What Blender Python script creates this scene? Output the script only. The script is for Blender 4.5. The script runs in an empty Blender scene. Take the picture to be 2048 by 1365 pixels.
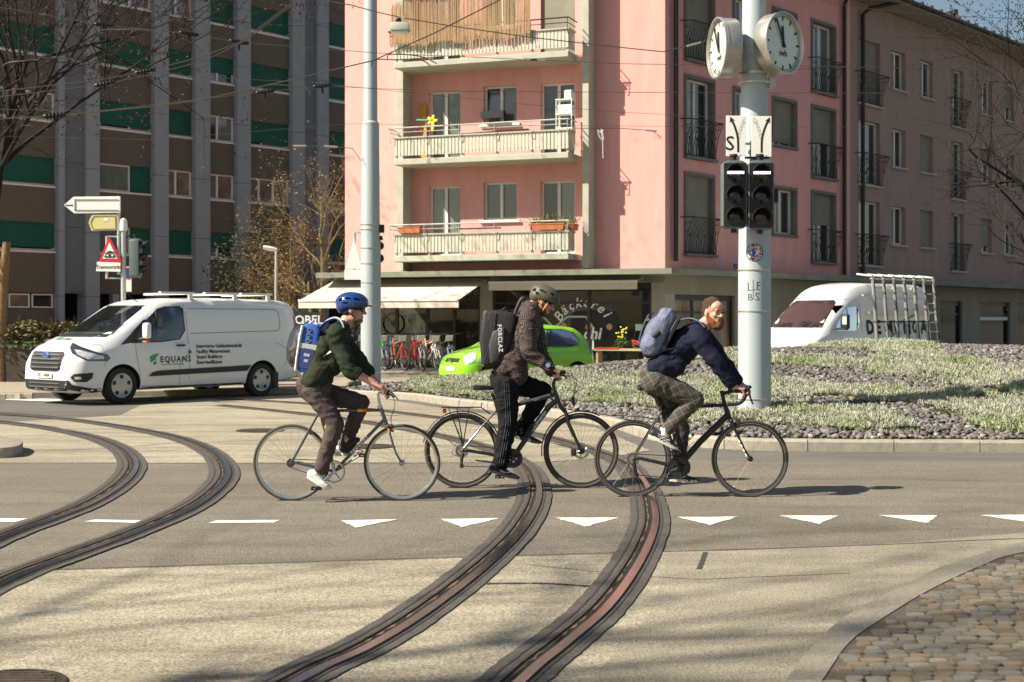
import bpy, bmesh, math, random
import numpy as np
from mathutils import Vector, Matrix, Quaternion, noise
from mathutils.bvhtree import BVHTree
random.seed(7)
R = math.radians
scene = bpy.context.scene
# ---------------- camera, world, sun, exposure ----------------
F, HY, CH = 2800.0, 640.0, 1.57          # focal length (photo pixels), horizon row, eye height (m)
cam_d = bpy.data.cameras.new("camera"); cam = bpy.data.objects.new("camera", cam_d)
scene.collection.objects.link(cam); scene.camera = cam
cam.location = (0, 0, CH); cam.rotation_euler = (R(90), 0, 0)
cam_d.sensor_width = 36; cam_d.lens = 36*F/2048; cam_d.shift_y = -(682.5-HY)/2048
cam_d.clip_start = 0.1; cam_d.clip_end = 2000
cam_d.dof.use_dof = True; cam_d.dof.focus_distance = 12.4; cam_d.dof.aperture_fstop = 5.0
world = bpy.data.worlds.new("World"); scene.world = world; world.use_nodes = True
wn = world.node_tree; bg = wn.nodes["Background"]
sky = wn.nodes.new("ShaderNodeTexSky"); sky.sky_type = 'NISHITA'; sky.sun_disc = False
SUN_AZ, SUN_EL = 21.4, 41.5
sky.sun_elevation = R(SUN_EL); sky.sun_rotation = R(270-SUN_AZ); sky.air_density = 1.2; sky.dust_density = 1.5
wn.links.new(sky.outputs[0], bg.inputs[0]); bg.inputs[1].default_value = 0.05
sun_d = bpy.data.lights.new("sun", 'SUN'); sun = bpy.data.objects.new("sun", sun_d)
scene.collection.objects.link(sun); sun_d.energy = 5.0; sun_d.angle = R(0.6); sun_d.color = (1.0, 0.91, 0.755)
LD = Vector((math.cos(R(SUN_AZ))*math.cos(R(SUN_EL)), math.sin(R(SUN_AZ))*math.cos(R(SUN_EL)), -math.sin(R(SUN_EL))))
sun.rotation_euler = LD.to_track_quat('-Z', 'Y').to_euler()
scene.view_settings.view_transform = 'Standard'; scene.view_settings.look = 'None'
scene.view_settings.gamma = 1; scene.view_settings.use_curve_mapping = False
scene.view_settings.exposure = 0.92
scene.cycles.max_bounces = 6; scene.cycles.transparent_max_bounces = 12

# ---------------- helpers ----------------
V = Vector
def P(px, py, Y): return V(((px-1024)*Y/F, Y, CH-(py-HY)*Y/F))
def G(px, py, z=0.0):
    Y = (CH-z)*F/(py-HY); return V(((px-1024)*Y/F, Y, z))
def lin(*c): return tuple(((x/255)/12.92 if x <= 10 else (((x/255)+.055)/1.055)**2.4) for x in c)

MATS = {}
def M(name, col=(.5,.5,.5), rough=.6, metal=0., var=0., vscale=8., bump=0., bscale=60., spec=.5, coat=0., col2=None, stretch=None, trans=0., emit=None, sheen=0.):
    if name in MATS: return MATS[name]
    m = bpy.data.materials.new(name); m.use_nodes = True; nt = m.node_tree; b = nt.nodes["Principled BSDF"]
    b.inputs["Base Color"].default_value = (*col, 1); b.inputs["Roughness"].default_value = rough
    b.inputs["Metallic"].default_value = metal; b.inputs["Specular IOR Level"].default_value = spec
    b.inputs["Coat Weight"].default_value = coat; b.inputs["Coat Roughness"].default_value = .06
    if sheen: b.inputs["Sheen Weight"].default_value = sheen
    if emit: b.inputs["Emission Color"].default_value = (*emit[:3], 1); b.inputs["Emission Strength"].default_value = emit[3]
    tc = nt.nodes.new("ShaderNodeTexCoord"); src = tc.outputs["Object"]
    if stretch:
        mp = nt.nodes.new("ShaderNodeMapping"); mp.inputs["Scale"].default_value = stretch
        nt.links.new(src, mp.inputs[0]); src = mp.outputs[0]
    if var or col2:
        n = nt.nodes.new("ShaderNodeTexNoise"); n.inputs["Scale"].default_value = vscale; n.inputs["Detail"].default_value = 6; n.inputs["Roughness"].default_value = .65
        nt.links.new(src, n.inputs["Vector"])
        rp = nt.nodes.new("ShaderNodeValToRGB"); c2 = col2 or tuple(min(1, c*(1+var)) for c in col)
        c1 = col if col2 else tuple(c*(1-var) for c in col)
        rp.color_ramp.elements[0].color = (*c1, 1); rp.color_ramp.elements[1].color = (*c2, 1)
        rp.color_ramp.elements[0].position = .3; rp.color_ramp.elements[1].position = .7
        nt.links.new(n.outputs[0], rp.inputs[0]); nt.links.new(rp.outputs[0], b.inputs["Base Color"])
    if bump:
        n2 = nt.nodes.new("ShaderNodeTexNoise"); n2.inputs["Scale"].default_value = bscale; n2.inputs["Detail"].default_value = 4
        nt.links.new(src, n2.inputs["Vector"])
        bp = nt.nodes.new("ShaderNodeBump"); bp.inputs["Strength"].default_value = bump; bp.inputs["Distance"].default_value = .02
        nt.links.new(n2.outputs[0], bp.inputs["Height"]); nt.links.new(bp.outputs[0], b.inputs["Normal"])
    MATS[name] = m; return m
def nodes(m): return m.node_tree, m.node_tree.nodes["Principled BSDF"]
def N(nt, t, **kw):
    n = nt.nodes.new(t)
    for k, v in kw.items():
        if k.startswith('_'): n.inputs[int(k[1:])].default_value = v
        else: setattr(n, k, v)
    return n
def ramp(nt, fac, stops, interp='LINEAR'):
    r = nt.nodes.new("ShaderNodeValToRGB"); r.color_ramp.interpolation = interp
    els = r.color_ramp.elements
    while len(els) < len(stops): els.new(.5)
    for e, (p, c) in zip(els, stops): e.position = p; e.color = (*c, 1) if len(c) == 3 else c
    nt.links.new(fac, r.inputs[0]); return r.outputs[0]
def mixc(nt, fac, a, b, mode='MIX'):
    n = nt.nodes.new("ShaderNodeMix"); n.data_type = 'RGBA'; n.blend_type = mode
    for i, x in ((0, fac), (6, a), (7, b)):
        if hasattr(x, 'links') : nt.links.new(x, n.inputs[i])
        else: n.inputs[i].default_value = x if i == 0 else (*x[:3], 1)
    return n.outputs[2]
def glassy(name, tint=(.6,.7,.68), opac=.35, rough=.03):
    if name in MATS: return MATS[name]
    m = bpy.data.materials.new(name); m.use_nodes = True; nt = m.node_tree; nt.nodes.clear()
    out = N(nt, "ShaderNodeOutputMaterial"); tr = N(nt, "ShaderNodeBsdfTransparent"); tr.inputs[0].default_value = (*tint, 1)
    gl = N(nt, "ShaderNodeBsdfGlossy"); gl.inputs["Roughness"].default_value = rough; gl.inputs[0].default_value = (1, 1, 1, 1)
    df = N(nt, "ShaderNodeBsdfDiffuse"); df.inputs[0].default_value = (.02, .025, .025, 1)
    fr = N(nt, "ShaderNodeFresnel"); fr.inputs[0].default_value = 1.55
    m1 = N(nt, "ShaderNodeMixShader", _0=opac); m2 = N(nt, "ShaderNodeMixShader")
    nt.links.new(tr.outputs[0], m1.inputs[1]); nt.links.new(df.outputs[0], m1.inputs[2])
    nt.links.new(fr.outputs[0], m2.inputs[0]); nt.links.new(m1.outputs[0], m2.inputs[1]); nt.links.new(gl.outputs[0], m2.inputs[2])
    nt.links.new(m2.outputs[0], out.inputs[0]); MATS[name] = m; return m

def frame_mat(O, x, y, z): # columns
    return Matrix(((x[0], y[0], z[0], O[0]), (x[1], y[1], z[1], O[1]), (x[2], y[2], z[2], O[2]), (0, 0, 0, 1)))
class MB:
    def __init__(s, T=None): s.v = []; s.f = []; s.mi = []; s.T = T; s.cur = 0
    def add(s, vs, fs):
        o = len(s.v); s.v += [tuple(s.T @ V(p)) if s.T else tuple(p) for p in vs]
        s.f += [tuple(i+o for i in f) for f in fs]; s.mi += [s.cur]*len(fs); return s
    def box(s, c, d, rot=None):
        hx, hy, hz = d[0]/2, d[1]/2, d[2]/2; c = V(c)
        vs = [V((a*hx, b*hy, e*hz)) for a in (-1, 1) for b in (-1, 1) for e in (-1, 1)]
        if rot is not None:
            rm = Matrix.Rotation(rot, 3, 'Z') if isinstance(rot, (int, float)) else rot
            vs = [rm @ p for p in vs]
        return s.add([p+c for p in vs], [(0,1,3,2),(4,6,7,5),(0,4,5,1),(2,3,7,6),(0,2,6,4),(1,5,7,3)])
    def bx(s, a, b):
        a, b = V(a), V(b); return s.box((a+b)/2, [abs(x) for x in (b-a)])
    def tube(s, pts, r, n=8, closed=False, flat=None):
        pts = [V(p) for p in pts]; k = len(pts); rs = r if isinstance(r, list) else [r]*k
        vs = []; fs = []; up = None
        for i, p in enumerate(pts):
            if closed: t = pts[(i+1) % k]-pts[i-1]
            else: t = pts[min(i+1, k-1)]-pts[max(i-1, 0)]
            if t.length < 1e-9: t = V((0, 0, 1))
            t.normalize()
            if up is None: up = t.orthogonal().normalized() if flat is None else V(flat)
            up = (up-t*up.dot(t))
            if up.length < 1e-6: up = t.orthogonal()
            up.normalize(); w = t.cross(up)
            rr = rs[i]; ra, rb = rr if isinstance(rr, (tuple, list)) else (rr, rr)
            for j in range(n):
                a = 2*math.pi*(j+.5)/n; vs.append(p+up*math.cos(a)*ra+w*math.sin(a)*rb)
        for i in range(k if closed else k-1):
            for j in range(n):
                a, b = i*n+j, i*n+(j+1) % n; c, d = ((i+1) % k)*n+(j+1) % n, ((i+1) % k)*n+j
                fs.append((a, b, c, d))
        if not closed: fs += [tuple(reversed(range(n))), tuple((k-1)*n+j for j in range(n))]
        return s.add(vs, fs)
    def lathe(s, prof, O=(0,0,0), ax=(0,0,1), n=24, closed=False, arc=None):
        q = V((0,0,1)).rotation_difference(V(ax)); O = V(O); k = len(prof); vs = []; fs = []
        for (r, h) in prof:
            for j in range(n):
                a = 2*math.pi*j/n; vs.append(O+q @ V((r*math.cos(a), r*math.sin(a), h)))
        for i in range(k if closed else k-1):
            for j in range(n):
                i2 = (i+1) % k; fs.append((i*n+j, i*n+(j+1) % n, i2*n+(j+1) % n, i2*n+j))
        if not closed: fs += [tuple(reversed(range(n))), tuple((k-1)*n+j for j in range(n))]
        return s.add(vs, fs)
    def ell(s, c, r, rot=None, n=14, m=9):
        vs = []; fs = []; c = V(c)
        for i in range(m+1):
            t = math.pi*i/m
            for j in range(n):
                a = 2*math.pi*j/n; p = V((r[0]*math.sin(t)*math.cos(a), r[1]*math.sin(t)*math.sin(a), r[2]*math.cos(t)))
                if i in (0, m): p = V((0, 0, p.z))+V((1e-4*math.cos(a), 1e-4*math.sin(a), 0))
                vs.append(c+(rot @ p if rot is not None else p))
        for i in range(m):
            for j in range(n): fs.append((i*n+(j+1) % n, i*n+j, (i+1)*n+j, (i+1)*n+(j+1) % n))
        fs += [tuple(range(n)), tuple(reversed([m*n+j for j in range(n)]))]
        return s.add(vs, fs)
    def cap(s, a, b, r1, r2=None, n=12):
        a, b = V(a), V(b); r2 = r1 if r2 is None else r2; d = b-a; L = max(d.length, 1e-4)
        prof = [(max(1e-4, r1*math.sin(t)), -r1*math.cos(t)) for t in [math.pi/2*i/4 for i in range(5)]]
        prof += [(max(1e-4, r2*math.cos(t)), L+r2*math.sin(t)) for t in [math.pi/2*i/4 for i in range(5)]]
        return s.lathe(prof, a, d/L, n)
    def prism(s, poly, O=(0,0,0), u=(1,0,0), v=(0,0,1), w=(0,1,0), d=.1):
        O, u, v, w = V(O), V(u), V(v), V(w); k = len(poly)
        lo = [O+u*a+v*b for a, b in poly]; hi = [p+w*d for p in lo]
        fs = [tuple(range(k)), tuple(reversed(range(k, 2*k)))]+[((i+1) % k, i, k+i, k+(i+1) % k) for i in range(k)]
        return s.add(lo+hi, fs)
    def quad(s, *ps): return s.add(ps, [tuple(range(len(ps)))])
    def build(s, name, mat=None, parent=None, smooth=None, bevel=0, mats=None, fix=True, seg=1, **tags):
        me = bpy.data.meshes.new(name); me.from_pydata(s.v, [], s.f)
        for m in (mats or ([mat] if mat else [])): me.materials.append(m)
        if mats: me.polygons.foreach_set("material_index", s.mi)
        if fix or bevel:
            bm = bmesh.new(); bm.from_mesh(me)
            if fix: bmesh.ops.recalc_face_normals(bm, faces=bm.faces)
            if bevel:
                es = [e for e in bm.edges if len(e.link_faces) == 2 and e.calc_face_angle(0) > .6]
                bmesh.ops.bevel(bm, geom=es, offset=bevel, segments=seg, affect='EDGES', profile=.5, clamp_overlap=True)
            bm.to_mesh(me); bm.free()
        if smooth is not None:
            me.polygons.foreach_set("use_smooth", [True]*len(me.polygons))
            if smooth < 179: me.set_sharp_from_angle(angle=R(smooth))
        return link(name, me, parent, **tags)
def link(name, me, parent=None, label=None, category=None, group=None, kind=None, loc=None):
    o = bpy.data.objects.new(name, me); scene.collection.objects.link(o)
    if parent: o.parent = parent
    if loc is not None: o.location = loc
    tag(o, label, category, group, kind); return o
def tag(o, label=None, category=None, group=None, kind=None):
    for k, v in (('label', label), ('category', category), ('group', group), ('kind', kind)):
        if v: o[k] = v
    return o
def thing(name, label, cat, loc=(0,0,0), rz=0, group=None):
    o = link(name, None, None, label, cat, group); o.location = loc; o.rotation_euler = (0, 0, rz); o.empty_display_size = .2
    return o
def copy_tree(o, parent=None):
    c = o.copy(); scene.collection.objects.link(c); c.parent = parent
    for ch in list(o.children): copy_tree(ch, c)
    return c
def piece(name, me, parent, loc, rot=None, scale=None):
    o = bpy.data.objects.new(name, me); scene.collection.objects.link(o); o.parent = parent; o.location = loc
    if rot is not None: o.rotation_euler = rot
    if scale is not None: o.scale = scale
    return o
def inv(o): # world -> thing local
    return (Matrix.Translation(o.location) @ o.rotation_euler.to_matrix().to_4x4()).inverted()
def blob(name, mb, mat, parent=None, vox=.008, smooth=3, fold=0, fscale=(8, 8, 8), holes=None, shade=True, **tags):
    me = bpy.data.meshes.new("t"); me.from_pydata(mb.v, [], mb.f)
    bm = bmesh.new(); bm.from_mesh(me); bmesh.ops.recalc_face_normals(bm, faces=bm.faces); bm.to_mesh(me); bm.free()
    o = bpy.data.objects.new("t", me); scene.collection.objects.link(o)
    md = o.modifiers.new("r", 'REMESH'); md.mode = 'VOXEL'; md.voxel_size = vox; md.use_smooth_shade = True
    if smooth: sm = o.modifiers.new("s", 'SMOOTH'); sm.factor = .5; sm.iterations = smooth
    if holes:
        hm = bpy.data.meshes.new("h"); hm.from_pydata(holes.v, [], holes.f)
        ho = bpy.data.objects.new("h", hm); scene.collection.objects.link(ho); hr_ = ho.modifiers.new('r', 'REMESH'); hr_.mode = 'VOXEL'; hr_.voxel_size = vox
        bo = o.modifiers.new("b", 'BOOLEAN'); bo.operation = 'DIFFERENCE'; bo.object = ho; bo.solver = 'EXACT'
    dg = bpy.context.evaluated_depsgraph_get(); res = bpy.data.meshes.new_from_object(o.evaluated_get(dg))
    bpy.data.objects.remove(o)
    if holes: bpy.data.objects.remove(ho)
    if fold:
        n = len(res.vertices); co = np.empty(n*3); res.vertices.foreach_get("co", co); co = co.reshape(-1, 3)
        nn = np.empty(n*3); res.vertices.foreach_get("normal", nn); nn = nn.reshape(-1, 3)
        sx, sy, sz = fscale; d = np.empty(n)
        for i in range(n):
            x, y, z = co[i]; w = noise.noise((x*4, y*4, z*4))*1.2
            q = (x*sx+w, y*sy, z*sz+w); d[i] = (1-abs(noise.noise(q))*3)+.5*noise.noise((x*sx*2.3, y*sy*2.3, z*sz*2.3))
        co += nn*(d*fold)[:, None]; res.vertices.foreach_set("co", co.ravel())
    res.materials.clear(); res.materials.append(mat); res.name = name
    if shade: res.polygons.foreach_set("use_smooth", [True]*len(res.polygons))
    if holes: res.set_sharp_from_angle(angle=R(40))
    return link(name, res, parent, **tags)
def fill(poly, maxlen=None):
    """2D polygon -> (verts2d, tris) with long edges split"""
    bm = bmesh.new(); vs = [bm.verts.new((a, b, 0)) for a, b in poly]; bm.faces.new(vs); bm.normal_update()
    bmesh.ops.triangulate(bm, faces=bm.faces)
    if maxlen:
        for _ in range(7):
            es = [e for e in bm.edges if e.calc_length() > maxlen]
            if not es: break
            bmesh.ops.subdivide_edges(bm, edges=es, cuts=1); bmesh.ops.triangulate(bm, faces=[f for f in bm.faces if len(f.verts) > 3])
    bm.verts.index_update(); v = [(p.co.x, p.co.y) for p in bm.verts]; f = [tuple(q.index for q in fc.verts) for fc in bm.faces]
    bm.free(); return v, f
def patch(bvh, v2, f2, O, u, v, w, off=.004, back=0.):
    """project 2D mesh (in plane O,u,v) along w on to bvh, offset outward"""
    O, u, v, w = V(O), V(u), V(v), V(w).normalized(); pts = []; good = []
    for a, b in v2:
        p = O+u*a+v*b; h = bvh.ray_cast(p, w)
        if h[0] is None: pts.append(p+w*2); good.append(False)
        else:
            n = h[1] if h[1].dot(w) < 0 else -h[1]
            pts.append(h[0]+(n*.5-w*.5).normalized()*off+w*back); good.append(True)
    return pts, [f for f in f2 if all(good[i] for i in f)]
def coons(bvh, poly4, O, u, v, w, off, n=8):
    # smooth pane spanning the surface between four corner points (a,b) given in plane O,u,v
    O, u, v, w = V(O), V(u), V(v), V(w).normalized()
    def c(a, b): h = bvh.ray_cast(O+u*a+v*b, w); return h[0]-w*off
    (a0,b0),(a1,b1),(a2,b2),(a3,b3) = poly4; g = []
    E0 = [c(a0+(a1-a0)*t/n, b0+(b1-b0)*t/n) for t in range(n+1)]; E1 = [c(a3+(a2-a3)*t/n, b3+(b2-b3)*t/n) for t in range(n+1)]
    L0 = [E0[0].lerp(E1[0], t/n) for t in range(n+1)]; L1 = [E0[n].lerp(E1[n], t/n) for t in range(n+1)]
    for j in range(n+1):
        for i in range(n+1):
            s, t = i/n, j/n; g.append(E0[i]*(1-t)+E1[i]*t+L0[j]*(1-s)+L1[j]*s-(E0[0]*(1-s)*(1-t)+E0[n]*s*(1-t)+E1[0]*(1-s)*t+E1[n]*s*t))
    return g, [(j*(n+1)+i, j*(n+1)+i+1, (j+1)*(n+1)+i+1, (j+1)*(n+1)+i) for j in range(n) for i in range(n)]
def text2d(s, size=1., align='CENTER', shear=0., bold=0., sp=1., lsp=1.):
    cu = bpy.data.curves.new("t", 'FONT'); cu.body = s; cu.size = size; cu.align_x = align; cu.shear = shear
    cu.offset = bold; cu.space_character = sp; cu.space_line = lsp; cu.resolution_u = 2
    o = bpy.data.objects.new("t", cu); scene.collection.objects.link(o)
    dg = bpy.context.evaluated_depsgraph_get(); me = bpy.data.meshes.new_from_object(o.evaluated_get(dg))
    v = [(p.co.x, p.co.y) for p in me.vertices]; f = [tuple(q.vertices) for q in me.polygons]
    bpy.data.objects.remove(o); return v, f
def text_on(name, s, O, u, v, mat, parent=None, T=None, fn=None, **kw):
    v2, f2 = text2d(s, **kw); mb = MB(T)
    if fn: mb.add([fn(a, b) for a, b in v2], f2)
    else: mb.add([V(O)+V(u)*a+V(v)*b for a, b in v2], f2)
    return mb.build(name, mat, parent, fix=False)
def crom(pts, n=8, closed=False):
    pts = [V(p) for p in pts]; out = []; k = len(pts)
    for i in range(k if closed else k-1):
        g = (lambda j: pts[j % k]) if closed else (lambda j: pts[max(0, min(k-1, j))])
        p0, p1, p2, p3 = g(i-1), g(i), g(i+1), g(i+2)
        for j in range(n):
            t = j/n; out.append(.5*((2*p1)+(p2-p0)*t+(2*p0-5*p1+4*p2-p3)*t*t+(3*p1-p0-3*p2+p3)*t**3))
    if not closed: out.append(pts[-1])
    return out
def npmesh(name, verts, faces, mat, parent=None, smooth=False, **tags):
    me = bpy.data.meshes.new(name); nv = len(verts); nf = len(faces); k = faces.shape[1]
    me.vertices.add(nv); me.vertices.foreach_set("co", np.asarray(verts, dtype=np.float32).ravel())
    me.loops.add(nf*k); me.loops.foreach_set("vertex_index", faces.ravel().astype(np.int32))
    me.polygons.add(nf); me.polygons.foreach_set("loop_start", np.arange(0, nf*k, k, dtype=np.int32))
    me.update(calc_edges=True); me.validate(); me.materials.append(mat)
    if smooth: me.polygons.foreach_set("use_smooth", [True]*nf)
    return link(name, me, parent, **tags)
# ---------------- ground materials ----------------
def paving(name, c1, c2, speck, tiny, crack=.0, rough=.85, stains=.35, grain=90.):
    m = M(name, c1, rough); nt, b = nodes(m); tc = N(nt, "ShaderNodeTexCoord"); o = tc.outputs["Object"]
    big = N(nt, "ShaderNodeTexNoise"); big.inputs["Scale"].default_value = .35; big.inputs["Detail"].default_value = 8; nt.links.new(o, big.inputs[0])
    c = ramp(nt, big.outputs[0], [(.3, c1), (.7, c2)])
    mp = N(nt, "ShaderNodeMapping"); mp.inputs["Scale"].default_value = (.5, 2.2, 1); mp.inputs["Rotation"].default_value = (0, 0, R(8)); nt.links.new(o, mp.inputs[0])
    st = N(nt, "ShaderNodeTexNoise"); st.inputs["Scale"].default_value = 1.1; st.inputs["Detail"].default_value = 9; st.inputs["Roughness"].default_value = .7; nt.links.new(mp.outputs[0], st.inputs[0])
    c = mixc(nt, stains, c, ramp(nt, st.outputs[0], [(.35, (.3, .28, .25)), (.6, (1, 1, 1))]), 'MULTIPLY')
    fine = N(nt, "ShaderNodeTexNoise"); fine.inputs["Scale"].default_value = grain; fine.inputs["Detail"].default_value = 3; nt.links.new(o, fine.inputs[0])
    c = mixc(nt, speck, c, ramp(nt, fine.outputs[0], [(.38, (.15, .14, .12)), (.5, (.9, .9, .9)), (.64, (1.6, 1.55, 1.4))]), 'MULTIPLY')
    vo = N(nt, "ShaderNodeTexVoronoi"); vo.inputs["Scale"].default_value = grain*1.3; nt.links.new(o, vo.inputs[0])
    c = mixc(nt, tiny, c, ramp(nt, vo.outputs["Distance"], [(.0, (1.3, 1.3, 1.2)), (.35, (.95, .95, .95)), (.8, (.55, .53, .5))]), 'MULTIPLY')
    if crack:
        vc = N(nt, "ShaderNodeTexVoronoi", feature='DISTANCE_TO_EDGE'); vc.inputs["Scale"].default_value = .22
        ws = N(nt, "ShaderNodeVectorMath", operation='ADD'); nt.links.new(o, ws.inputs[0])
        sc = N(nt, "ShaderNodeVectorMath", operation='SCALE'); sc.inputs["Scale"].default_value = 1.3; nt.links.new(st.outputs["Color"], sc.inputs[0]); nt.links.new(sc.outputs[0], ws.inputs[1])
        nt.links.new(ws.outputs[0], vc.inputs[0])
        c = mixc(nt, crack, c, ramp(nt, vc.outputs[0], [(.0, (.25, .22, .2)), (.003, (.5, .5, .5)), (.006, (1, 1, 1))]), 'MULTIPLY')
    nt.links.new(c, b.inputs["Base Color"])
    bp = N(nt, "ShaderNodeBump"); bp.inputs["Strength"].default_value = .55; bp.inputs["Distance"].default_value = .006
    nt.links.new(fine.outputs[0], bp.inputs["Height"]); nt.links.new(bp.outputs[0], b.inputs["Normal"]); return m
m_asph = paving("asphalt", (.186, .166, .132), (.242, .218, .175), .6, .5, .0, grain=85.)
m_asph2 = paving("asphalt_far", (.13, .122, .105), (.17, .16, .138), .35, .3)
m_conc = paving("road_concrete", (.37, .33, .245), (.45, .41, .31), .55, .4, .2, stains=.6, grain=85.)
m_conc_r = paving("road_concrete_worn", (.31, .28, .21), (.38, .345, .265), .55, .4, .2, stains=.45)
m_side = paving("pavement_mat", (.36, .31, .235), (.43, .37, .28), .25, .2)
m_paint = M("road_paint", (.72, .70, .62), .7, var=.12, vscale=14, bump=.2)
m_seam = M("seam_tar", (.05, .045, .04), .75)
m_kerb = M("kerb_stone", (.32, .29, .23), .85, var=.18, vscale=9, bump=.5, bscale=70)
m_kerb_d = M("kerb_granite", (.235, .21, .165), .85, var=.3, vscale=40, bump=.5, bscale=90)

def flat(name, pts, z, mat, kind='structure', parent=None, **t):
    v, f = fill([(p[0], p[1]) for p in pts])
    return MB().add([(a, b, z) for a, b in v], f).build(name, mat, parent, kind=kind, **t)
def gp(l, z=0): return [G(a, b, z) for a, b in l]
MB().quad((-500,-60,0),(500,-60,0),(500,900,0),(-500,900,0)).build("ground", m_asph2, kind='structure')
# asphalt lane across the picture
flat("road", [(-40,-20),(40,-20),(40,15.42)]+[tuple(p[:2]) for p in gp([(2600,925),(1500,925),(1225,915),(1100,925),(640,928),(-900,925)])]+[(-40,15.42)], .003, m_asph)
# near concrete slab
near = gp([(-900,1172),(0,1146),(700,1124),(1300,1107),(1700,1095),(2048,1080),(2700,1058)])
flat("concrete_slab", [(-30,.5)]+[tuple(p[:2]) for p in near]+[(30,.5)], .006, m_conc)
# right hand worn field, between right track and kerb
flat("worn_slab", [tuple(p[:2]) for p in gp([(1340,1108),(1700,1096),(2150,1060),(2100,1095),(1990,1115),(1880,1152),(1770,1205),(1680,1260),(1630,1330),(1590,1400),(1500,1700),(1090,1700),(1200,1340),(1300,1230)])], .009, m_conc_r)
# far concrete apron around the curved tracks
ap = gp([(-900,925),(640,928),(1100,925),(1225,915),(1300,902),(1190,856),(1010,834),(860,814),(760,798),(600,792),(420,796),(280,812),(240,832),(0,846),(-900,850)])
flat("concrete_apron", [tuple(p[:2]) for p in ap], .006, m_conc)
def line(name, pts, w, mat, z=.0105, jit=.15):
    ps = crom(pts, 6); mb = MB()
    for i in range(len(ps)-1):
        a, b = ps[i], ps[i+1]; d = (b-a).normalized(); n = V((-d.y, d.x, 0))
        if i == 0: pl = (a-n*w/2, a+n*w/2)
        w2 = w*(1+jit*math.sin(i*2.7)); nl = (b-n*w2/2, b+n*w2/2)
        mb.quad(V((*pl[0][:2], z)), V((*nl[0][:2], z)), V((*nl[1][:2], z)), V((*pl[1][:2], z))); pl = nl
    return mb.build(name, mat, kind='structure')
line("seam", near, .022, m_seam)
line("seam", gp([(1060,1133),(1350,1160),(1500,1158),(1700,1150)]), .010, m_seam)
line("seam", gp([(940,1171),(1080,1170),(1180,1176)]), .030, m_seam, jit=.6)
line("seam", gp([(1398,1142),(1405,1125),(1411,1108)]), .035, m_seam)
line("seam", gp([(0,905),(100,903),(240,897),(330,889),(420,886),(560,882)]), .022, m_seam)
line("seam", gp([(1410,963),(1600,960),(1800,960),(2048,966)]), .012, m_seam)
line("seam", gp([(-300,928),(640,928),(1000,927)]), .012, m_seam)
# give way triangles and lane dashes
for i, t in enumerate([((682,1043),(798,1040),(712,1057)),((880,1040),(1000,1038),(925,1056)),((1112,1037),(1238,1037),(1170,1055)),((1355,1036),(1475,1035),(1420,1052)),((1557,1033),(1677,1033),(1640,1050)),((1755,1032),(1876,1032),(1853,1048)),((1960,1032),(2110,1031),(2080,1050))]):
    mb = MB(); a, b, c = gp(t); poly = []
    for p, q in ((a, b), (b, c), (c, a)):
        for k in range(9): poly.append(p.lerp(q, k/9)+V((random.gauss(0, .006), random.gauss(0, .006), 0)))
    v, f = fill([(p.x, p.y) for p in poly]); mb.add([(x, y, .0065) for x, y in v], f)
    lab = ["white give-way triangle on the asphalt below the leftmost bicycle's chainring", "white give-way triangle just left of the middle tram rail", "white give-way triangle between the two right-hand tram rails",
           "white give-way triangle just right of the rightmost tram rail", "white give-way triangle below the rightmost bicycle's long shadow", "second white give-way triangle from the right edge", "white give-way triangle cut by the right edge of the picture"][i]
    mb.build("give_way_triangle", m_paint, label=lab, category="road marking", group="give-way triangles painted in a row")
for i, t in enumerate([[(-60,1038),(56,1039),(30,1046),(-60,1046)], [(190,1041),(297,1043),(288,1048),(168,1045)], [(432,1043),(560,1042),(548,1047),(416,1048)]]):
    v, f = fill([tuple(p[:2]) for p in gp(t)])
    MB().add([(x, y, .0065) for x, y in v], f).build("lane_dash", m_paint, label=["short white lane dash cut by the left edge of the picture", "white lane dash between the two left tram rails", "white lane dash right of the left tram curve"][i], category="road marking", group="white lane dashes")
for t in ([(20,797),(130,800),(250,806),(250,808),(60,803),(10,801)],):
    v, f = fill([tuple(p[:2]) for p in gp(t)]); MB().add([(x, y, .010) for x, y in v], f).build("edge_line", m_paint, label="thin white road line in front of the parked looking white van", category="road marking")
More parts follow.
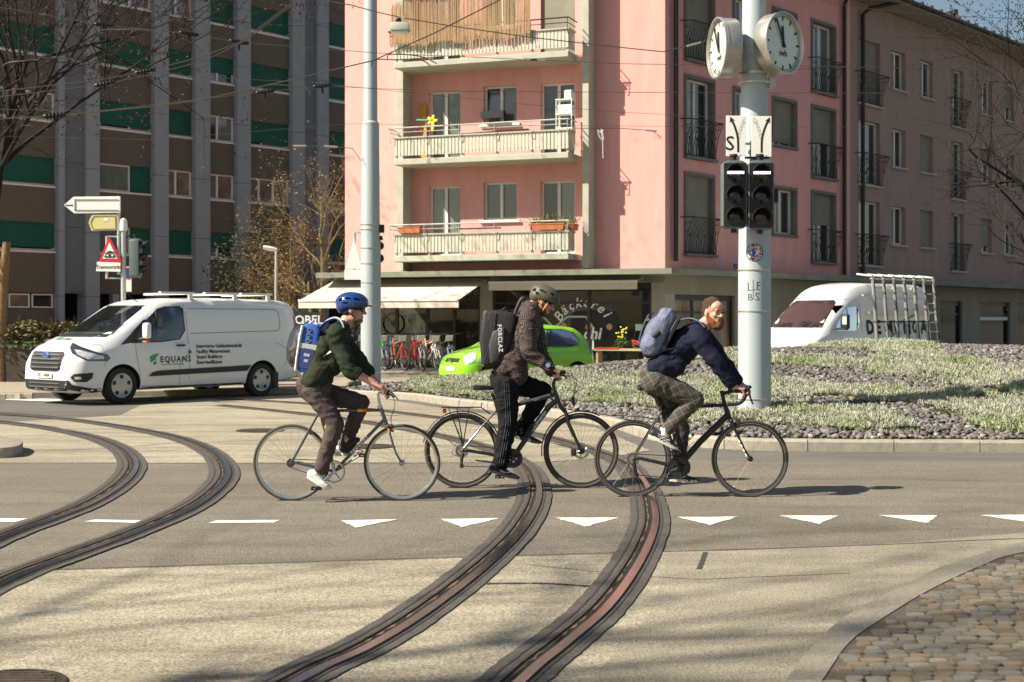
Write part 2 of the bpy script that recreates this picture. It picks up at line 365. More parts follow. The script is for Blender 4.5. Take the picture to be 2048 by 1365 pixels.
# ---------------- tram rails ----------------
m_steel = M("rail_steel", (.42, .42, .42), .22, 1., var=.15, vscale=3, stretch=(1,1,1))
m_rust = M("rail_side", (.10, .075, .06), .6, .3, var=.4, vscale=20)
m_groove = M("rail_groove", (.010, .009, .008), .9)
m_grit = M("groove_dirt", (.16, .10, .05), .95, var=.6, vscale=9, bump=.6)
m_mortar = M("rail_mortar", (.085, .078, .066), .8, var=.3, vscale=18, bump=.5, bscale=120)
m_edge = M("rail_edge_tar", (.055, .047, .048), .7, var=.3, vscale=22)
def rail(path, label, flip=1):
    ps = crom([G(*p) for p in path], 10); k = len(ps)
    nrm = []
    for i in range(k):
        t = (ps[min(i+1, k-1)]-ps[max(i-1, 0)]).normalized(); nrm.append(V((-t.y, t.x, 0)))
    root = thing("tram_rail", label, "tram rail", ps[k//2], group="grooved tram rails curving across the road"); T = Matrix.Translation(-ps[k//2])
    def strip(name, a, b, z0, z1, mat, wob=0, sm=False):
        mb = MB(T); vs = []; fs = []
        for i in range(k):
            wa = wob*noise.noise((i*.9, a*9, 1.)) if wob else 0; wb = wob*noise.noise((i*.8, b*9, 5.)) if wob else 0
            vs += [ps[i]+nrm[i]*(flip*a+wa)+V((0,0,z0)), ps[i]+nrm[i]*(flip*b+wb)+V((0,0,z1))]
        for i in range(k-1): fs.append((2*i, 2*i+1, 2*i+3, 2*i+2))
        return mb.add(vs, fs).build(name, mat, root, smooth=60)
    strip("mortar", -.165, .145, .0125, .0125, m_mortar, .010)
    strip("tar_joint", -.112, -.098, .0155, .0155, m_edge, .006); strip("tar_joint", .080, .094, .0155, .0155, m_edge, .006)
    strip("groove", -.03, .026, .0150, .0150, m_groove)
    strip("groove_dirt", .002, .009, .0165, .0165, m_grit, .022)
    mb = MB(T); sec = [(-.082,.012),(-.082,.023),(-.03,.025),(-.03,.012)]; sec2 = [(.026,.012),(.026,.022),(.045,.022),(.045,.012)]
    for nm, sc, mt in (("running_surface", sec, m_steel), ("guard_lip", sec2, m_rust)):
        mb = MB(T); vs = []; fs = []
        for i in range(k): vs += [ps[i]+nrm[i]*(flip*a)+V((0,0,z)) for a, z in sc]
        for i in range(k-1):
            for j in range(3): fs.append((4*i+j, 4*i+j+1, 4*i+j+5, 4*i+j+4))
        mb.add(vs, fs).build(nm, mt, root, smooth=40)
rail([(120,1800),(400,1480),(599,1354),(716,1300),(833,1229),(951,1140),(1029,1065),(1064,1003),(1062,960),(1040,930),(985,902),(900,878),(800,858),(680,838),(560,824),(440,812)], "left rail of the right-hand tram track, running under the middle bicycle's pedal")
rail([(700,1800),(900,1490),(1033,1354),(1115,1288),(1200,1214),(1263,1128),(1294,1061),(1296,1022),(1286,983),(1270,957),(1240,925),(1180,902),(1080,873),(980,852),(840,832),(700,816),(560,805),(440,799)], "right rail of the right-hand tram track, passing under the rightmost bicycle's rear wheel")
rail([(-500,1330),(-200,1170),(0,1077),(89,1044),(177,1008),(239,968),(261.5,937),(255,915),(230,895),(177,875),(89,857),(0,846),(-150,832)], "inner rail of the left tram curve, nearest the left edge")
rail([(-700,1600),(-300,1320),(0,1166),(133,1115),(266,1066),(377,1017),(434,973),(446,942),(425,911),(377,886),(310,868),(200,849),(89,835),(0,829),(-150,818)], "outer rail of the left tram curve, bending in front of the white van")
# manholes
m_iron = M("cast_iron", (.09, .07, .055), .55, .6, var=.4, vscale=30)
def manhole(px, py, r, lab):
    c = G(px, py); root = thing("manhole_cover", lab, "manhole cover", c)
    MB().lathe([(r*1.12,.004),(r*1.12,.016),(r,.018),(r,.010)], n=32).build("rim", m_iron, root, smooth=30)
    MB().lathe([(r*.98,.004),(r*.98,.014)], n=32).build("lid", m_iron, root)
    for i in range(-4, 5):
        h = math.sqrt(max(0, (r*.9)**2-(i*r*.2)**2)); MB().box((0, i*r*.2, .017), (2*h, r*.08, .006)).build("rib", m_rust, root)
manhole(14, 1374, .22, "dark cast-iron manhole cover at the bottom left corner"); manhole(520, 863, .3, "rust-brown manhole cover behind the leftmost bicycle")
manhole(735, 895, .3, "dark manhole cover behind the leftmost rider's far shoe")
# concrete island end, left
def kerb_ring(name, outline, w, h, mat, label=None, n_pieces=None, cat="kerb", joint=.012, root=None, z0=0, inward=1, chamfer=.02, seglen=.9):
    """a kerb as separate stones along an outline (world pts)"""
    ps = crom(outline, 8); acc = [0]
    for i in range(1, len(ps)): acc.append(acc[-1]+(ps[i]-ps[i-1]).length)
    L = acc[-1]; n = n_pieces or max(1, int(L/seglen)); out = []
    def at(s):
        s = max(0, min(L, s))
        for i in range(1, len(ps)):
            if acc[i] >= s: t = (s-acc[i-1])/max(1e-9, acc[i]-acc[i-1]); p = ps[i-1].lerp(ps[i], t); d = (ps[i]-ps[i-1]).normalized(); return p, V((-d.y, d.x, 0))*inward
        return ps[-1], V((0,1,0))
    for k in range(n):
        s0, s1 = k*L/n+joint/2, (k+1)*L/n-joint/2; mb = MB(inv(root) if root else None); vs = []; fs = []; m = 5
        for j in range(m):
            p, nn = at(s0+(s1-s0)*j/(m-1)); dz = random.uniform(-.002,.002)
            for a, z in ((0, z0), (0, z0+h-chamfer), (chamfer, z0+h+dz), (w, z0+h+dz), (w, z0)): vs.append(V((p.x, p.y, 0))+nn*a+V((0,0,z)))
        for j in range(m-1):
            for q in range(5): fs.append((5*j+q, 5*j+(q+1) % 5, 5*j+5+(q+1) % 5, 5*j+5+q))
        fs += [tuple(reversed(range(5))), tuple(5*(m-1)+q for q in range(5))]
        mb.add(vs, fs).build(name, mat, root, smooth=30)
root = thing("traffic_island", "low grey concrete traffic island end at the left edge of the picture", "traffic island", G(0,905))
mb = MB(inv(root)); ol = [V((p.x, p.y, 0)) for p in [G(-400,905), G(-60,919), G(20,917), G(44,909), G(40,900), G(0,893), G(-400,890)]]; ol = crom(ol[1:6], 5); ol = [V((-9, ol[0].y, 0))]+ol+[V((-9, ol[-1].y, 0))]
mb.prism([(p.x, p.y) for p in ol], (0,0,0), (1,0,0), (0,1,0), (0,0,1), .13); mb.build("kerb_body", m_kerb, root, bevel=.02, seg=2, smooth=30)
# far pavements behind the van and in front of the shops
sw = [V((-40,27.6,0)), V((-9,27.6,0)), G(-200,797), G(0,797), G(300,794), G(600,788), G(640,783), G(660,776)]
sw = [V((-40,28.0,0))]+[V((p.x, max(p.y, 27), 0)) for p in [G(-200,800), G(0,797), G(200,794), G(420,791), G(600,787)]]+[V((-2.9,30.6,0)), V((-1.5,32.6,0)), V((1,34.6,0))]
pv = MB(); poly = [(p.x, p.y+.02) for p in crom(sw, 4)]+[(12,36),(40,70),(40,90),(-60,90),(-60,28)]
v, f = fill(poly); pv.add([(a, b, .11) for a, b in v], f); sidewalk = pv.build("pavement", m_side, kind='structure')
kerb_ring("kerb_stone", sw, .22, .12, m_kerb, root=sidewalk, inward=1, seglen=1.0)
# cobbled corner bottom right
ko = [(1450,1500),(1561,1365),(1616.5,1297.5),(1685.7,1232),(1789,1176.5),(1893,1128),(2048,1083),(2250,1045)]
ki = [(1540,1500),(1641,1365),(1699.5,1283.7),(1772,1232),(1858.5,1180),(1962,1131.6),(2048,1104),(2300,1062)]
kz = .055
ksp = [G(a, b, kz) for a, b in ko]; kip = [G(a, b, kz) for a, b in ki]
v, f = fill([(p.x, p.y) for p in crom(kip, 14)]+[(9,13),(9,1),(1.2,1)])
corner = MB().add([(a, b, kz-.005) for a, b in v], f).build("cobbled_pavement", M("cobble_joint", (.13,.105,.075), .95, var=.4, vscale=40, bump=.8, bscale=200), kind='structure')
mb = MB(); a_, b_ = crom(ksp, 14), crom(kip, 14); vs = []; fs = []
for p, q in zip(a_, b_):
    d = (q-p).normalized(); vs += [V((p.x, p.y, 0)), V((p.x, p.y, kz-.015)), V((p.x, p.y, kz))+d*.015, V((q.x, q.y, kz)), V((q.x, q.y, kz-.014))]
for i in range(len(a_)-1):
    for j in range(4): fs.append((5*i+j, 5*i+j+1, 5*i+j+6, 5*i+j+5))
mb.add(vs, fs).build("kerb_stone", m_kerb_d, corner, smooth=35)
# setts
m_set = []
for i, c in enumerate([(.27,.24,.18),(.33,.29,.215),(.22,.20,.16),(.36,.27,.17),(.30,.285,.24),(.38,.34,.26)]):
    m_set.append(M("sett_%d" % i, c, .8, var=.35, vscale=25, bump=.9, bscale=60, stretch=(.6, 2.2, 1)))
def sett_mesh(i):
    w, d, h = .5, .5, .5; mb = MB(); rr = random.Random(i); pr = []
    for a in range(10):
        t = 2*math.pi*a/10; c, s = math.cos(t), math.sin(t); q = 1/max(abs(c), abs(s)); q = q*.68+.36
        pr.append((c*q*.47*(1+rr.uniform(-.07,.07)), s*q*.47*(1+rr.uniform(-.07,.07))))
    vs = [(x, y, -.5) for x, y in pr]+[(x, y, .25) for x, y in pr]+[(x*.90, y*.90, .5+rr.uniform(-.06,.06)) for x, y in pr]+[(0,0,.53)]; k = 10; fs = []
    for j in range(k):
        j2 = (j+1) % k; fs += [(j, j2, k+j2, k+j), (k+j, k+j2, 2*k+j2, 2*k+j), (2*k+j, 2*k+j2, 3*k)]
    me = bpy.data.meshes.new("sett"); me.from_pydata(vs, [], fs); me.materials.append(m_set[i % 6]); me.polygons.foreach_set("use_smooth", [True]*len(fs)); me.set_sharp_from_angle(angle=R(50)); return me
sm_ = [sett_mesh(i) for i in range(18)]
def inside_kerb(x, y):
    px = 1024+x*F/y; py = HY+(CH-kz)*F/y
    for (xa, ya), (xb, yb) in zip(ki, ki[1:]):
        if yb <= py <= ya: return px-(xa+(xb-xa)*(ya-py)/(ya-yb))
    return -1
cands = []
for row in range(110):
    y = 5.2+row*.080
    x = -1+(row % 2)*.06+random.uniform(0,.04)
    while x < 6.5:
        w = random.uniform(.062, .115); xx = x+w/2; yy = y+random.uniform(-.006,.006)+.012*math.sin(xx*3)
        i_ = inside_kerb(xx, yy)
        if i_*yy/F > .05: cands.append((xx, yy, w))
        x += w+.009
vis = []; rest = []
for c in cands:
    px = 1024+c[0]*F/c[1]; py = HY+(CH-kz)*F/c[1]
    (vis if px < 2075 and py < 1385 else rest).append(c)
vis.sort(key=lambda c: c[1]); rest += vis[300:]; vis = vis[:300]
for x, y, w in vis:
    piece("sett", random.choice(sm_), corner, (x, y, kz-.008+random.uniform(-.004,.004)), (random.uniform(-.04,.04), random.uniform(-.04,.04), random.uniform(-.06,.06)), (w, .074, .028))
mb = MB()
for x, y, w in rest:
    if y > 14 or x > 5.5: continue
    me = random.choice(sm_); mb.cur = int(me.materials[0].name[-1]); ca = random.uniform(-.06,.06); z = kz-.008+random.uniform(-.004,.004)
    mb.add([(x+v.co.x*w, y+v.co.y*.074, z+v.co.z*.03) for v in me.vertices], [tuple(p.vertices) for p in me.polygons])
mb.build("setts", None, corner, mats=m_set, fix=False, kind='stuff')
# ---------------- buildings ----------------
K = V((4.224, 38.64, 0)); U1 = V((.9357, -.3527, 0)); N1 = V((-.3527, -.9357, 0)); U2 = V((.6517, .7585, 0)); N2 = V((.7585, -.6517, 0)); Z = V((0,0,1))
class Face:
    def __init__(s, O, u, n): s.O, s.u, s.n = O, u, n
    def p(s, a, z, n=0): return s.O+s.u*a+s.n*n+Z*z
    def a(s, px, n=0):
        k = (px-1024)/F; o = s.O+s.n*n; return (o.y*k-o.x)/(s.u.x-s.u.y*k)
    def z(s, px, py, n=0): q = s.p(s.a(px, n), 0, n); return CH-(py-HY)*q.y/F
    def T(s, a=0, z=0, n=0): return frame_mat(s.p(a, z, n), s.u, Z, s.n)  # local x=u, y=up, z=outward
m_pink = M("pink_render", (.75,.37,.33), .9, var=.08, vscale=1.6, stretch=(1.5,1.5,.3), bump=.35, bscale=220)
m_pink2 = M("old_rose_render", (.36,.255,.21), .9, var=.09, vscale=1.6, stretch=(1.5,1.5,.3), bump=.35, bscale=220)
m_gcon = M("grey_green_concrete", (.42,.42,.34), .85, var=.10, vscale=2.5, bump=.2, bscale=80)
m_surr = M("window_surround", (.165,.155,.135), .8, var=.12, vscale=5)
m_sill2 = M("pale_stone_sill", (.42,.38,.32), .8, var=.1)
m_wfr = M("window_frame_white", (.72,.70,.64), .5)
m_marble = M("shopfront_marble", (.34,.32,.265), .55, var=.0, col2=(.24,.23,.20), vscale=1.6, stretch=(1,1,.35))
m_dkfr = M("shop_frame_dark", (.022,.022,.020), .4)
m_dark = M("interior_dark", (.012,.011,.010), .9)
m_iron2 = M("wrought_iron", (.018,.015,.013), .6)
m_gutter = M("dark_copper_gutter", (.035,.026,.022), .5, .3)
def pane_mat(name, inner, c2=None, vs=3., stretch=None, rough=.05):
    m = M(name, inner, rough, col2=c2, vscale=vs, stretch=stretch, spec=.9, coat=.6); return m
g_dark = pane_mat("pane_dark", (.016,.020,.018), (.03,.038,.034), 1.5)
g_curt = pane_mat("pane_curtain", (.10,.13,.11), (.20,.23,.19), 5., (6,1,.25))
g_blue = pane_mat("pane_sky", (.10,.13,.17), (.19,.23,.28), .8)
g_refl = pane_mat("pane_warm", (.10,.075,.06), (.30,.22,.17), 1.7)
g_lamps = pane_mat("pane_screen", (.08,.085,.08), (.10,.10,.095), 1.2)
def slatmat(name, col, freq=140, axis='Z'):
    m = M(name, col, .55); nt, b = nodes(m); tc = N(nt, "ShaderNodeTexCoord"); w = N(nt, "ShaderNodeTexWave", bands_direction=axis); w.inputs["Scale"].default_value = freq/6.283
    w.inputs["Distortion"].default_value = .0; nt.links.new(tc.outputs["Object"], w.inputs[0])
    no = N(nt, "ShaderNodeTexNoise"); no.inputs["Scale"].default_value = 2.0; nt.links.new(tc.outputs["Object"], no.inputs[0])
    c = mixc(nt, .5, (*col, 1), ramp(nt, no.outputs[0], [(.3, tuple(x*.7 for x in col)), (.7, tuple(min(1, x*1.15) for x in col))]))
    nt.links.new(c, b.inputs["Base Color"])
    bp = N(nt, "ShaderNodeBump"); bp.inputs["Strength"].default_value = .8; bp.inputs["Distance"].default_value = .01; nt.links.new(w.outputs[0], bp.inputs["Height"]); nt.links.new(bp.outputs[0], b.inputs["Normal"]); return m
m_shut = slatmat("roller_shutter_beige", (.34,.32,.25)); m_green = slatmat("roller_shutter_green", (.008,.115,.075), 100)

def wall(mb, fc, a0, a1, z0, z1, holes, depth=.25, n=0):
    xs = sorted({a0, a1, *[h[0] for h in holes], *[h[1] for h in holes]}); zs = sorted({z0, z1, *[h[2] for h in holes], *[h[3] for h in holes]})
    xs = [x for x in xs if a0 <= x <= a1]; zs = [z for z in zs if z0 <= z <= z1]
    for xa, xb in zip(xs, xs[1:]):
        run = None
        for za, zb in zip(zs, zs[1:]):
            cx, cz = (xa+xb)/2, (za+zb)/2; hole = any(h[0] < cx < h[1] and h[2] < cz < h[3] for h in holes)
            if hole:
                if run is not None: mb.quad(fc.p(xa, run, n), fc.p(xb, run, n), fc.p(xb, za, n), fc.p(xa, za, n)); run = None
            elif run is None: run = za
        if run is not None: mb.quad(fc.p(xa, run, n), fc.p(xb, run, n), fc.p(xb, zs[-1], n), fc.p(xa, zs[-1], n))
    for h in holes:
        q = [(h[0], h[2]), (h[1], h[2]), (h[1], h[3]), (h[0], h[3])]
        for (a, z), (b, y) in zip(q, q[1:]+q[:1]): mb.quad(fc.p(a, z, n), fc.p(b, y, n), fc.p(b, y, n-depth), fc.p(a, z, n-depth))
def window(bld, fc, a0, a1, z0, z1, n=-.16, split=(.5,), panes=None, fr=.06, shut=0., shut_mat=None, fmat=None, tilt=None, sill=None, sillm=None, surround=None, half=None):
    """window > panes, shutter; n = plane of the frame"""
    T = inv(bld) @ fc.T(a0, z0, n); w, h = a1-a0, z1-z0; fmat = fmat or m_wfr
    mb = MB(T); mb.bx((0,0,-.03), (w, fr, .03)); mb.bx((0, h-fr, -.03), (w, h, .03)); mb.bx((0, fr, -.03), (fr, h-fr, .03)); mb.bx((w-fr, fr, -.03), (w, h-fr, .03))
    for s_ in split: mb.bx((w*s_-fr*.75, fr, -.032), (w*s_+fr*.75, h-fr, .032))
    win = mb.build("window", fmat, bld)
    xs = [0, *[w*s_ for s_ in split], w]; panes = panes or [g_dark]*(len(xs)-1)
    for i, (xa, xb) in enumerate(zip(xs, xs[1:])):
        mb = MB(T); d = -.02
        if tilt == i: mb.add([(xa+fr, fr, .0), (xb-fr, fr, .0), (xb-fr, h-fr, -.14), (xa+fr, h-fr, -.14)], [(0,1,2,3)])
        else: mb.bx((xa+fr, fr, d-.01), (xb-fr, h-fr, d))
        mb.build("pane", panes[i % len(panes)], win)
    if shut:
        x0, x1 = (0, w) if half is None else ((0, w*split[0]) if half == 0 else (w*split[0], w))
        MB(T).bx((x0+.01, h*(1-shut), .045), (x1-.01, h, .07)).build("shutter", shut_mat or m_shut, win)
    if surround:
        mb = MB(inv(bld) @ fc.T(a0, z0, 0)); t, o = .09, .05
        mb.bx((-t, -t, -.02), (w+t, 0, o)); mb.bx((-t, h, -.02), (w+t, h+t, o)); mb.bx((-t, 0, -.02), (0, h, o)); mb.bx((w, 0, -.02), (w+t, h, o))
        mb.bx((0, 0, n+.03), (.003, h, -.02)); mb.bx((w-.003, 0, n+.03), (w, h, -.02)); mb.bx((0.003, h-.003, n+.03), (w-.003, h, -.02))
        mb.build("surround", surround, win)
    if sill is not None:
        MB(inv(bld) @ fc.T(a0, z0, 0)).bx((-.10, -.09, -.15), (w+.10, -.012, sill)).build("sill", sillm or m_surr, win)
    return win
def french_rail(bld, fc, a0, a1, z0, h=1.0, d=.32):
    w = a1-a0; mb = MB(inv(bld) @ fc.T(a0, z0, 0)); nb = max(8, int(w/.115))
    prof = [(.02, .06), (.25, .07), (.6, .14), (.85, .24), (1.0, d)]
    for i in range(nb+1):
        x = -.08+(w+.16)*i/nb; mb.tube([(x+(.012*math.sin(i*1.9) if 0 < i < nb else 0)*(1 if 0 < k < 4 else 0), y*h, z) for k, (y, z) in enumerate(prof)], .012, 4)
        if i % 3 == 1: mb.box((x, .5*h, .12), (.045, .07, .04))
    mb.tube([(-.30, h, .02), (-.08, h, d), (w+.08, h, d), (w+.12, h, .0)], .018, 5); mb.tube([(-.08, .03, .0), (-.08, .03, .06), (w+.08, .03, .06), (w+.08, .03, .0)], .018, 5)
    for x in (-.08, w+.08):
        for y, z in prof[1:4]: mb.tube([(x, y*h, 0), (x, y*h, z)], .010, 4)
    return mb.build("railing", m_iron2, bld)

# ======== pink apartment building ========
Ff = Face(K, U1, N1); Fr = Face(K, U2, N2)
tP = Fr.a(1700); TOP = 12.9
pink = thing("apartment_building", "pink corner apartment building with balconies and a bakery on the ground floor", "apartment building", K)
FL = [3.36, 6.14, 8.92]      # loggia floor levels
aL = Ff.a(690); fl0, fl1 = Ff.a(794, .65), Ff.a(806, .65); fr0, fr1 = Ff.a(1165, .65), Ff.a(1177, .65)
dl0, dl1 = Ff.a(858), Ff.a(921); w0, w1 = Ff.a(967), Ff.a(1034); dr0, dr1 = Ff.a(1081), Ff.a(1150)
holes = []
for z in FL+[11.7]: holes += [(dl0, dl1, z+.08, z+2.12), (w0, w1, z+1.10, z+2.18), (dr0, dr1, z+.08, z+2.16)]
fpx = [(1368+3,1437-12,'F'), (1468,1512,'S'), (1546,1590,'S'), (1624,1668,'F')]
hr = []
for a, b, k in fpx:
    for i in range(3): z = 2.75*i; hr.append((Fr.a(a), Fr.a(b), 3.45+z, 5.65+z) if k == 'F' else (Fr.a(a), Fr.a(b), 4.24+z, 5.62+z))
mb = MB(inv(pink)); wall(mb, Ff, aL, 0, 2.9, TOP, [h for h in holes if h[3] < TOP], .22); wall(mb, Fr, 0, tP, 2.9, TOP, hr, .22)
mb.quad(Ff.p(aL, 2.9), Ff.p(aL, TOP), Ff.p(aL, TOP, -9), Ff.p(aL, 2.9, -9)); mb.quad(Ff.p(aL,TOP), Ff.p(0,TOP), Fr.p(tP,TOP), Fr.p(tP, TOP, -9), Ff.p(aL,TOP,-9))
mb.build("wall", m_pink, pink)
mb = MB(inv(pink)); mb.quad(Ff.p(aL+.1, 0, -.5), Ff.p(-.4, 0, -.5), Ff.p(-.4, TOP-.1, -.5), Ff.p(aL+.1, TOP-.1, -.5)); mb.quad(Fr.p(.4, 0, -.5), Fr.p(tP, 0, -.5), Fr.p(tP, TOP-.1, -.5), Fr.p(.4, TOP-.1, -.5)); mb.build("dark_interior", m_dark, pink)
sets = {0: ([g_curt, g_curt], [g_lamps, g_lamps], [g_dark, g_curt]), 1: ([g_curt, g_curt], [g_blue, g_lamps], [g_dark, g_dark]), 2: ([g_blue, g_dark], [g_dark, g_dark], [g_dark, g_dark])}
for i, z in enumerate(FL):
    s0, s1, s2 = sets[i]
    window(pink, Ff, dl0, dl1, z+.08, z+2.12, panes=s0); window(pink, Ff, w0, w1, z+1.10, z+2.18, panes=s1, sill=.08, sillm=m_wfr, tilt=0 if i == 1 else None)
    window(pink, Ff, dr0, dr1, z+.08, z+2.16, panes=s2, shut=1. if i == 2 else .0)
    # curtains showing behind glass
for a, b, k in fpx:
    for i in range(3):
        z = 2.75*i; a0, a1 = Fr.a(a), Fr.a(b)
        if k == 'F':
            sh = {(1371,0): 1., (1371,1): 0, (1371,2): 1., (1624,0): .45, (1624,1): .5, (1624,2): 0}[(a, i)]
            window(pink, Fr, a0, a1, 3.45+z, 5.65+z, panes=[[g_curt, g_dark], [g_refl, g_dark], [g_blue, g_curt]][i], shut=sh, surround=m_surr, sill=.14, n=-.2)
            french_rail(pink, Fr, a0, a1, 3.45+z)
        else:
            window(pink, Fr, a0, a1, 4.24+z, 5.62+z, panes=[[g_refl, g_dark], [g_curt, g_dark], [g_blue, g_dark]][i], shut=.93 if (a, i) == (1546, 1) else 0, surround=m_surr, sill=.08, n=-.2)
# fins
for nm, a, b in (("loggia_fin", fl0, fl1), ("loggia_fin", fr0, fr1)):
    mb = MB(inv(pink)); q = [Ff.p(a, 3.0, 0), Ff.p(b, 3.0, 0), Ff.p(b, 3.0, .65), Ff.p(a, 3.0, .65)]; t = [p+Z*(TOP-3) for p in q]
    mb.add(q+t, [(0,1,2,3),(4,5,6,7),(0,1,5,4),(1,2,6,5),(2,3,7,6),(3,0,4,7)]); mb.build(nm, m_gcon, pink)
# balconies
b0, b1 = Ff.a(788, 1.17), Ff.a(1137, 1.17); bw = b1-b0; D = 1.17
m_slat = M("balcony_slat", (.50,.50,.41), .7, var=.08, vscale=2); m_railm = M("balcony_rail", (.50,.50,.46), .5, .2)
m_dkslot = M("slat_shadow_board", (.10,.10,.085), .9)
slat_w = (b1-b0-.1)/49*.80
sl = MB().bx((-slat_w/2, 0, -.011), (slat_w/2, .5, .011)); slo = sl.build("slat", m_slat, fix=True, bevel=.004); slat_me = slo.data; bpy.data.objects.remove(slo)
for fi, z in enumerate(FL):
    o = link("balcony", None, pink); o.location = inv(pink) @ Ff.p(b0, z-.13, 0); o.rotation_euler = (0, 0, math.atan2(U1.y, U1.x)); o.empty_display_size = .1
    # local: x along wall, -y outward, z up
    MB().bx((0, -D, 0), (bw, 0, .17)).build("slab", m_gcon, o, bevel=.015)
    mb = MB(); mb.bx((-.02, -D-.03, .76), (bw+.02, -D+.10, .80)); mb.bx((bw-.08, -D+.10, .76), (bw+.02, -.55, .80)); mb.bx((-.02, -D+.10, .76), (.08, -.55, .80)); mb.build("panel_cap", m_gcon, o)
    mb = MB()
    for zz in (.31, .68): mb.bx((.01, -D+.035, zz), (bw-.01, -D+.065, zz+.05)); mb.bx((bw-.065, -D+.07, zz), (bw-.035, -.55, zz+.05)); mb.bx((.035, -D+.07, zz), (.065, -.55, zz+.05))
    for k in range(6):
        x = .04+(bw-.08)*k/5; mb.bx((x-.035, -D+.05, .17), (x+.035, -D+.10, .76))
    mb.build("panel_frame", m_gcon, o)
    n = 50
    for k in range(n): piece("slat", slat_me, o, (.05+(bw-.1)*k/(n-1), -D+.02, .26), (R(90), 0, 0))
    for k in range(5): piece("slat", slat_me, o, (bw-.02, -D+.12+k*.105, .26), (R(90), 0, R(90)))
    mb = MB(); r = .016
    mb.tube([(-.18, -.62, 1.05), (-.14, -D-.10, 1.05), (bw+.04, -D-.10, 1.06), (bw+.04, -.55, 1.06)], .02, 6)
    mb.tube([(-.12, -.62, .93), (-.10, -D-.06, .93), (bw+.0, -D-.06, .93), (bw+.0, -.55, .93)], .012, 5)
    for k in range(6):
        x = -.08+(bw+.08)*k/5; mb.tube([(x, -D-.02, .62), (x, -D-.07, .66), (x, -D-.09, .72), (x, -D-.10, 1.05)], .011, 5)
    mb.build("handrail", m_railm if fi < 2 else m_iron2, o)
# reed screen on top balcony
m_reed = M("reed_screen_mat", (.42,.27,.14), .9, col2=(.60,.42,.25), vscale=26, stretch=(9,9,.25), bump=.8, bscale=90)
mb = MB(); rr = random.Random(3); a = -.02
while a < bw*.80:
    h0 = .70+.30*(a/bw)+.06*math.sin(a*3); h = h0+rr.uniform(-.06,.10); lo = .0+.04*math.sin(a*5)+rr.uniform(-.05,.05)
    y = -D-.13+rr.uniform(-.012,.012); mb.tube([(a, y, .62+lo), (a+rr.uniform(-.02,.02), y, 1.05+h)], .010, 3); a += .017
o_reed = mb.build("reed_screen", m_reed, None, fix=False, label="tan reed privacy screen tied to the topmost balcony of the pink building", category="privacy screen"); o_reed.location = Ff.p(b0, FL[2]-.13, 0); o_reed.rotation_euler = (0, 0, math.atan2(U1.y, U1.x))
# balcony belongings
def onb(name, fi, label, cat, x, y, z=.17, rz=0):
    return thing(name, label, cat, Ff.p(b0+x, FL[fi]-.13+z, y), math.atan2(U1.y, U1.x)+rz)
m_wood = M("orange_board", (.60,.25,.03), .6, var=.2, vscale=6); m_terra = M("terracotta", (.48,.15,.06), .75, var=.12); m_white = M("white_plastic", (.75,.74,.70), .5)
m_yel = M("yellow_plastic", (.75,.65,.02), .5); m_tealp = M("teal_plastic", (.05,.40,.28), .5); m_leafy = M("balcony_leaf", (.16,.17,.05), .8, var=.4, vscale=20)
t = onb("wooden_board", 1, "orange wooden board leaning in the left corner of the middle balcony", "board", .55, .35); MB().add([(p) for p in [(-.12,0,0),(.12,0,0),(-.03,.25,1.75),(-.25,.25,1.75),(-.12,.03,0),(.12,.03,0),(-.03,.28,1.75),(-.25,.28,1.75)]], [(0,1,2,3),(4,5,6,7),(0,1,5,4),(1,2,6,5),(2,3,7,6),(3,0,4,7)]).build("board", m_wood, t)
t = onb("pinwheel", 1, "yellow and teal toy windmill hanging on the middle balcony", "toy", .78, .5, 1.35)
mb = MB(); mb.cap((0,0,0), (-.35,0,.02), .03, n=6); mb.build("arm", m_tealp, t)
mb = MB()
for k in range(5): c_ = V((.12,0,-.02)); d_ = V((math.cos(k*1.256), 0, math.sin(k*1.256))); mb.ell(c_+d_*.10, (.08,.02,.05), Matrix.Rotation(-k*1.256, 3, 'Y'), 8, 5)
mb.ell((.14,0,-.22), (.06,.03,.12), None, 8, 5); mb.build("petal", m_yel, t)
t = onb("storage_rack", 1, "white wire rack with two plastic tubs at the right end of the middle balcony", "storage rack", bw-.05, .6)
mb = MB()
for x in (-.45, .0):
    for y in (-.15, .15): mb.tube([(x, y, 0), (x, y, 1.5)], .015, 5)
for z in (.7, 1.1, 1.5): mb.bx((-.47,-.17,z), (.02,.17,z+.03))
mb.build("frame", m_white, t)
for z in (1.13, 1.53): MB().bx((-.42 if z < 1.2 else -.22,-.15,z), (0,.15,z+.24)).build("tub", m_white, t, bevel=.02)
def planter(fi, label, x, y, z, w, leaves, rz=0):
    t = onb("planter", fi, label, "planter", x, y, z, rz); mb = MB(); mb.add([(-w/2,-.09,0),(w/2,-.09,0),(w/2,.09,0),(-w/2,.09,0),(-w/2-.03,-.11,.17),(w/2+.03,-.11,.17),(w/2+.03,.11,.17),(-w/2-.03,.11,.17)], [(0,1,2,3),(0,1,5,4),(1,2,6,5),(2,3,7,6),(3,0,4,7),(4,5,6,7)]); mb.bx((-w/2-.04,-.12,.15), (w/2+.04,.12,.175)); mb.build("trough", m_terra, t)
    if leaves:
        mb = MB(); q = random.Random(5)
        for _ in range(leaves):
            p = V((q.uniform(-w/2, w/2), q.uniform(-.08,.08), .17)); d = V((q.gauss(0,.5), q.gauss(0,.4), 1)).normalized()*q.uniform(.08,.34); s = d.cross(V((q.gauss(0,1),q.gauss(0,1),0))).normalized()*.014
            mb.add([p, p+d*.5+s, p+d, p+d*.5-s], [(0,1,2,3)])
        mb.build("foliage", m_leafy, t, fix=False)
planter(0, "small empty terracotta trough at the left end of the lowest balcony", .52, D+.0, .82, .62, 0)
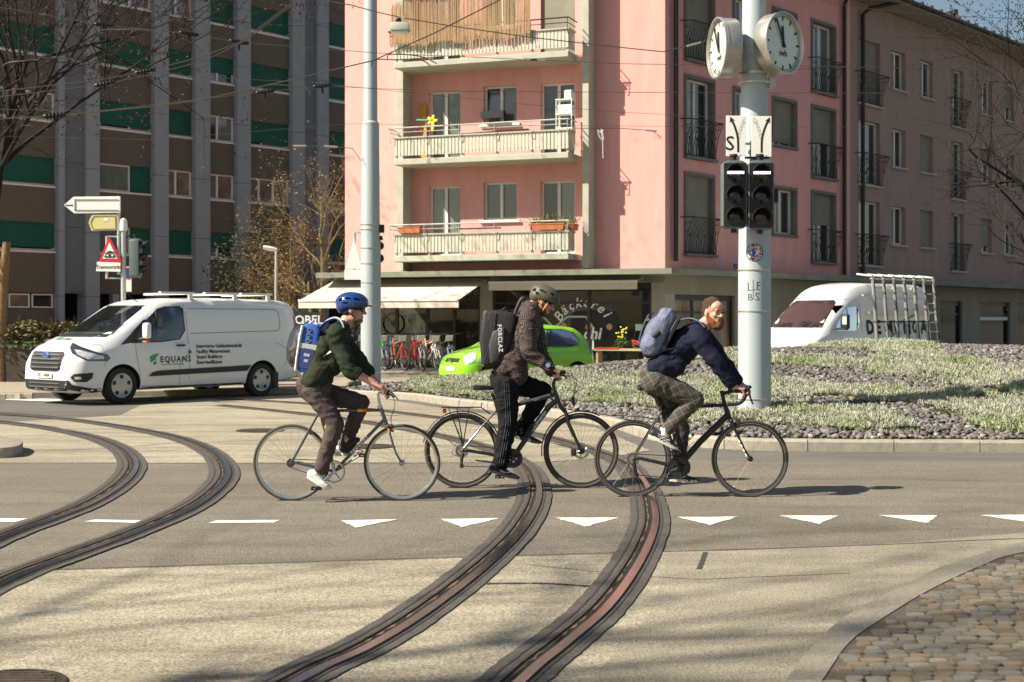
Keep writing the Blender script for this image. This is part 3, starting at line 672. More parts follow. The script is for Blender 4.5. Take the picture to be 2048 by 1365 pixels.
planter(0, "long terracotta trough of grasses at the right end of the lowest balcony", bw-.62, D-.02, .82, .95, 170)
planter(0, "short terracotta trough turned along the right end rail of the lowest balcony", bw-.03, D-.42, .82, .45, 40, R(90))
t = onb("laundry_rail", 0, "dark flat drying tray resting on the lowest balcony's rail", "tray", 2.6, D-.1, .90); MB().bx((-.7,-.15,0), (.6,.15,.04)).build("tray", m_dkfr, t)
t = onb("bench_board", 1, "brown board lying along the middle balcony's rail", "board", 2.85, D-.15, .84); MB().add([(-1.2,-.08,-.06),(1.2,-.08,0),(1.2,.1,0),(-1.2,.1,-.06),(-1.2,-.08,-.02),(1.2,-.08,.04),(1.2,.1,.04),(-1.2,.1,-.02)], [(0,1,2,3),(4,5,6,7),(0,1,5,4),(1,2,6,5),(2,3,7,6),(3,0,4,7)]).build("board", M("brown_board", (.20,.08,.045), .7), t)
t = onb("window_box", 1, "dark empty flower box under the middle balcony's centre window", "flower box", (w0+w1)/2-b0-.15, .16, 1.22+.13); MB().bx((-.35,-.1,0), (.35,.1,.2)).build("trough", m_dkfr, t)
# downpipes
def pipe(px0, face, n, z0, z1, label=None, tilt=True, a=None):
    a = face.a(px0, n) if a is None else a; mb = MB(inv(pink)); pts = [face.p(a, z0, n), face.p(a, z1, n)]
    if tilt: pts += [face.p(a+.1, z1+.35, n+.1), face.p(a+1.3, z1+.75, n+.75)]
    mb.tube(pts, .07, 8); mb.build("downpipe", m_gutter, pink, smooth=60)
pipe(1352, Fr, .12, 3.2, 14, tilt=False); pipe(1689, Fr, .12, 3.05, 12.0)
# canopy
cz0, cz1, cn = 2.80, 2.95, 1.25
aC = Ff.a(632, cn); k1 = (Ff.p(0,0,cn)); # corner of the canopy by line intersection
def isect(p, u, q, w): d = q-p; den = u.x*w.y-u.y*w.x; return p+u*((d.x*w.y-d.y*w.x)/den)
kc = isect(Ff.p(0,0,cn), U1, Fr.p(0,0,.9), U2); t2 = Fr.a(2300)
poly = [Ff.p(aC,0,cn), kc, Fr.p(t2,0,.9), Fr.p(t2,0,-1), Ff.p(0,0,-1), Ff.p(aC,0,-1)]
m_can = M("canopy_concrete", (.30,.285,.22), .85, col2=(.13,.17,.13), vscale=.9, bump=.3, stretch=(1,1,3))
MB(inv(pink)).prism([(p.x, p.y) for p in poly], (0,0,cz0), (1,0,0), (0,1,0), (0,0,1), cz1-cz0).build("canopy", m_can, pink)
# ground floor : bands and pillars
def slab_on(fc, a0, a1, z0, z1, n0, n1, name, mat, parent, bevel=0):
    return MB(inv(parent) @ fc.T(0,0,0)).bx((a0, z0, n0), (a1, z1, n1)).build(name, mat, parent, bevel=bevel)
m_marb2 = M("grey_marble", (.36,.355,.31), .4, col2=(.27,.265,.235), vscale=1.4, stretch=(1,1,.3))
slab_on(Ff, aL, 0, 2.60, 2.80, -.3, .02, "fascia", m_can, pink)
for a, b in ((1303, 1330), (960, 984)):
    aa, bb = Ff.a(a), Ff.a(b) if b != 1330 else 0
    for i in range(3): slab_on(Ff, aa, bb, i*.87, (i+1)*.87-.006, -.3, .0, "pillar_slab", m_marb2, pink)
aM = Ff.a(984); aN = Ff.a(1303); aX = Ff.a(690); aY = Ff.a(960)
m_glass = glassy("shop_glass", (.55,.60,.57), .15)
m_shopin = M("shop_interior", (.05,.05,.04), .9, col2=(.34,.31,.24), vscale=1.6, stretch=(1,1,.6))  # pale blotches in the wall colour stand in for reflections on the shop glass
m_shopfl = M("shop_floor", (.16,.14,.11), .5)
def shopfront(a0, a1, rails, mulls, nm, n=-.15, base=.25, fc=Ff, top=2.60):
    mb = MB(inv(pink) @ fc.T(0,0,n)); mb.bx((a0, 0, -.05), (a1, base, .05)); mb.bx((a0, top-.16, -.05), (a1, top, .05)); mb.bx((a0, base, -.05), (a0+.09, top-.16, .05)); mb.bx((a1-.09, base, -.05), (a1, top-.16, .05))
    for x in mulls: mb.bx((x-.05, base, -.04), (x+.05, top-.16, .04))
    for z in rails: mb.bx((a0+.09, z, -.045), (a1-.09, z+.06, .045))
    fr_ = mb.build("shopfront", m_dkfr, pink); xs = [a0+.09]+list(mulls)+[a1-.09]
    for xa, xb in zip(xs, xs[1:]): MB(inv(pink) @ fc.T(0,0,n)).bx((xa, base, -.006), (xb, top-.16, .006)).build("pane", m_glass, fr_)
    return fr_
sf_b = shopfront(aM, aN, [2.02], [Ff.a(1175)], "bakery"); sf_k = shopfront(aX, aY, [2.02], [Ff.a(x) for x in (745, 790, 851, 905)], "bikes")
mb = MB(inv(pink)); mb.quad(Ff.p(aX,.02,-.2), Ff.p(-.3,.02,-.2), Ff.p(-.3,.02,-4), Ff.p(aX,.02,-4)); mb.build("shop_floor", m_shopfl, pink)
mb = MB(inv(pink)); mb.quad(Ff.p(aX,0,-3.2), Ff.p(-.3,0,-3.2), Ff.p(-.3,2.8,-3.2), Ff.p(aX,2.8,-3.2)); mb.quad(Ff.p(aY+.1,0,-.3), Ff.p(aY+.1,2.8,-.3), Ff.p(aY+.1,2.8,-3.2), Ff.p(aY+.1,0,-3.2)); mb.build("shop_back_wall", m_shopin, pink)
for o in [x for x in pink.children if x.name.startswith("dark_interior")]: # shops are open below the first floor
    for v_ in o.data.vertices:
        if v_.co.z < .5: v_.co.z = 2.85
m_lett = M("white_lettering", (.80,.82,.78), .6)
pn = -.13
def arc_text(s, cx, cz, r, a0, da, size, shear=.25):
    mb = MB(inv(pink) @ Ff.T(0,0,pn+.0)); 
    for i, ch in enumerate(s):
        v, f = text2d(ch, size=size, shear=shear, bold=.006); a = R(a0-da*i); c, s_ = math.cos(a-R(90)), math.sin(a-R(90))
        mb.add([(cx+r*math.cos(a)+x*c-y*s_, cz+r*math.sin(a)+x*s_+y*c, .012) for x, y in v], f)
    return mb.build("window_lettering", m_lett, sf_b, fix=False)
def fz(px, py): a = Ff.a(px, pn); q = Ff.p(a, 0, pn); return a, CH-(py-HY)*q.y/F
ca, cz = fz(1168, 668); arc_text("Bäckerei", ca, cz, .76, 148, 15.5, .40)
x, z = fz(1145, 684); text_on("window_lettering", "use", Ff.p(x, z, pn+.012)-pink.location, U1, Z, m_lett, sf_b, size=.42, shear=.2, bold=.012)
x, z = fz(1184, 678); text_on("window_lettering", "chi", Ff.p(x, z, pn+.012)-pink.location, U1, Z, m_lett, sf_b, size=.46, shear=.2, bold=.012)
x, z = fz(1109, 684); text_on("window_lettering", "Kra", Ff.p(x, z, pn+.012)-pink.location, U1, Z, m_lett, sf_b, size=.42, shear=.2, bold=.008)
m_pretz = M("bun_print", (.55,.30,.16), .6, var=.3, vscale=60)
for px, py in ((1128,652),(1177,655),(1219,654)):
    x, z = fz(px, py); mb = MB(inv(pink) @ Ff.T(x, z, pn+.008)); mb.lathe([(.09,0),(.09,.008)], n=18); mb.lathe([(.055,.008),(.04,.012)], n=14); mb.build("bun_sticker", m_pretz, sf_b)
x, z = fz(1278, 655); MB(inv(pink) @ Ff.T(x, z, pn+.008)).bx((-.1,-.09,0), (.1,.09,.006)).build("notice", M("pale_green_paper", (.62,.75,.66), .7), sf_b)
m_pale = M("pale_green_band", (.42,.55,.47), .6)
mb = MB(inv(pink) @ Ff.T(0,0,pn+.004)); pts = [fz(*p) for p in ((1085,632),(1108,656),(1135,634),(1172,634),(1186,655),(1186,700))]
for (a, b), (c, d) in zip(pts, pts[1:]):
    e = V((c-a, d-b, 0)).normalized(); q = V((-e.y, e.x, 0))*.028; mb.add([V((a,b,0))+q, V((c,d,0))+q, V((c,d,0))-q, V((a,b,0))-q], [(0,1,2,3)])
mb.build("window_outline", m_pale, sf_b, fix=False)
x, z = fz(947, 590); text_on("window_lettering", "KOBEL", Ff.p(x, z, pn+.012)-pink.location, U1, Z, M("brown_lettering", (.20,.12,.08), .6), sf_k, size=.34, bold=.004)
slab_on(Ff, aX-1.0, aY, .0, .16, .05, .9, "step", m_white, pink)
mb = MB(inv(pink) @ Ff.T(0,0,-2.2)); # counters & shelves inside bakery
mb.bx((aM+.4,0,0), (aN-.3,1.05,.5)); mb.bx((aM+2.3, 1.9, .2), (aM+2.9, 2.2, .25)); mb.build("counter", M("counter_wood", (.30,.20,.10), .5, var=.3), pink)
for px in (1195, 1275, 1090):
    a = Ff.a(px, -1.5); MB(inv(pink)).lathe([(.02,.3),(.13,.18),(.16,0),(.02,0)], Ff.p(a,2.25,-1.5), n=12).build("pendant_lamp", m_dkfr, pink, smooth=40)
mb = MB(inv(pink) @ Ff.T(0,0,-1.0)); mb.bx((Ff.a(915,-1),.0,0), (Ff.a(935,-1),2.4,.05)); mb.build("poster", M("poster_warm", (.65,.35,.2), .6, var=.3), pink)
MB(inv(pink) @ Ff.T(0,0,-.9)).bx((Ff.a(722,-.9),1.75,0), (Ff.a(760,-.9),2.15,.05)).build("shop_sign_lamp", M("orange_sign", (.8,.3,.02), .5, emit=(1,.35,.03,.5)), pink)
# right facade ground floor
m_travR = M("limestone_slabs", (.24,.22,.165), .7, col2=(.32,.29,.215), vscale=1.1, stretch=(1,1,.4))
slab_on(Fr, 0, 30, 2.28, 2.80, -.3, .0, "fascia", m_travR, pink)
px_open = [(1350,1470),(1590,1640),(1660,1720),(1880,1925),(1960,2020),(2035,2075)]
prev = 0.0
for i, (a, b) in enumerate(px_open+[(2250,2260)]):
    a_, b_ = Fr.a(a), Fr.a(b)
    L = a_-prev; m_ = max(1, int(L/1.2))
    for k in range(m_): slab_on(Fr, prev+L*k/m_, prev+L*(k+1)/m_-.008, 0, 2.28, -.3, -.0, "wall_slab", m_travR if i else m_marb2, pink)
    prev = b_
fr2 = shopfront(Fr.a(1350), Fr.a(1470), [1.75], [Fr.a(1392), Fr.a(1428)], "side", fc=Fr, top=2.28, base=.1)
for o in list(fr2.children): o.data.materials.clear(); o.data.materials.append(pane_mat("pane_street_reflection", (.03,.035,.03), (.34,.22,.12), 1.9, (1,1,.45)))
slab_on(Fr, Fr.a(1470)+.0, Fr.a(2260), 0, 2.28, -.9, -.85, "garage_dark", m_dark, pink)
for a, b in px_open[3:]: shopfront(Fr.a(a), Fr.a(b), [1.75], [], "side", fc=Fr, top=2.28)
slab_on(Fr, Fr.a(1962), Fr.a(2018), 1.55, 1.68, -.08, -.06, "shop_sign", m_white, pink)
# street number sign
slab_on(Fr, Fr.a(1467), Fr.a(1476), 3.10, 3.22, .0, .03, "street_sign", M("enamel_blue", (.03,.12,.35), .4), pink)
# awnings
m_awn = M("awning_cloth", (.66,.585,.49), .85, var=.04, vscale=3, bump=.1, bscale=300)
def awning(a0, a1, n0, z0_, n1, z1_, lab):
    o = link("awning", None, pink); o.location = inv(pink) @ Ff.p(a0, z0_, n0); o.empty_display_size = .1; T = (Matrix.Translation(o.location)).inverted() @ inv(pink); nf = 5
    for k in range(nf):
        p, q = a0+(a1-a0)*k/nf, a0+(a1-a0)*(k+1)/nf-.004
        MB(T).add([Ff.p(p,z0_,n0), Ff.p(q,z0_,n0), Ff.p(q,z1_,n1), Ff.p(p,z1_,n1), Ff.p(p,z0_-.01,n0), Ff.p(q,z0_-.01,n0), Ff.p(q,z1_-.01,n1), Ff.p(p,z1_-.01,n1)], [(0,1,2,3),(4,5,6,7),(0,1,5,4),(2,3,7,6),(1,2,6,5),(0,3,7,4)]).build("cloth_strip", m_awn, o)
    mb = MB(T @ Ff.T(0,0,n1)); mb.bx((a0, z1_-.03, 0), (a1, z1_+.03, .06)); mb.build("front_bar", m_white, o)
    mb = MB(T @ Ff.T(0,0,n1)); mb.bx((a0, z1_-.22, .02), (a1, z1_-.03, .03)); mb.build("valance", m_awn, o)
    MB(T @ Ff.T(0,0,0)).bx((a0, z0_-.10, 0.03), (a1, z0_+.06, n0+.02)).build("cassette", m_can, o)
    return o
aw0 = Ff.a(598, 2.35); awning(aw0, Ff.a(918, 2.35), .35, 2.70, 2.35, 2.12, "")
awning(Ff.a(978, .75), Ff.a(1275, .75), .30, 2.73, .75, 2.62, "")
# planter table with flowers in front of the bakery
t = thing("flower_stand", "wooden stand with red and yellow potted flowers outside the bakery window", "flower stand", Ff.p(Ff.a(1235, 1.0), .11, 1.0), math.atan2(U1.y, U1.x))
mb = MB(); mb.bx((-.6,-.25,.62), (.9,.25,.68)); [mb.bx((x,-.2,0), (x+.06,.2,.62)) for x in (-.55,.8)]; mb.build("table", M("pale_wood", (.40,.30,.16), .7, var=.2), t); MB().bx((-.6,-.27,.68),(.1,.27,.70)).build("red_cloth", M("red_cloth", (.5,.03,.03), .8), t)
def blooms(t, x0, z0, w, h, n, mat, name, seed):
    q = random.Random(seed); mb = MB()
    for _ in range(n): mb.ell((x0+q.gauss(0,w), q.gauss(0,.08), z0+q.uniform(0,h)), (.03,.03,.025), None, 6, 4)
    mb.build(name, mat, t, fix=False, kind='stuff')
blooms(t, .12, .98, .06, .30, 16, M("yellow_petal", (.75,.70,.05), .6), "yellow_flower", 1); blooms(t, .65, .78, .16, .12, 26, M("red_petal", (.65,.02,.04), .6), "red_flower", 2)
blooms(t, .12, .70, .07, .26, 22, M("flower_leaf", (.06,.13,.03), .7), "flower_leaves", 3); blooms(t, .65, .68, .16, .10, 20, MATS["flower_leaf"], "flower_leaves", 4)

# ======== old rose building ========
rose = thing("apartment_building", "long old-rose apartment building with a tiled roof at the right", "apartment building", Fr.p(tP, 0, 0))
hr = []; wins = []
rpx = [(1717,1760,'F'), (1783,1811,'S'), (1840,1866,'S'), (1902,1927,'F'), (1962,1984,'S'), (2008,2028,'S'), (2062,2085,'F'), (2110,2130,'S'), (2160,2180,'S')]
st = {(0,2):1.,(2,1):1.,(2,0):1.,(4,0):.8,(5,2):.6,(4,1):.45,(3,2):.5,(3,1):1.,(3,0):1.}
for j, (a, b, k) in enumerate(rpx):
    for i in range(3):
        z = 2.75*i; h = (Fr.a(a), Fr.a(b), 3.45+z, 5.62+z) if k == 'F' else (Fr.a(a), Fr.a(b), 4.24+z, 5.58+z); hr.append(h); wins.append((j, i, k, h))
mb = MB(inv(rose)); wall(mb, Fr, tP+.004, 45, 2.9, 12.35, hr, .22); mb.quad(Fr.p(45,0,0), Fr.p(45,12.35,0), Fr.p(45,12.35,-9), Fr.p(45,0,-9)); mb.build("wall", m_pink2, rose)
slab_on(Fr, tP+.1, 44.9, 2.95, 12.2, -.6, -.55, "dark_interior", m_dark, rose)
for j, i, k, h in wins:
    s_ = st.get((j, i), 0); hf = 0 if (j == 3 and s_) else None
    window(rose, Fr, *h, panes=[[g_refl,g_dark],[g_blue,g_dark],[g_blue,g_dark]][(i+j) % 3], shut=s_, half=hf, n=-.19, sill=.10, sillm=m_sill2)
    if k == 'F': french_rail(rose, Fr, h[0], h[1], h[2])
ac = tP+.35; mb = MB(inv(rose)); mb.tube([Fr.p(ac+.35,3.05,.12), Fr.p(ac+.35,11.9,.12), Fr.p(ac+.5,12.1,.3), Fr.p(ac+1.7,12.45,.85)], .07, 8); mb.build("downpipe", m_gutter, rose, smooth=60)
# eaves and roof over both parts
m_tile = M("roof_tile_brown", (.10,.055,.035), .8, var=.4, vscale=12, bump=.6, bscale=40); m_soff = M("eaves_soffit", (.30,.27,.21), .8, var=.1)
ov = .95; e0 = 12.40
def roofpt(t, n, z): return Fr.p(t, z, n)
mb = MB(inv(rose)); mb.quad(roofpt(-1,ov,e0-.02), roofpt(46,ov,e0-.02), roofpt(46,-.3,e0-.02), roofpt(-1,-.3,e0-.02)); mb.quad(roofpt(-1,ov,e0-.02), roofpt(46,ov,e0-.02), roofpt(46,ov,e0+.14), roofpt(-1,ov,e0+.14)); mb.build("soffit", m_soff, rose)
MB(inv(rose)).tube([roofpt(-1,ov+.07,e0+.10), roofpt(46,ov+.07,e0+.10)], .08, 8).build("gutter", m_gutter, rose, smooth=60)
mb = MB(inv(rose)); rows = 22; pit = math.tan(R(24))
for r_ in range(rows):
    n0 = ov-.30*r_; za = e0+.17+.30*r_*pit
    mb.add([roofpt(-1,n0,za), roofpt(46,n0,za), roofpt(46,n0-.33,za+.33*pit-.05), roofpt(-1,n0-.33,za+.33*pit-.05), roofpt(-1,n0,za-.05), roofpt(46,n0,za-.05)], [(0,1,2,3),(0,1,5,4)])
mb.build("roof", m_tile, rose, kind='stuff')
sg = MB().box((0,0,0), (.12,.10,.12)).build("snow_guard", m_gutter).data; bpy.data.objects.remove(bpy.data.objects["snow_guard"])
for k in range(40): piece("snow_guard", sg, rose, inv(rose) @ Fr.p(14+k*.8, e0+.32, ov-.18), (0,0,math.atan2(U2.y, U2.x)))
for px, h in ((1909,.5),(1897,.3)):
    t_ = Fr.a(px, -2.2); zz = e0+.17+3.15*pit; MB(inv(rose)).lathe([(.07,0),(.07,h),(.15,h),(.15,h+.18),(.05,h+.22)], Fr.p(t_, zz-.1, -2.2), n=10).build("vent_pipe", m_gutter, rose, smooth=40)
gb = thing("apartment_building", "brown-roofed building end just visible behind the old-rose building's roof", "building", Fr.p(52,0,-2)); MB(inv(gb) @ Fr.T(0,0,0)).bx((49,0,-12), (75,15.0,1.5)).build("wall", m_pink2, gb); MB(inv(gb) @ Fr.T(0,0,0)).bx((48.6,15.0,-12.5), (76,15.35,2.1)).build("roof", m_tile, gb)

# ======== green shuttered building ========
Gf = Face(V((-18.4, 61.9, 0)), U2, N2)
m_peb = M("pebble_concrete", (.10,.088,.070), .95, col2=(.165,.145,.112), vscale=18, bump=1., bscale=70)
m_pil = M("blue_grey_cladding", (.14,.165,.185), .75, var=.08, vscale=1.5); m_pil2 = M("blue_grey_panel", (.26,.30,.32), .75, var=.06, vscale=1.5)
grn = thing("apartment_building", "tall grey-brown block with green roller shutters behind the white van", "apartment building", Gf.p(0,0,0))
bays = [(-330,-60,2,'gg'*5), (-50,110,2,None), (192,302,0,None), (330,384,0,None), (413,468,0,None), (494,578,0,None), (650,800,0,None)]
stt = {192: ['og','og','gg','gg','oo','gg'], 330: ['g','o','g','g','o','g'], 413: ['h','o','o','h','g','o'], 494: ['hh','oo','gg','gg','gg','og'], 650: ['g']*6, -50: ['gg','gg','go','gg','gg','gg'], -330: ['gg']*6}
spl = {192: .62, 494: .36, -50: .18, -330: .4}
segs = []
for a, b, _, _ in bays:
    a0, a1 = Gf.a(a), Gf.a(b); states = stt[a]
    for i in range(-1, 6):
        z0 = 4.53+2.8*i; zt = z0-1.6 if i >= 0 else None
        if i >= 0:
            if i > 0 or True:
                lo = z0-1.6 if i > 0 else 2.72
                slab_on(Gf, a0, a1, lo, z0, -.3, .02, "spandrel", m_peb, grn)
            s_ = states[i]; sp = (spl.get(a, .5),) if len(s_) == 2 or 'o' in s_ or 'h' in s_ else ()
            if s_ in ('o', 'h'): sp = (.42,); 
            if s_ == 'oo' and a == 494: sp = (.30,.64)
            sh = 0; hf = None
            if s_[0] == 'g' and s_[-1] == 'g': sh = .93 if (i+len(s_)) % 2 else .88
            if 'h' in s_: sh = .62
            if s_ == 'og': sh = 1; hf = 1
            if s_ == 'go': sh = 1; hf = 0
            window(grn, Gf, a0, a1, z0, z0+1.2, n=-.12, split=sp, panes=[g_blue, g_dark, g_curt][(i*2) % 3:]+[g_refl, g_curt], shut=sh, half=hf, shut_mat=m_green, fr=.07, sill=.05, sillm=m_wfr)
    slab_on(Gf, a0, a1, 0, 2.72, -2.2, -2.15, "entrance_dark", m_dark, grn)
pl = [(165,192),(302,330),(384,413),(468,494),(578,602),(628,650),(110,122),(-60,-50)]
for a, b in pl:
    for i in range(7): slab_on(Gf, Gf.a(a), Gf.a(b), -.2+2.8*i, 2.58+2.8*i, -.4, .30, "pilaster_panel", m_pil2, grn)
for a, b in ((122,165),(602,628)):
    for i in range(7): slab_on(Gf, Gf.a(a), Gf.a(b), 2.72 if i == 0 else 2.8*i, 2.785+2.8*i, -.4, .12, "wall_panel", m_pil, grn)
slab_on(Gf, Gf.a(-50), Gf.a(110), .0, 2.05, -.35, -.04, "plinth", m_peb, grn)
for px in (-50, 20, 66):
    window(grn, Gf, Gf.a(px), Gf.a(px+42), 2.08, 2.68, n=-.12, split=(), panes=[g_refl if px == 20 else g_dark])
slab_on(Gf, Gf.a(-340), Gf.a(810), 0, 21, -6, -3.2, "core_wall", m_dark, grn); slab_on(Gf, Gf.a(-340), Gf.a(810), 19.3, 20, -3.2, .3, "parapet", m_pil, grn)
# ground floor columns
for px in (180, 232, 316, 398, 481, 590, 640): slab_on(Gf, Gf.a(px-6), Gf.a(px+7), 0, 2.72, -.3, .0, "column", m_pil2, grn)
# ---------------- planted island ----------------
kl = [(2500,911),(2300,908),(2048,905.5),(1800,904.5),(1600,903),(1500,901),(1400,895),(1300,880),(1204,852),(1050,829),(900,812),(820,801),(762,793)]
kw = [G(a, b) for a, b in kl]; kw[-1] = V((-3.2, 28.5, 0)); kw += [V((-3.65,29.6,0)), V((-3.2,31.0,0)), V((-1.6,31.9,0)), V((0,32.0,0)), V((4,32.8,0)), V((12,33.2,0)), V((17,33,0)), V((18.5,25,0)), V((17,17.5,0))]
isl = thing("planted_island", "raised planted mound of grey gravel and silvery ground cover inside a stone kerb", "traffic island", (4, 24, 0))
kerb_ring("kerb_stone", kw, .16, .14, m_kerb, root=isl, inward=-1, seglen=1.0, chamfer=.03)
ctrl = [(p.x, p.y, .12) for p in crom(kw, 2)]
for px, py, Y in [(900,748,28.3),(1000,742,28.0),(1100,732,28),(1200,716,28),(1330,707,28),(1400,696,28.5),(1500,692,28.5),(1600,688,29),(1700,680,29),(1830,684,29),(1950,690,29),(2048,690,29),(2200,692,29)]:
    q = P(px, py, Y)-V((0,0,.13)); ctrl.append((q.x, q.y, q.z)); ctrl.append((q.x, q.y+1.6, q.z*.75))
for x, y, z in [(3.3,18.6,.30),(6,19.2,.38),(10,19.2,.36),(0,25.8,.30),(2.0,23.2,.38),(5,22.5,.62),(9,22.5,.70),(13,23,.7)]: ctrl.append((x, y, z))
C = np.array(ctrl); n = len(C)
def tps(r2): return r2*np.log(r2+1e-9)*.5
Am = np.zeros((n+3, n+3)); d2 = ((C[:, None, :2]-C[None, :, :2])**2).sum(-1); Am[:n,:n] = tps(d2)+np.eye(n)*.6; Am[:n,n] = 1; Am[:n,n+1:] = C[:,:2]; Am[n,:n] = 1; Am[n+1:,:n] = C[:,:2].T
co = np.linalg.solve(Am, np.r_[C[:,2], 0, 0, 0])
def hz(x, y):
    x = np.atleast_1d(np.asarray(x, float)); y = np.atleast_1d(np.asarray(y, float))
    r2 = (x[:,None]-C[None,:,0])**2+(y[:,None]-C[None,:,1])**2; return np.maximum(.09, tps(r2) @ co[:n]+co[n]+x*co[n+1]+y*co[n+2])
ko2 = [(p.x, p.y) for p in crom(kw, 4, closed=False)]
def inpoly(x, y, poly):
    x = np.asarray(x); y = np.asarray(y); r = np.zeros(x.shape, bool); j = len(poly)-1
    for i in range(len(poly)):
        xi, yi = poly[i]; xj, yj = poly[j]
        if yi != yj: r ^= ((yi > y) != (yj > y)) & (x < (xj-xi)*(y-yi)/(yj-yi)+xi)
        j = i
    return r
cen = np.array([6., 26.]); kin = [tuple(np.array(p)+(cen-np.array(p))/np.linalg.norm(cen-np.array(p))*.15) for p in ko2]
v, f = fill(kin, .7); vz = hz([a for a, b in v], [b for a, b in v])
m_soil = M("soil", (.055,.045,.035), .95, var=.4, vscale=20)
MB().add([(a-4, b-24, z-.01) for (a, b), z in zip(v, vz)], f).build("soil", m_soil, isl, smooth=60)
rng = np.random.default_rng(5); NG = 84000
X = rng.uniform(-3.8, 15.5, NG); Y = rng.uniform(16.2, 33, NG); ok = inpoly(X, Y, kin); X, Y = X[ok], Y[ok]; Zh = hz(X, Y)
PX = 1024+X*F/Y; PY = HY+(CH-Zh)*F/Y
keep = PX < 2420; X, Y, Zh, PX, PY = [a[keep] for a in (X, Y, Zh, PX, PY)]
def wob(px, py, s=1.): return 6*s*np.sin(px*.045+py*.03)+3*s*np.sin(px*.11+1.3)
bands = [
 [(1610,700),(1640,688),(1700,676),(1780,674),(1836,682),(1850,692),(1905,720),(1990,736),(2060,748),(2140,750),(2140,800),(2048,793),(1921,772),(1804,757),(1715,745),(1628,734),(1540,733),(1480,734),(1330,722),(1330,704),(1480,708),(1540,712),(1727,721),(1760,716),(1730,706),(1660,698)],
 [(1335,705),(1200,710),(1130,716),(1060,724),(900,744),(830,760),(815,775),(860,787),(960,795),(1100,800),(1200,806),(1240,812),(1330,818),(1450,812),(1540,800),(1640,798),(1720,806),(1800,808),(1860,815),(1920,838),(1980,858),(2048,872),(2140,880),(2140,825),(2048,808),(1921,788),(1804,783),(1657,772),(1540,765),(1480,762),(1380,758),(1290,754),(1200,750),(1130,742),(1100,740),(1130,728),(1200,722),(1335,716)],
 [(1370,826),(1450,826),(1540,808),(1672,813),(1774,828),(1851,866),(1750,865),(1640,860),(1540,847),(1480,845),(1375,846)]]
bands[1] = [(1335,706),(1240,708),(1130,716),(1040,726),(920,742),(850,752),(818,768),(812,780),(860,790),(960,797),(1100,802),(1200,808),(1240,814),(1330,820),(1450,814),(1540,799),(1640,796),(1720,806),(1800,808),(1860,818),(1920,842),(1980,862),(2048,874),(2140,884),(2140,826),(2048,808),(1921,788),(1804,783),(1657,772),(1540,765),(1480,762),(1380,760),(1290,757),(1200,752),(1120,746),(1085,738),(1120,727),(1240,720),(1335,717)]
pw = PX+wob(PX, PY); qw = PY+wob(PY*3, PX)*.35
inb = np.zeros(len(X), bool)
for b in bands: inb |= inpoly(pw, qw, b)
inb |= (Y > 29.6) & (np.sin(X*.8+Y*.6) > .2)
# gravel stones
def stone_arrays(xs, ys, zs, smin, smax):
    n = len(xs); base = np.array([(-1,-.8,-.6),(1,-.9,-.5),(.9,.9,-.6),(-.9,1,-.5),(-.7,-.6,.6),(.8,-.5,.5),(.55,.8,.7),(-.8,.6,.45)], float)
    v = base[None]*(1+rng.uniform(-.35,.35,(n,8,3))); s = rng.uniform(smin, smax, (n,1,1))*np.stack([rng.uniform(.7,1.3,n), rng.uniform(.6,1.1,n), rng.uniform(.5,1.0,n)], -1)[:,None,:]
    v = v*s; a = rng.uniform(0, 6.283, n); tl = rng.normal(0, .5, n)
    y2 = v[...,1]*np.cos(tl)[:,None]-v[...,2]*np.sin(tl)[:,None]; z2 = v[...,1]*np.sin(tl)[:,None]+v[...,2]*np.cos(tl)[:,None]
    x2 = v[...,0]*np.cos(a)[:,None]-y2*np.sin(a)[:,None]; y3 = v[...,0]*np.sin(a)[:,None]+y2*np.cos(a)[:,None]
    P_ = np.stack([x2+xs[:,None], y3+ys[:,None], z2+zs[:,None]+.02], -1).reshape(-1,3)
    fc = np.array([(0,3,2,1),(4,5,6,7),(0,1,5,4),(1,2,6,5),(2,3,7,6),(3,0,4,7)]); return P_, (fc[None]+np.arange(n)[:,None,None]*8).reshape(-1,4)
m_lava = M("lava_gravel", (.055,.05,.047), .9); nt, b_ = nodes(m_lava); geo = N(nt, "ShaderNodeNewGeometry")
cc = ramp(nt, geo.outputs["Random Per Island"], [(0, (.075,.068,.062)), (.5, (.13,.12,.112)), (.93, (.21,.195,.18)), (1, (.36,.34,.31))]); nt.links.new(cc, b_.inputs["Base Color"])
# plants only on foreground side get dense; gravel everywhere else
gi = ~inb; gi2 = gi & (rng.uniform(size=len(X)) < np.where(Y < 24, 1.0, .72))
vv, ff = stone_arrays(X[gi2], Y[gi2], Zh[gi2], .018, .047); npmesh("gravel", vv-np.array([4,24,0]), ff, m_lava, isl, kind='stuff')
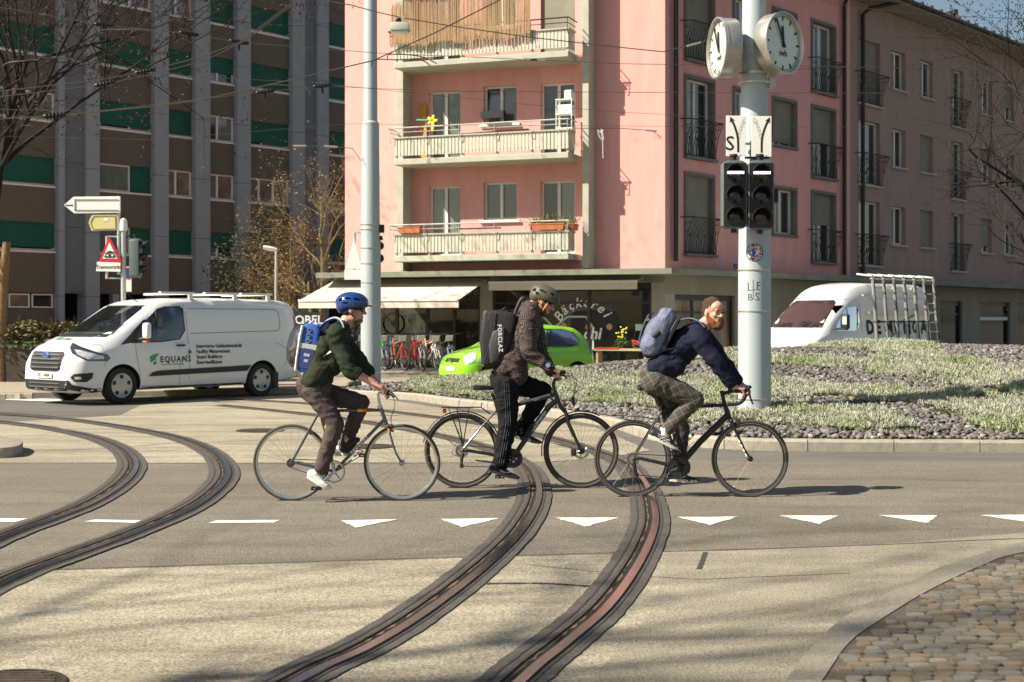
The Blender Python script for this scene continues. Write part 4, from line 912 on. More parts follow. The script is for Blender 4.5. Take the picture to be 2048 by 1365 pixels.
# silvery cushions : tufts of blades
m_sil = M("silver_leaf", (.20,.225,.145), .8); nt, b_ = nodes(m_sil); geo = N(nt, "ShaderNodeNewGeometry"); tc = N(nt, "ShaderNodeTexCoord")
no = N(nt, "ShaderNodeTexNoise"); no.inputs["Scale"].default_value = 1.1; no.inputs["Detail"].default_value = 5; nt.links.new(tc.outputs["Object"], no.inputs[0])
c1 = ramp(nt, geo.outputs["Random Per Island"], [(0, (.22,.235,.15)), (.4, (.34,.35,.255)), (.8, (.48,.485,.385)), (1, (.60,.60,.50))])
c2 = ramp(nt, no.outputs[0], [(.35, (.70,.82,.48)), (.52, (1.,1.,1.))]); nt.links.new(mixc(nt, .9, c1, c2, 'MULTIPLY'), b_.inputs["Base Color"]); b_.inputs["Subsurface Weight"].default_value = 0
def tufts(xs, ys, zs, nb, hmin, hmax, spread, w):
    n = len(xs); V0 = []; m = n*nb
    x = np.repeat(xs, nb)+rng.normal(0, .03, m); y = np.repeat(ys, nb)+rng.normal(0, .03, m); z = np.repeat(zs, nb)
    a = rng.uniform(0, 6.283, m); l = rng.uniform(hmin, hmax, m); t = rng.uniform(0, spread, m)
    dx, dy, dz = np.sin(t)*np.cos(a)*l, np.sin(t)*np.sin(a)*l, np.cos(t)*l; b = rng.uniform(0, 6.283, m); wx, wy = np.cos(b)*w, np.sin(b)*w
    p0 = np.stack([x-wx*.6, y-wy*.6, z], -1); p1 = np.stack([x+wx*.6, y+wy*.6, z], -1); p2 = np.stack([x+dx+wx, y+dy+wy, z+dz*.8], -1); p3 = np.stack([x+dx*1.1-wx*.6, y+dy*1.1-wy*.6, z+dz], -1)
    return np.stack([p0, p1, p2, p3], 1).reshape(-1,3), np.arange(m*4).reshape(-1,4)
pi = inb; bump = .05*np.sin(X[pi]*3.1)*np.sin(Y[pi]*2.6)+.03*np.sin(X[pi]*7+Y[pi]*5)
vv, ff = tufts(X[pi], Y[pi], Zh[pi]+.03+np.clip(bump, 0, .08), 14, .025, .080, 1.25, .0048)
npmesh("ground_cover", vv-np.array([4,24,0]), ff, m_sil, isl, kind='stuff')
# cushions under the leaves (darker stems)
vv, ff = tufts(X[pi], Y[pi], Zh[pi], 3, .03, .07, 1.3, .03); npmesh("ground_cover_stems", vv-np.array([4,24,0]), ff, M("stem_green", (.14,.16,.08), .9), isl, kind='stuff')
# dry leaves lying on the gravel
m_dry = M("dry_leaf", (.45,.17,.05), .8, var=.4, vscale=30); mb = MB()
for _ in range(60):
    i = rng.integers(len(X)); x, y, z = X[i]-4, Y[i]-24, Zh[i]+.08; a = rng.uniform(0,6); s = .03
    mb.add([(x-s*math.cos(a), y-s*math.sin(a), z), (x+.5*s*math.sin(a), y-.5*s*math.cos(a), z+.01), (x+s*math.cos(a), y+s*math.sin(a), z+.02), (x-.5*s*math.sin(a), y+.5*s*math.cos(a), z+.01)], [(0,1,2,3)])
mb.build("dry_leaves", m_dry, isl, fix=False, kind='stuff')

# ---------------- trees ----------------
def tree(name, label, cat, loc, h, spread, seed, m_bark, m_leaf=None, nleaf=0, lsize=.05, lean=(0,0,0), levels=4, r0=.12, trunk_h=.3, nb=(5,4,4,3), group=None, droop=0, leaf_at=2, aim=None, knots=False, late=.35):
    rr = random.Random(seed); t = thing(name, label, cat, loc, group=group); mbt = MB(); mbb = MB(); tips = []
    def grow(p, d, L, r, lv):
        pts = [p]; rs = [r]; k = 6 if lv < 2 else 4
        for i in range(k):
            d = (d+V((rr.gauss(0,.16), rr.gauss(0,.16), rr.gauss(0,.10)-droop*lv*.05))*(1 if lv else .35)).normalized()
            pts.append(pts[-1]+d*L/k); rs.append(r*(1-.62*(i+1)/k))
        (mbt if lv == 0 else mbb).tube(pts, rs, 7 if lv < 2 else (4 if lv == 2 else 3))
        if lv >= leaf_at: tips.extend(pts[1:])
        if knots and lv >= 2:
            for q in pts[1:]: mbb.ell(q, (.014,.014,.022), None, 5, 4)
        if lv < levels:
            for j in range(nb[lv]):
                i = rr.randint(max(1, int(k*(late if lv == 0 else .35))), k); a = rr.uniform(0, 6.283); q = pts[i]
                dd = (pts[i]-pts[i-1]).normalized(); o = dd.orthogonal().normalized(); o = Quaternion(dd, a) @ o
                nd = (dd*rr.uniform(.5,1.)+o*rr.uniform(.6,1.1)+V((0,0,.25-droop))); 
                if aim and lv == 0: nd += V(aim)*.8
                grow(q, nd.normalized(), L*rr.uniform(.5,.75)*(spread if lv == 0 else 1), rs[i]*.7, lv+1)
    grow(V((0,0,0)), V(lean)+V((0,0,1)), h*(1-trunk_h*.3), r0, 0)
    mbt.build("trunk", m_bark, t, smooth=70); cr = mbb.build("crown", m_bark, t, fix=False)
    if m_leaf and nleaf:
        ml = MB()
        for _ in range(nleaf):
            q = rr.choice(tips)+V((rr.gauss(0,.04), rr.gauss(0,.04), rr.gauss(0,.04))); a = V((rr.gauss(0,1), rr.gauss(0,1), rr.gauss(0,1))).normalized(); b = a.orthogonal().normalized(); s = lsize*rr.uniform(.6,1.3)
            ml.add([q-a*s, q+b*s*.5, q+a*s, q-b*s*.5], [(0,1,2,3)])
        ml.build("leaves", m_leaf, cr, fix=False, kind='stuff')
    return t
bark_d = M("bark_dark", (.035,.026,.018), .9, var=.5, vscale=12, bump=.6); bark_l = M("bark_mossy", (.19,.15,.055), .9, col2=(.10,.085,.05), vscale=9, bump=.4)
lf_r = M("russet_leaf", (.16,.075,.03), .8, var=.5, vscale=14); lf_g = M("dull_evergreen", (.030,.042,.012), .8, var=.5, vscale=10); lf_o = M("yellow_olive_leaf", (.20,.15,.05), .8, var=.5, vscale=12)
# left foreground-ish tree in front of the green building
q = P(-60, 640, 34); tree("bare_tree", "dark tree with sparse withered leaves reaching in at the top left", "tree", (q.x, q.y, 0), 8.8, .92, 4, M("bark_soot", (.014,.010,.008), .95), M("withered_leaf", (.075,.035,.016), .9, var=.5, vscale=14), 6500, .040, lean=(.08,0,0), r0=.15, nb=(9,5,4,4), aim=(.5,0,.1), leaf_at=2)  # bark is one even near-black brown
q = P(2, 640, 33); t = thing("tree_stump", "tan pollarded tree trunk at the left edge under the dark tree", "tree", (q.x, q.y, 0)); mb = MB(); mb.tube([(0,0,0),(.0,0,1.5),(.06,0,2.6),(.14,0,3.4)], [.16,.13,.11,.09], 8); mb.build("trunk", M("bark_tan", (.22,.13,.06), .9, var=.4, vscale=9, bump=.5), t, smooth=60)
q = P(640, 600, 47); tree("bare_tree", "mossy-branched tree with last russet leaves between the grey block and the pink building", "tree", (q.x, q.y, 0), 4.3, 1.0, 21, bark_l, lf_o, 1500, .04, r0=.13, nb=(9,5,4,3), leaf_at=2, trunk_h=.2)
q = P(575, 600, 49); tree("bare_tree", "smaller browning tree just right of the street lamp", "tree", (q.x, q.y, 0), 3.1, .85, 33, bark_l, lf_r, 1700, .045, r0=.10, nb=(9,5,4,3), leaf_at=1)
q = P(520, 600, 50); tree("evergreen_shrub", "dark evergreen shrub left of the street lamp, above the white van's roof", "shrub", (q.x, q.y, 0), 2.7, 1.3, 8, bark_d, lf_g, 5200, .06, r0=.09, nb=(12,5,4,3), leaf_at=1)
q = P(680, 600, 44); tree("bare_tree", "slim mossy trunk behind the leftmost rider's head", "tree", (q.x-.7, q.y, 0), 3.1, .7, 12, bark_l, lf_o, 300, .04, r0=.10, nb=(5,3,3,2))
q = P(2105, 640, 31); tree("bare_tree", "bare knotty tree with dark twigs against the old-rose facade at the right edge", "tree", (q.x, q.y, 0), 5.8, .95, 9, M("bark_black", (.022,.016,.012), .9), None, 0, r0=.14, nb=(10,5,4,3), aim=(-.7,0,-.02), knots=True, leaf_at=9)
# off-frame tree at the left whose twigs shade the right foreground
tree("bare_tree", "bare tree standing left of the camera, casting soft twig shadows on the slab", "tree", (-12.0, -1.2, 0), 14.5, .45, 17, bark_d, None, 0, r0=.15, nb=(13,6,5,3), aim=(.5,.3,.0), levels=3, leaf_at=9, lean=(.02,.26,0), late=.72)
# hedge and wall at the left
def hedge(label, x0, x1, y, z0, h, n, mat, seed, d=.9, ls=.06, cat="hedge"):
    t = thing("hedge", label, cat, ((x0+x1)/2, y, 0)); rr = random.Random(seed); mb = MB(); L = x1-x0; mt = MB()
    for k in range(int(L/.35)):
        x = -L/2+k*.35+rr.uniform(-.1,.1); p = V((x, rr.uniform(-.2,.2), z0))
        for _ in range(5): e = p+V((rr.gauss(0,.22), rr.gauss(0,.15), h*rr.uniform(.6,1))); mt.tube([p, (p+e)/2+V((rr.gauss(0,.05),0,0)), e], [.014,.009,.004], 3)
    mt.build("stems", bark_l, t, fix=False)
    for _ in range(n):
        x = rr.uniform(-L/2, L/2); hh = h*(.72+.28*noise.noise((x*1.2, seed, 0))+.12*noise.noise((x*4, seed, 3))); z = z0+hh*rr.random()**.7; q = V((x, rr.gauss(0, d*.35), z)); a = V((rr.gauss(0,1), rr.gauss(0,1), rr.gauss(0,1))).normalized(); b = a.orthogonal().normalized(); s = ls*rr.uniform(.6,1.3)
        mb.add([q-a*s, q+b*s*.55, q+a*s, q-b*s*.55], [(0,1,2,3)])
    mb.build("foliage", mat, t, fix=False, kind='stuff'); return t
lf_h = M("hedge_brown", (.17,.12,.045), .8, col2=(.085,.085,.025), vscale=3); lf_gr = M("grass_green", (.10,.17,.03), .8, col2=(.05,.09,.02), vscale=4)
hedge("browning hedge along the wall behind the van's bonnet at the left", -14.5, -6.0, 33.6, .95, .75, 9500, lf_h, 2)
hedge("low green grass strip below the browning hedge at the left", -14.5, -6.5, 33.1, .85, .28, 5000, lf_gr, 5, .5, .05, "grass strip")
w = thing("garden_wall", "low dark retaining wall under the hedge at the left", "wall", (-10.5, 33, 0)); MB().bx((-6,-.1,.1), (4.8,.9,.92)).build("wall_body", M("dark_stained_concrete", (.06,.05,.038), .9, var=.4, vscale=3), w)
for i in range(9): MB().bx((-6+i*1.2,-.14,.92), (-4.81+i*1.2,.2,.99)).build("coping", M("dark_coping", (.09,.08,.06), .9), w)
# ---------------- street furniture ----------------
m_pole = M("pole_paint", (.40,.46,.475), .5, .1, var=.05, vscale=2.5, bump=.08, bscale=70, stretch=(1,1,.3)); m_band = M("steel_band", (.65,.58,.42), .35, .9); m_galv = M("galvanised", (.50,.52,.50), .45, .5, var=.1, vscale=8)
m_blk = M("signal_black", (.012,.013,.014), .5); m_sgn = M("sign_white", (.80,.79,.74), .5); m_ink = M("sign_ink", (.012,.012,.012), .6); m_red = M("sign_red", (.55,.02,.03), .5)
m_sh = M("signal_housing", (.10,.13,.13), .45, coat=.2); m_lens = M("signal_lens_off", (.01,.01,.01), .15, coat=.6); m_clk = M("clock_case", (.46,.44,.40), .32, .6, var=.1, vscale=3, stretch=(1,1,1)); m_face = M("clock_face", (.62,.68,.58), .35, coat=.5)
# right tram pole with clocks and signals
pb = P(1508, 845, 18.9); pole = thing("tram_pole", "thick pale grey-blue tram pole carrying clocks and signals behind the rightmost rider", "pole", (pb.x, pb.y, 0)); s = 18.9/F; gz = .22
def pz(py): return CH-(py-HY)*s
MB().lathe([(.215,gz-.25),(.212,pz(560)),(.206,pz(460)),(.200,pz(400)),(.17,pz(160)),(.155,pz(-40)),(.15,pz(-500)),(.02,pz(-505))], n=40).build("shaft", m_pole, pole, smooth=30)
MB().bx((.205,-.03,gz), (.225,.06,pz(470))).build("cable_cover", m_galv, pole)
for py in (168,148,541,623,798,150): MB().lathe([(.221,pz(py)-.008),(.221,pz(py)+.008),(.213,pz(py)+.008),(.213,pz(py)-.008)], n=40, closed=True).build("steel_band", m_band, pole, smooth=30)
MB().box((.24,0,pz(165)), (.10,.12,.16)).build("junction_box", m_galv, pole, bevel=.01)
def cyl_fn(px, py, r=.2135):
    cx = (px-1508)*s
    return lambda a, b: V((r*math.sin((cx+a)/r), -r*math.cos((cx+a)/r), pz(py)+b))
m_grf = M("marker_ink", (.03,.03,.03), .6)
for ch, px, py, sz in (("I",1491,581,.14),("F",1511,579,.14),("B",1495,602,.13),("S",1509,602,.15)): text_on("graffiti", ch, None, None, None, m_grf, pole, fn=cyl_fn(px, py), size=sz, bold=-.001)
mb = MB()
for (x0,y0,x1,y1) in ((1501,561,1501,600),(1489,582,1514,580)):
    for k in range(10):
        for (dx, dy) in ((0,0),):
            a, b = (x0+(x1-x0)*k/10, y0+(y1-y0)*k/10), (x0+(x1-x0)*(k+1)/10, y0+(y1-y0)*(k+1)/10); f0 = cyl_fn(1508, 600)
            w_ = .5; nx, ny = (w_, 0) if x0 == x1 else (0, w_)
            mb.add([f0((a[0]-1508+nx)*s, (600-a[1]+ny)*s), f0((a[0]-1508-nx)*s, (600-a[1]-ny)*s), f0((b[0]-1508-nx)*s, (600-b[1]-ny)*s), f0((b[0]-1508+nx)*s, (600-b[1]+ny)*s)], [(0,1,2,3)])
mb.build("graffiti", m_grf, pole, fix=False)
# round sticker
def disc_on(px, py, r, mat, nm, rr=.214, off=0, inner=0.):
    f0 = cyl_fn(px, py, rr+off); mb = MB(); n = 28; vs = [f0(inner*math.cos(t), inner*math.sin(t)) for t in [6.283*k/n for k in range(n)]]+[f0(r*math.cos(t), r*math.sin(t)) for t in [6.283*k/n for k in range(n)]]
    mb.add(vs, [(k, (k+1) % n, n+(k+1) % n, n+k) for k in range(n)]+([tuple(range(n))] if not inner else [])); return mb.build(nm, mat, pole, fix=False)
m_sw = M("sticker_white", (.8,.8,.78), .4); m_sb = M("sticker_blue", (.03,.10,.35), .4)
disc_on(1504, 507, .118, m_ink, "sticker", off=.001); disc_on(1504, 507, .072, m_sw, "sticker", off=.002); disc_on(1504, 507, .064, m_red, "sticker", off=.003, inner=.040); disc_on(1500, 507, .045, m_sb, "sticker", off=.0035)
for k, ch in enumerate("CLEAN AIR NETWORK * URBAN BASEL * "[:32]):
    if ch == ' ': continue
    a = -6.283*k/32; f0 = cyl_fn(1504, 507, .2165); v, f = text2d(ch, size=.035, bold=.001)
    MB().add([f0(.082*math.sin(-a)+x*math.cos(-a)+y*math.sin(-a), .082*math.cos(-a)-x*math.sin(-a)+y*math.cos(-a)) for x, y in v], f).build("sticker_letter", m_sw, pole, fix=False)
f0 = cyl_fn(1504, 507, .2175); MB().add([f0(a*s*.85, b*s*.85) for a, b in ((-14,-7),(-8,4),(-2,10),(8,12),(12,4),(7,-2),(10,-9),(0,-13),(-6,-6))], [tuple(range(9))]).build("sticker", m_sw, pole, fix=False)
# clocks
def clock(px, py, Yd, yaw, label, rad):
    c = P(px, py, Yd); t = thing("station_clock", label, "clock", c, R(yaw), group="twin round clocks on the tram pole")  # local -y = facing
    ax = (0,-1,0)
    MB().lathe([(rad*.97,-.09),(rad,-.07),(rad,.10),(rad*1.02,.10),(rad*1.02,.13),(rad*.95,.13),(rad*.95,.094)], (0,0,0), ax, 56).build("case", m_clk, t, smooth=35)
    MB().lathe([(rad*.95,.095),(rad*.95,.10)], (0,0,0), ax, 56).build("face", m_face, t)
    MB().lathe([(rad*1.0,.10),(rad*1.03,.145),(rad*.98,.15),(rad*.94,.115)], (0,0,0), ax, 56, closed=True).build("bezel", M("clock_bezel", (.60,.57,.50), .3, .7), t, smooth=35)
    def bar(a, r0, r1, w, y, nm, w2=None):
        w2 = w2 or w; d = V((math.sin(a), 0, math.cos(a))); q = V((math.cos(a), 0, -math.sin(a))); mb = MB()
        mb.add([d*r0-q*w+V((0,y,0)), d*r0+q*w+V((0,y,0)), d*r1+q*w2+V((0,y,0)), d*r1-q*w2+V((0,y,0)), d*r0-q*w+V((0,y-.006,0)), d*r0+q*w+V((0,y-.006,0)), d*r1+q*w2+V((0,y-.006,0)), d*r1-q*w2+V((0,y-.006,0))], [(0,1,2,3),(4,5,6,7),(0,1,5,4),(1,2,6,5),(2,3,7,6),(3,0,4,7)]); return mb.build(nm, m_ink, t)
    for k in range(60): bar(6.2832*k/60, rad*(.74 if k % 5 == 0 else .86), rad*.90, rad*(.030 if k % 5 == 0 else .011), -.101, "minute_mark" if k % 5 else "hour_mark")
    bar(R(-4), -rad*.14, rad*.56, rad*.055, -.112, "hour_hand", rad*.045); bar(R(-28), -rad*.16, rad*.86, rad*.042, -.120, "minute_hand", rad*.030)
    text_on("clock_lettering", "ıwb", V((rad*.02,-.103,-rad*.42)), V((1,0,0)), Z, m_ink, t, size=rad*.30, bold=.003); return t
clock(1553, 89, 18.75, 43, "round white clock facing the camera, right side of the tram pole top", .405)
clock(1453, 97, 18.7, -79, "round white clock turned edge-on, left side of the tram pole top", .395)
for x in (-.30, .28): MB().tube([(x*.2,0,pz(88)),(x,-.05,pz(92))], .05, 10).build("clock_arm", m_blk, pole, smooth=40)
# lane signs
def lane_sign(px0, px1, py0, py1, txt, mir, label):
    Yd = 18.6; a, b = P(px0, py1, Yd), P(px1, py0, Yd); w, h = b.x-a.x, b.z-a.z; t = thing("lane_sign", label, "sign", a, 0)
    MB().bx((0,-.006,0), (w,.0,h)).build("plate", m_sgn, t, bevel=.003); mb = MB(T=None); m = -1 if mir else 1; cx = w*.5 if mir else w*.62
    pts = crom([(cx+m*0, 0, h*.10), (cx-m*w*.02, 0, h*.45), (cx-m*w*.17, 0, h*.72), (cx-m*w*.30, 0, h*.86)], 6)
    for p, q in zip(pts, pts[1:]):
        d = (q-p).normalized(); o = V((-d.z, 0, d.x))*.014; mb.add([p-o-V((0,.008,0)), p+o-V((0,.008,0)), q+o-V((0,.008,0)), q-o-V((0,.008,0))], [(0,1,2,3)])
    e = pts[-1]; d = (pts[-1]-pts[-3]).normalized(); o = V((-d.z,0,d.x)); y = V((0,-.008,0)); mb.add([e-o*.035+y, e+d*.07+y, e+o*.035+y], [(0,1,2)]); mb.build("arrow", m_ink, t, fix=False)
    md = MB(); pts2 = [V((2*(pts[0].x)-p.x, 0, p.z)) for p in pts]; k0 = len(pts2)//3
    for i, (p, q) in enumerate(zip(pts2[k0:], pts2[k0+1:])):
        d = (q-p).normalized(); o = V((-d.z,0,d.x))
        for sgn in (-1, 1): md.add([p+o*.016*sgn+y, p+o*.012*sgn+y, q+o*.012*sgn+y, q+o*.016*sgn+y], [(0,1,2,3)])
        if i % 2 == 0: md.add([p-o*.014+y, p+o*.014+y, p+o*.014+d*.006+y, p-o*.014+d*.006+y], [(0,1,2,3)])
    e = pts2[-1]; d = (pts2[-1]-pts2[-3]).normalized(); o = V((-d.z,0,d.x))
    for p, q in ((e-o*.03, e+d*.06), (e+d*.06, e+o*.03), (e+o*.03, e-o*.03)):
        dd = (q-p).normalized(); oo = V((-dd.z,0,dd.x))*.002; md.add([p-oo+y, p+oo+y, q+oo+y, q-oo+y], [(0,1,2,3)])
    md.build("dotted_arrow", M("sign_grey", (.30,.30,.29), .6), t, fix=False)
    if txt: text_on("sign_letter", txt, V((w*.20,-.008,h*.15)), V((1,0,0)), Z, m_ink, t, size=.27, bold=.002)
    for x in (.3,.7): MB().lathe([(.008,0),(.008,.014)], (w*x,-.002,.02), (0,-1,0), 8).build("bolt", m_galv, t)
    return t
lane_sign(1452, 1491, 232, 313, "S", False, "white lane sign with a large S and an arrow bending left, on the tram pole")
lane_sign(1503, 1543, 233, 314, "", True, "white lane sign with an arrow bending right, without a letter, on the tram pole")
def signal(px0, px1, py0, py1, Yd, label, rz=0., lit=True):
    a, b = P(px0, py1, Yd), P(px1, py0, Yd); w, h = b.x-a.x, b.z-a.z; t = thing("tram_signal", label, "traffic light", ((a.x+b.x)/2, Yd, a.z), rz, group="three-lens tram signals")
    poly = [(-w/2,.04),(-w/2+.05,0),(w/2-.05,0),(w/2,.04),(w/2,h-.04),(w/2-.06,h),(-w/2+.06,h),(-w/2,h-.04)]
    MB().prism(poly, (0,-.05,0), (1,0,0), (0,0,1), (0,1,0), .20).build("housing", m_sh, t, bevel=.012, seg=2, smooth=40)
    MB().bx((-w/2+.018,-.058,.025), (w/2-.018,-.045,h-.035)).build("backplate", m_blk, t)
    for i in range(3):
        z = h*(.18+.315*i); r = h*.135
        MB().lathe([(r*.9,.0),(r*.7,.012),(r*.3,.03),(.001,.034)], (0,-.058,z), (0,-1,0), 24).build("lens", m_lens, t, smooth=60)
        vs = []; fs = []; n = 16
        for k in range(n+1):
            an = R(-25)+R(230)*k/n
            for rr_, d in ((r, -.055), (r, -.055-.19*(.35+.65*max(0, math.sin(an)))), (r*.93, -.055-.19*(.35+.65*max(0, math.sin(an)))), (r*.93, -.055)): vs.append((rr_*math.cos(an), d, z+rr_*math.sin(an)))
        for k in range(n):
            for j in range(4): fs.append((4*k+j, 4*k+(j+1) % 4, 4*k+4+(j+1) % 4, 4*k+4+j))
        MB().add(vs, fs).build("visor", m_blk, t, smooth=40)
    if lit: MB().bx((-h*.125,-.105,h*.81-.012), (h*.125,-.100,h*.81+.022)).build("light_bar", M("signal_white_lit", (.9,.7,.75), .4, emit=(1,.78,.8,1.6)), t)
    MB().lathe([(.04,h),(.04,h+.06),(.055,h+.06),(.055,h+.09)], (0,.05,0), (0,0,1), 12).build("bracket", m_blk, t, smooth=40); MB().lathe([(.04,-.05),(.04,.0)], (0,.05,0), (0,0,1), 12).build("bracket", m_blk, t)
    return t
signal(1444, 1493, 322, 458, 18.45, "left one of the paired tram signals on the clock pole, showing a white bar"); signal(1495, 1547, 322, 460, 18.45, "right one of the paired tram signals on the clock pole, showing a white bar")
MB().bx((-.16,-.25,pz(322)), (.16,-.21,pz(318))).build("signal_bracket", m_blk, pole); MB().bx((-.22,-.24,pz(290)-.03), (.22,-.20,pz(290))).build("sign_bracket", m_galv, pole); MB().bx((.20,.02,pz(405)), (.33,.2,pz(378))).build("signal_box", m_blk, pole)
# left tram pole
Yl = 29.6; pb = P(741, 782, Yl); lp = thing("tram_pole", "thick pale grey-blue tram pole behind the leftmost rider, slimmer above a collar", "pole", (pb.x, pb.y, 0)); s2 = Yl/F
zq = lambda py: CH-(py-HY)*s2
MB().lathe([(.205,-.1),(.203,zq(560)),(.200,zq(470)),(.185,zq(262)),(.185,zq(247)),(.148,zq(243)),(.140,zq(0)),(.13,zq(-300)),(.01,zq(-302))], n=36).build("shaft", m_pole, lp, smooth=30)
MB().bx((.195,-.03,.1), (.215,.06,zq(475))).build("cable_cover", m_galv, lp)
for py in (450,460,497,528,566,611,745): MB().lathe([(.211,zq(py)-.009),(.211,zq(py)+.009),(.203,zq(py)+.009),(.203,zq(py)-.009)], n=36, closed=True).build("steel_band", m_band, lp, smooth=30)
MB().box((.24,0,zq(458)), (.10,.14,.17)).build("control_box", m_blk, lp, bevel=.01); MB().lathe([(.03,0),(.05,.09)], (.22,0,zq(472)), (0,0,-1), 10).build("cable_gland", m_blk, lp)
for py in (492, 517): MB().lathe([(.075,-.05),(.09,.0),(.06,.06)], (.20,.06,zq(py)), (.3,1,0), 14).build("signal_visor", m_blk, lp, smooth=40)
# sign backs left of that pole
t = thing("warning_sign", "pale back of a triangular sign with a plate beneath, beside the left tram pole", "sign", P(706, 520, 29.8)); s3 = 29.8/F
MB().prism([(-14*s3,-18*s3),(18*s3,-18*s3),(2*s3,44*s3)], (0,0,0), (1,0,0), (0,0,1), (0,1,0), .02).build("plate", m_sgn, t, bevel=.004)
MB().bx((-17*s3,0,-26*s3-14*s3), (20*s3,.02,-20*s3)).build("sub_plate", m_sgn, t, bevel=.004)
MB().tube([(2.5*s3,.06,55*s3), (2.5*s3,.06,-36*s3)], .03, 8).build("post", m_galv, t, smooth=40); MB().tube([(2.5*s3,.06,55*s3), (22*s3,.06,55*s3)], .015, 6).build("bracket", m_galv, t); MB().tube([(2.5*s3,.06,-36*s3), (22*s3,.06,-36*s3)], .02, 6).build("bracket", m_galv, t)
# sign pole behind the van
Ys = 30.2; ss = Ys/F; sp = thing("sign_post", "galvanised post with bell cap rising behind the white van, carrying road signs", "pole", P(247, 640, Ys)-V((0,0,CH))); zs = lambda py: CH-(py-HY)*ss
xs_ = lambda px: (px-247)*ss
MB().tube([(0,0,0), (0,0,zs(462))], .055, 14).build("post", m_galv, sp, smooth=40); MB().lathe([(.085,zs(462)),(.085,zs(450)),(.07,zs(440)),(.02,zs(436))], n=14).build("bell_cap", M("bell_white", (.75,.74,.7), .4), sp, smooth=40)
MB().tube([(xs_(238),-.02,zs(395)), (xs_(238),-.02,zs(548))], .038, 10).build("side_post", m_galv, sp, smooth=40); MB().tube([(xs_(215),-.05,zs(473)), (xs_(215),-.05,zs(558))], .03, 10).build("side_post", m_galv, sp, smooth=40)
for a, b, py in ((215,250,474),(215,250,557),(236,250,470),(236,250,548)): MB().tube([(xs_(a),-.05,zs(py)), (xs_(b),-.0,zs(py))], .018, 8).build("clamp", m_galv, sp)
def board(name, label, polypx, Yd, mat, d=.03, edge=None, ref=None):
    sc = Yd/F; r = ref or polypx[0]; t = thing(name, label, "sign", P(*r, Yd)); MB().prism([((x-r[0])*sc, (r[1]-y)*sc) for x, y in polypx], (0,0,0), (1,0,0), (0,0,1), (0,1,0), d).build("plate", mat, t, bevel=.004); return t, sc
t, sc = board("direction_sign", "white arrow-shaped direction sign pointing left, blank, highest on the post", [(128,411),(147,394),(240,393),(240,426),(148,427)], Ys-.08, m_sgn, .06)
q = lambda x, y: ((x-128)*sc, (411-y)*sc)
mb = MB()
for (x0,y0,x1,y1) in ((149,399,237,401),(149,420,237,422),(149,399,151,422)): a, b = q(x0,y1), q(x1,y0); mb.bx((a[0],-.012,a[1]), (b[0],.0,b[1]))
mb.build("rim", M("sign_grey_edge", (.22,.24,.2), .6), t); MB().bx((q(131,412)[0],-.006,q(131,412)[1]), (q(146,410)[0],0,q(146,410)[1])).build("slot", m_ink, t)
t, sc = board("direction_sign", "small pale yellow sign with pointed left end under the white arrow sign", [(177,445),(184,430),(233,429),(234,461),(183,462)], Ys-.06, M("sign_yellow", (.62,.55,.25), .5), .03)
mb = MB(); mb.tube([((a-177)*sc,-.006,(445-b)*sc) for a, b in ((181,445),(187,433),(230,432),(231,458),(186,459))], .006, 4, closed=True); mb.build("rim", M("sign_olive", (.20,.18,.07), .6), t)
MB().bx((31*sc,-.006,3*sc), (40*sc,0,8*sc)).build("sticker", m_sgn, t)
tri = [(221,477),(243,522),(240,525),(201,525),(198,522),(217,477)]
t, sc = board("warning_sign", "red-bordered triangle with a tram pictogram behind the van", tri, Ys-.10, m_red, .02)
MB().prism([((x-221)*sc, (477-y)*sc) for x, y in ((219,485),(235,518),(205,518))], (0,-.006,0), (1,0,0), (0,0,1), (0,1,0), .006).build("field", m_sgn, t)
mb = MB(); g = lambda x, y: ((x-221)*sc, (477-y)*sc)
for poly in ([(208,514),(212,509),(229,509),(232,514),(229,516),(211,516)], [(210,506),(230,505),(230,507),(210,508)], [(213,505),(219,502),(227,504),(226,505)]): mb.prism([g(*p) for p in poly], (0,-.012,0), (1,0,0), (0,0,1), (0,1,0), .006)
mb.build("tram_pictogram", m_ink, t); mb = MB()
for poly in ([(213,510),(217,510),(217,513),(213,513)], [(223,510),(227,510),(227,513),(223,513)]): mb.prism([g(*p) for p in poly], (0,-.014,0), (1,0,0), (0,0,1), (0,1,0), .002)
mb.build("window", m_sgn, t)
t, sc = board("plate_sign", "white plate reading Tramvortritt under the triangle sign", [(192,543),(194,524),(241,526),(241,544)], Ys-.10, m_sgn, .02)
text_on("sign_lettering", "Tramvortritt", V((24.5*sc,-.004,5*sc)), V((1,0,0)), Z, m_ink, t, size=11*sc, bold=.001, sp=.9)
t, sc = board("no_stopping_sign", "small round blue and red no-stopping sign on a white plate behind the post", [(250,584),(250,534),(263,534),(263,584)], Ys+.3, m_sgn, .02)
MB().lathe([(.13,0),(.13,.008)], (6.5*sc,0,37*sc), (0,-1,0), 24).build("disc", m_red, t); MB().lathe([(.095,0),(.095,.012)], (6.5*sc,0,37*sc), (0,-1,0), 24).build("disc_field", M("sign_blue", (.02,.07,.35), .4), t)
sg = signal(262, 290, 478, 556, Ys, "traffic light seen from the side on the post behind the van, visors pointing right", rz=R(90), lit=False); sg['group'] = "side-on traffic light"
mb = MB(); mb.tube([(.02,0,zs(476)), (.14,0,zs(472)), (.26,0,zs(480))], .012, 6); mb.build("cable", m_blk, sp)
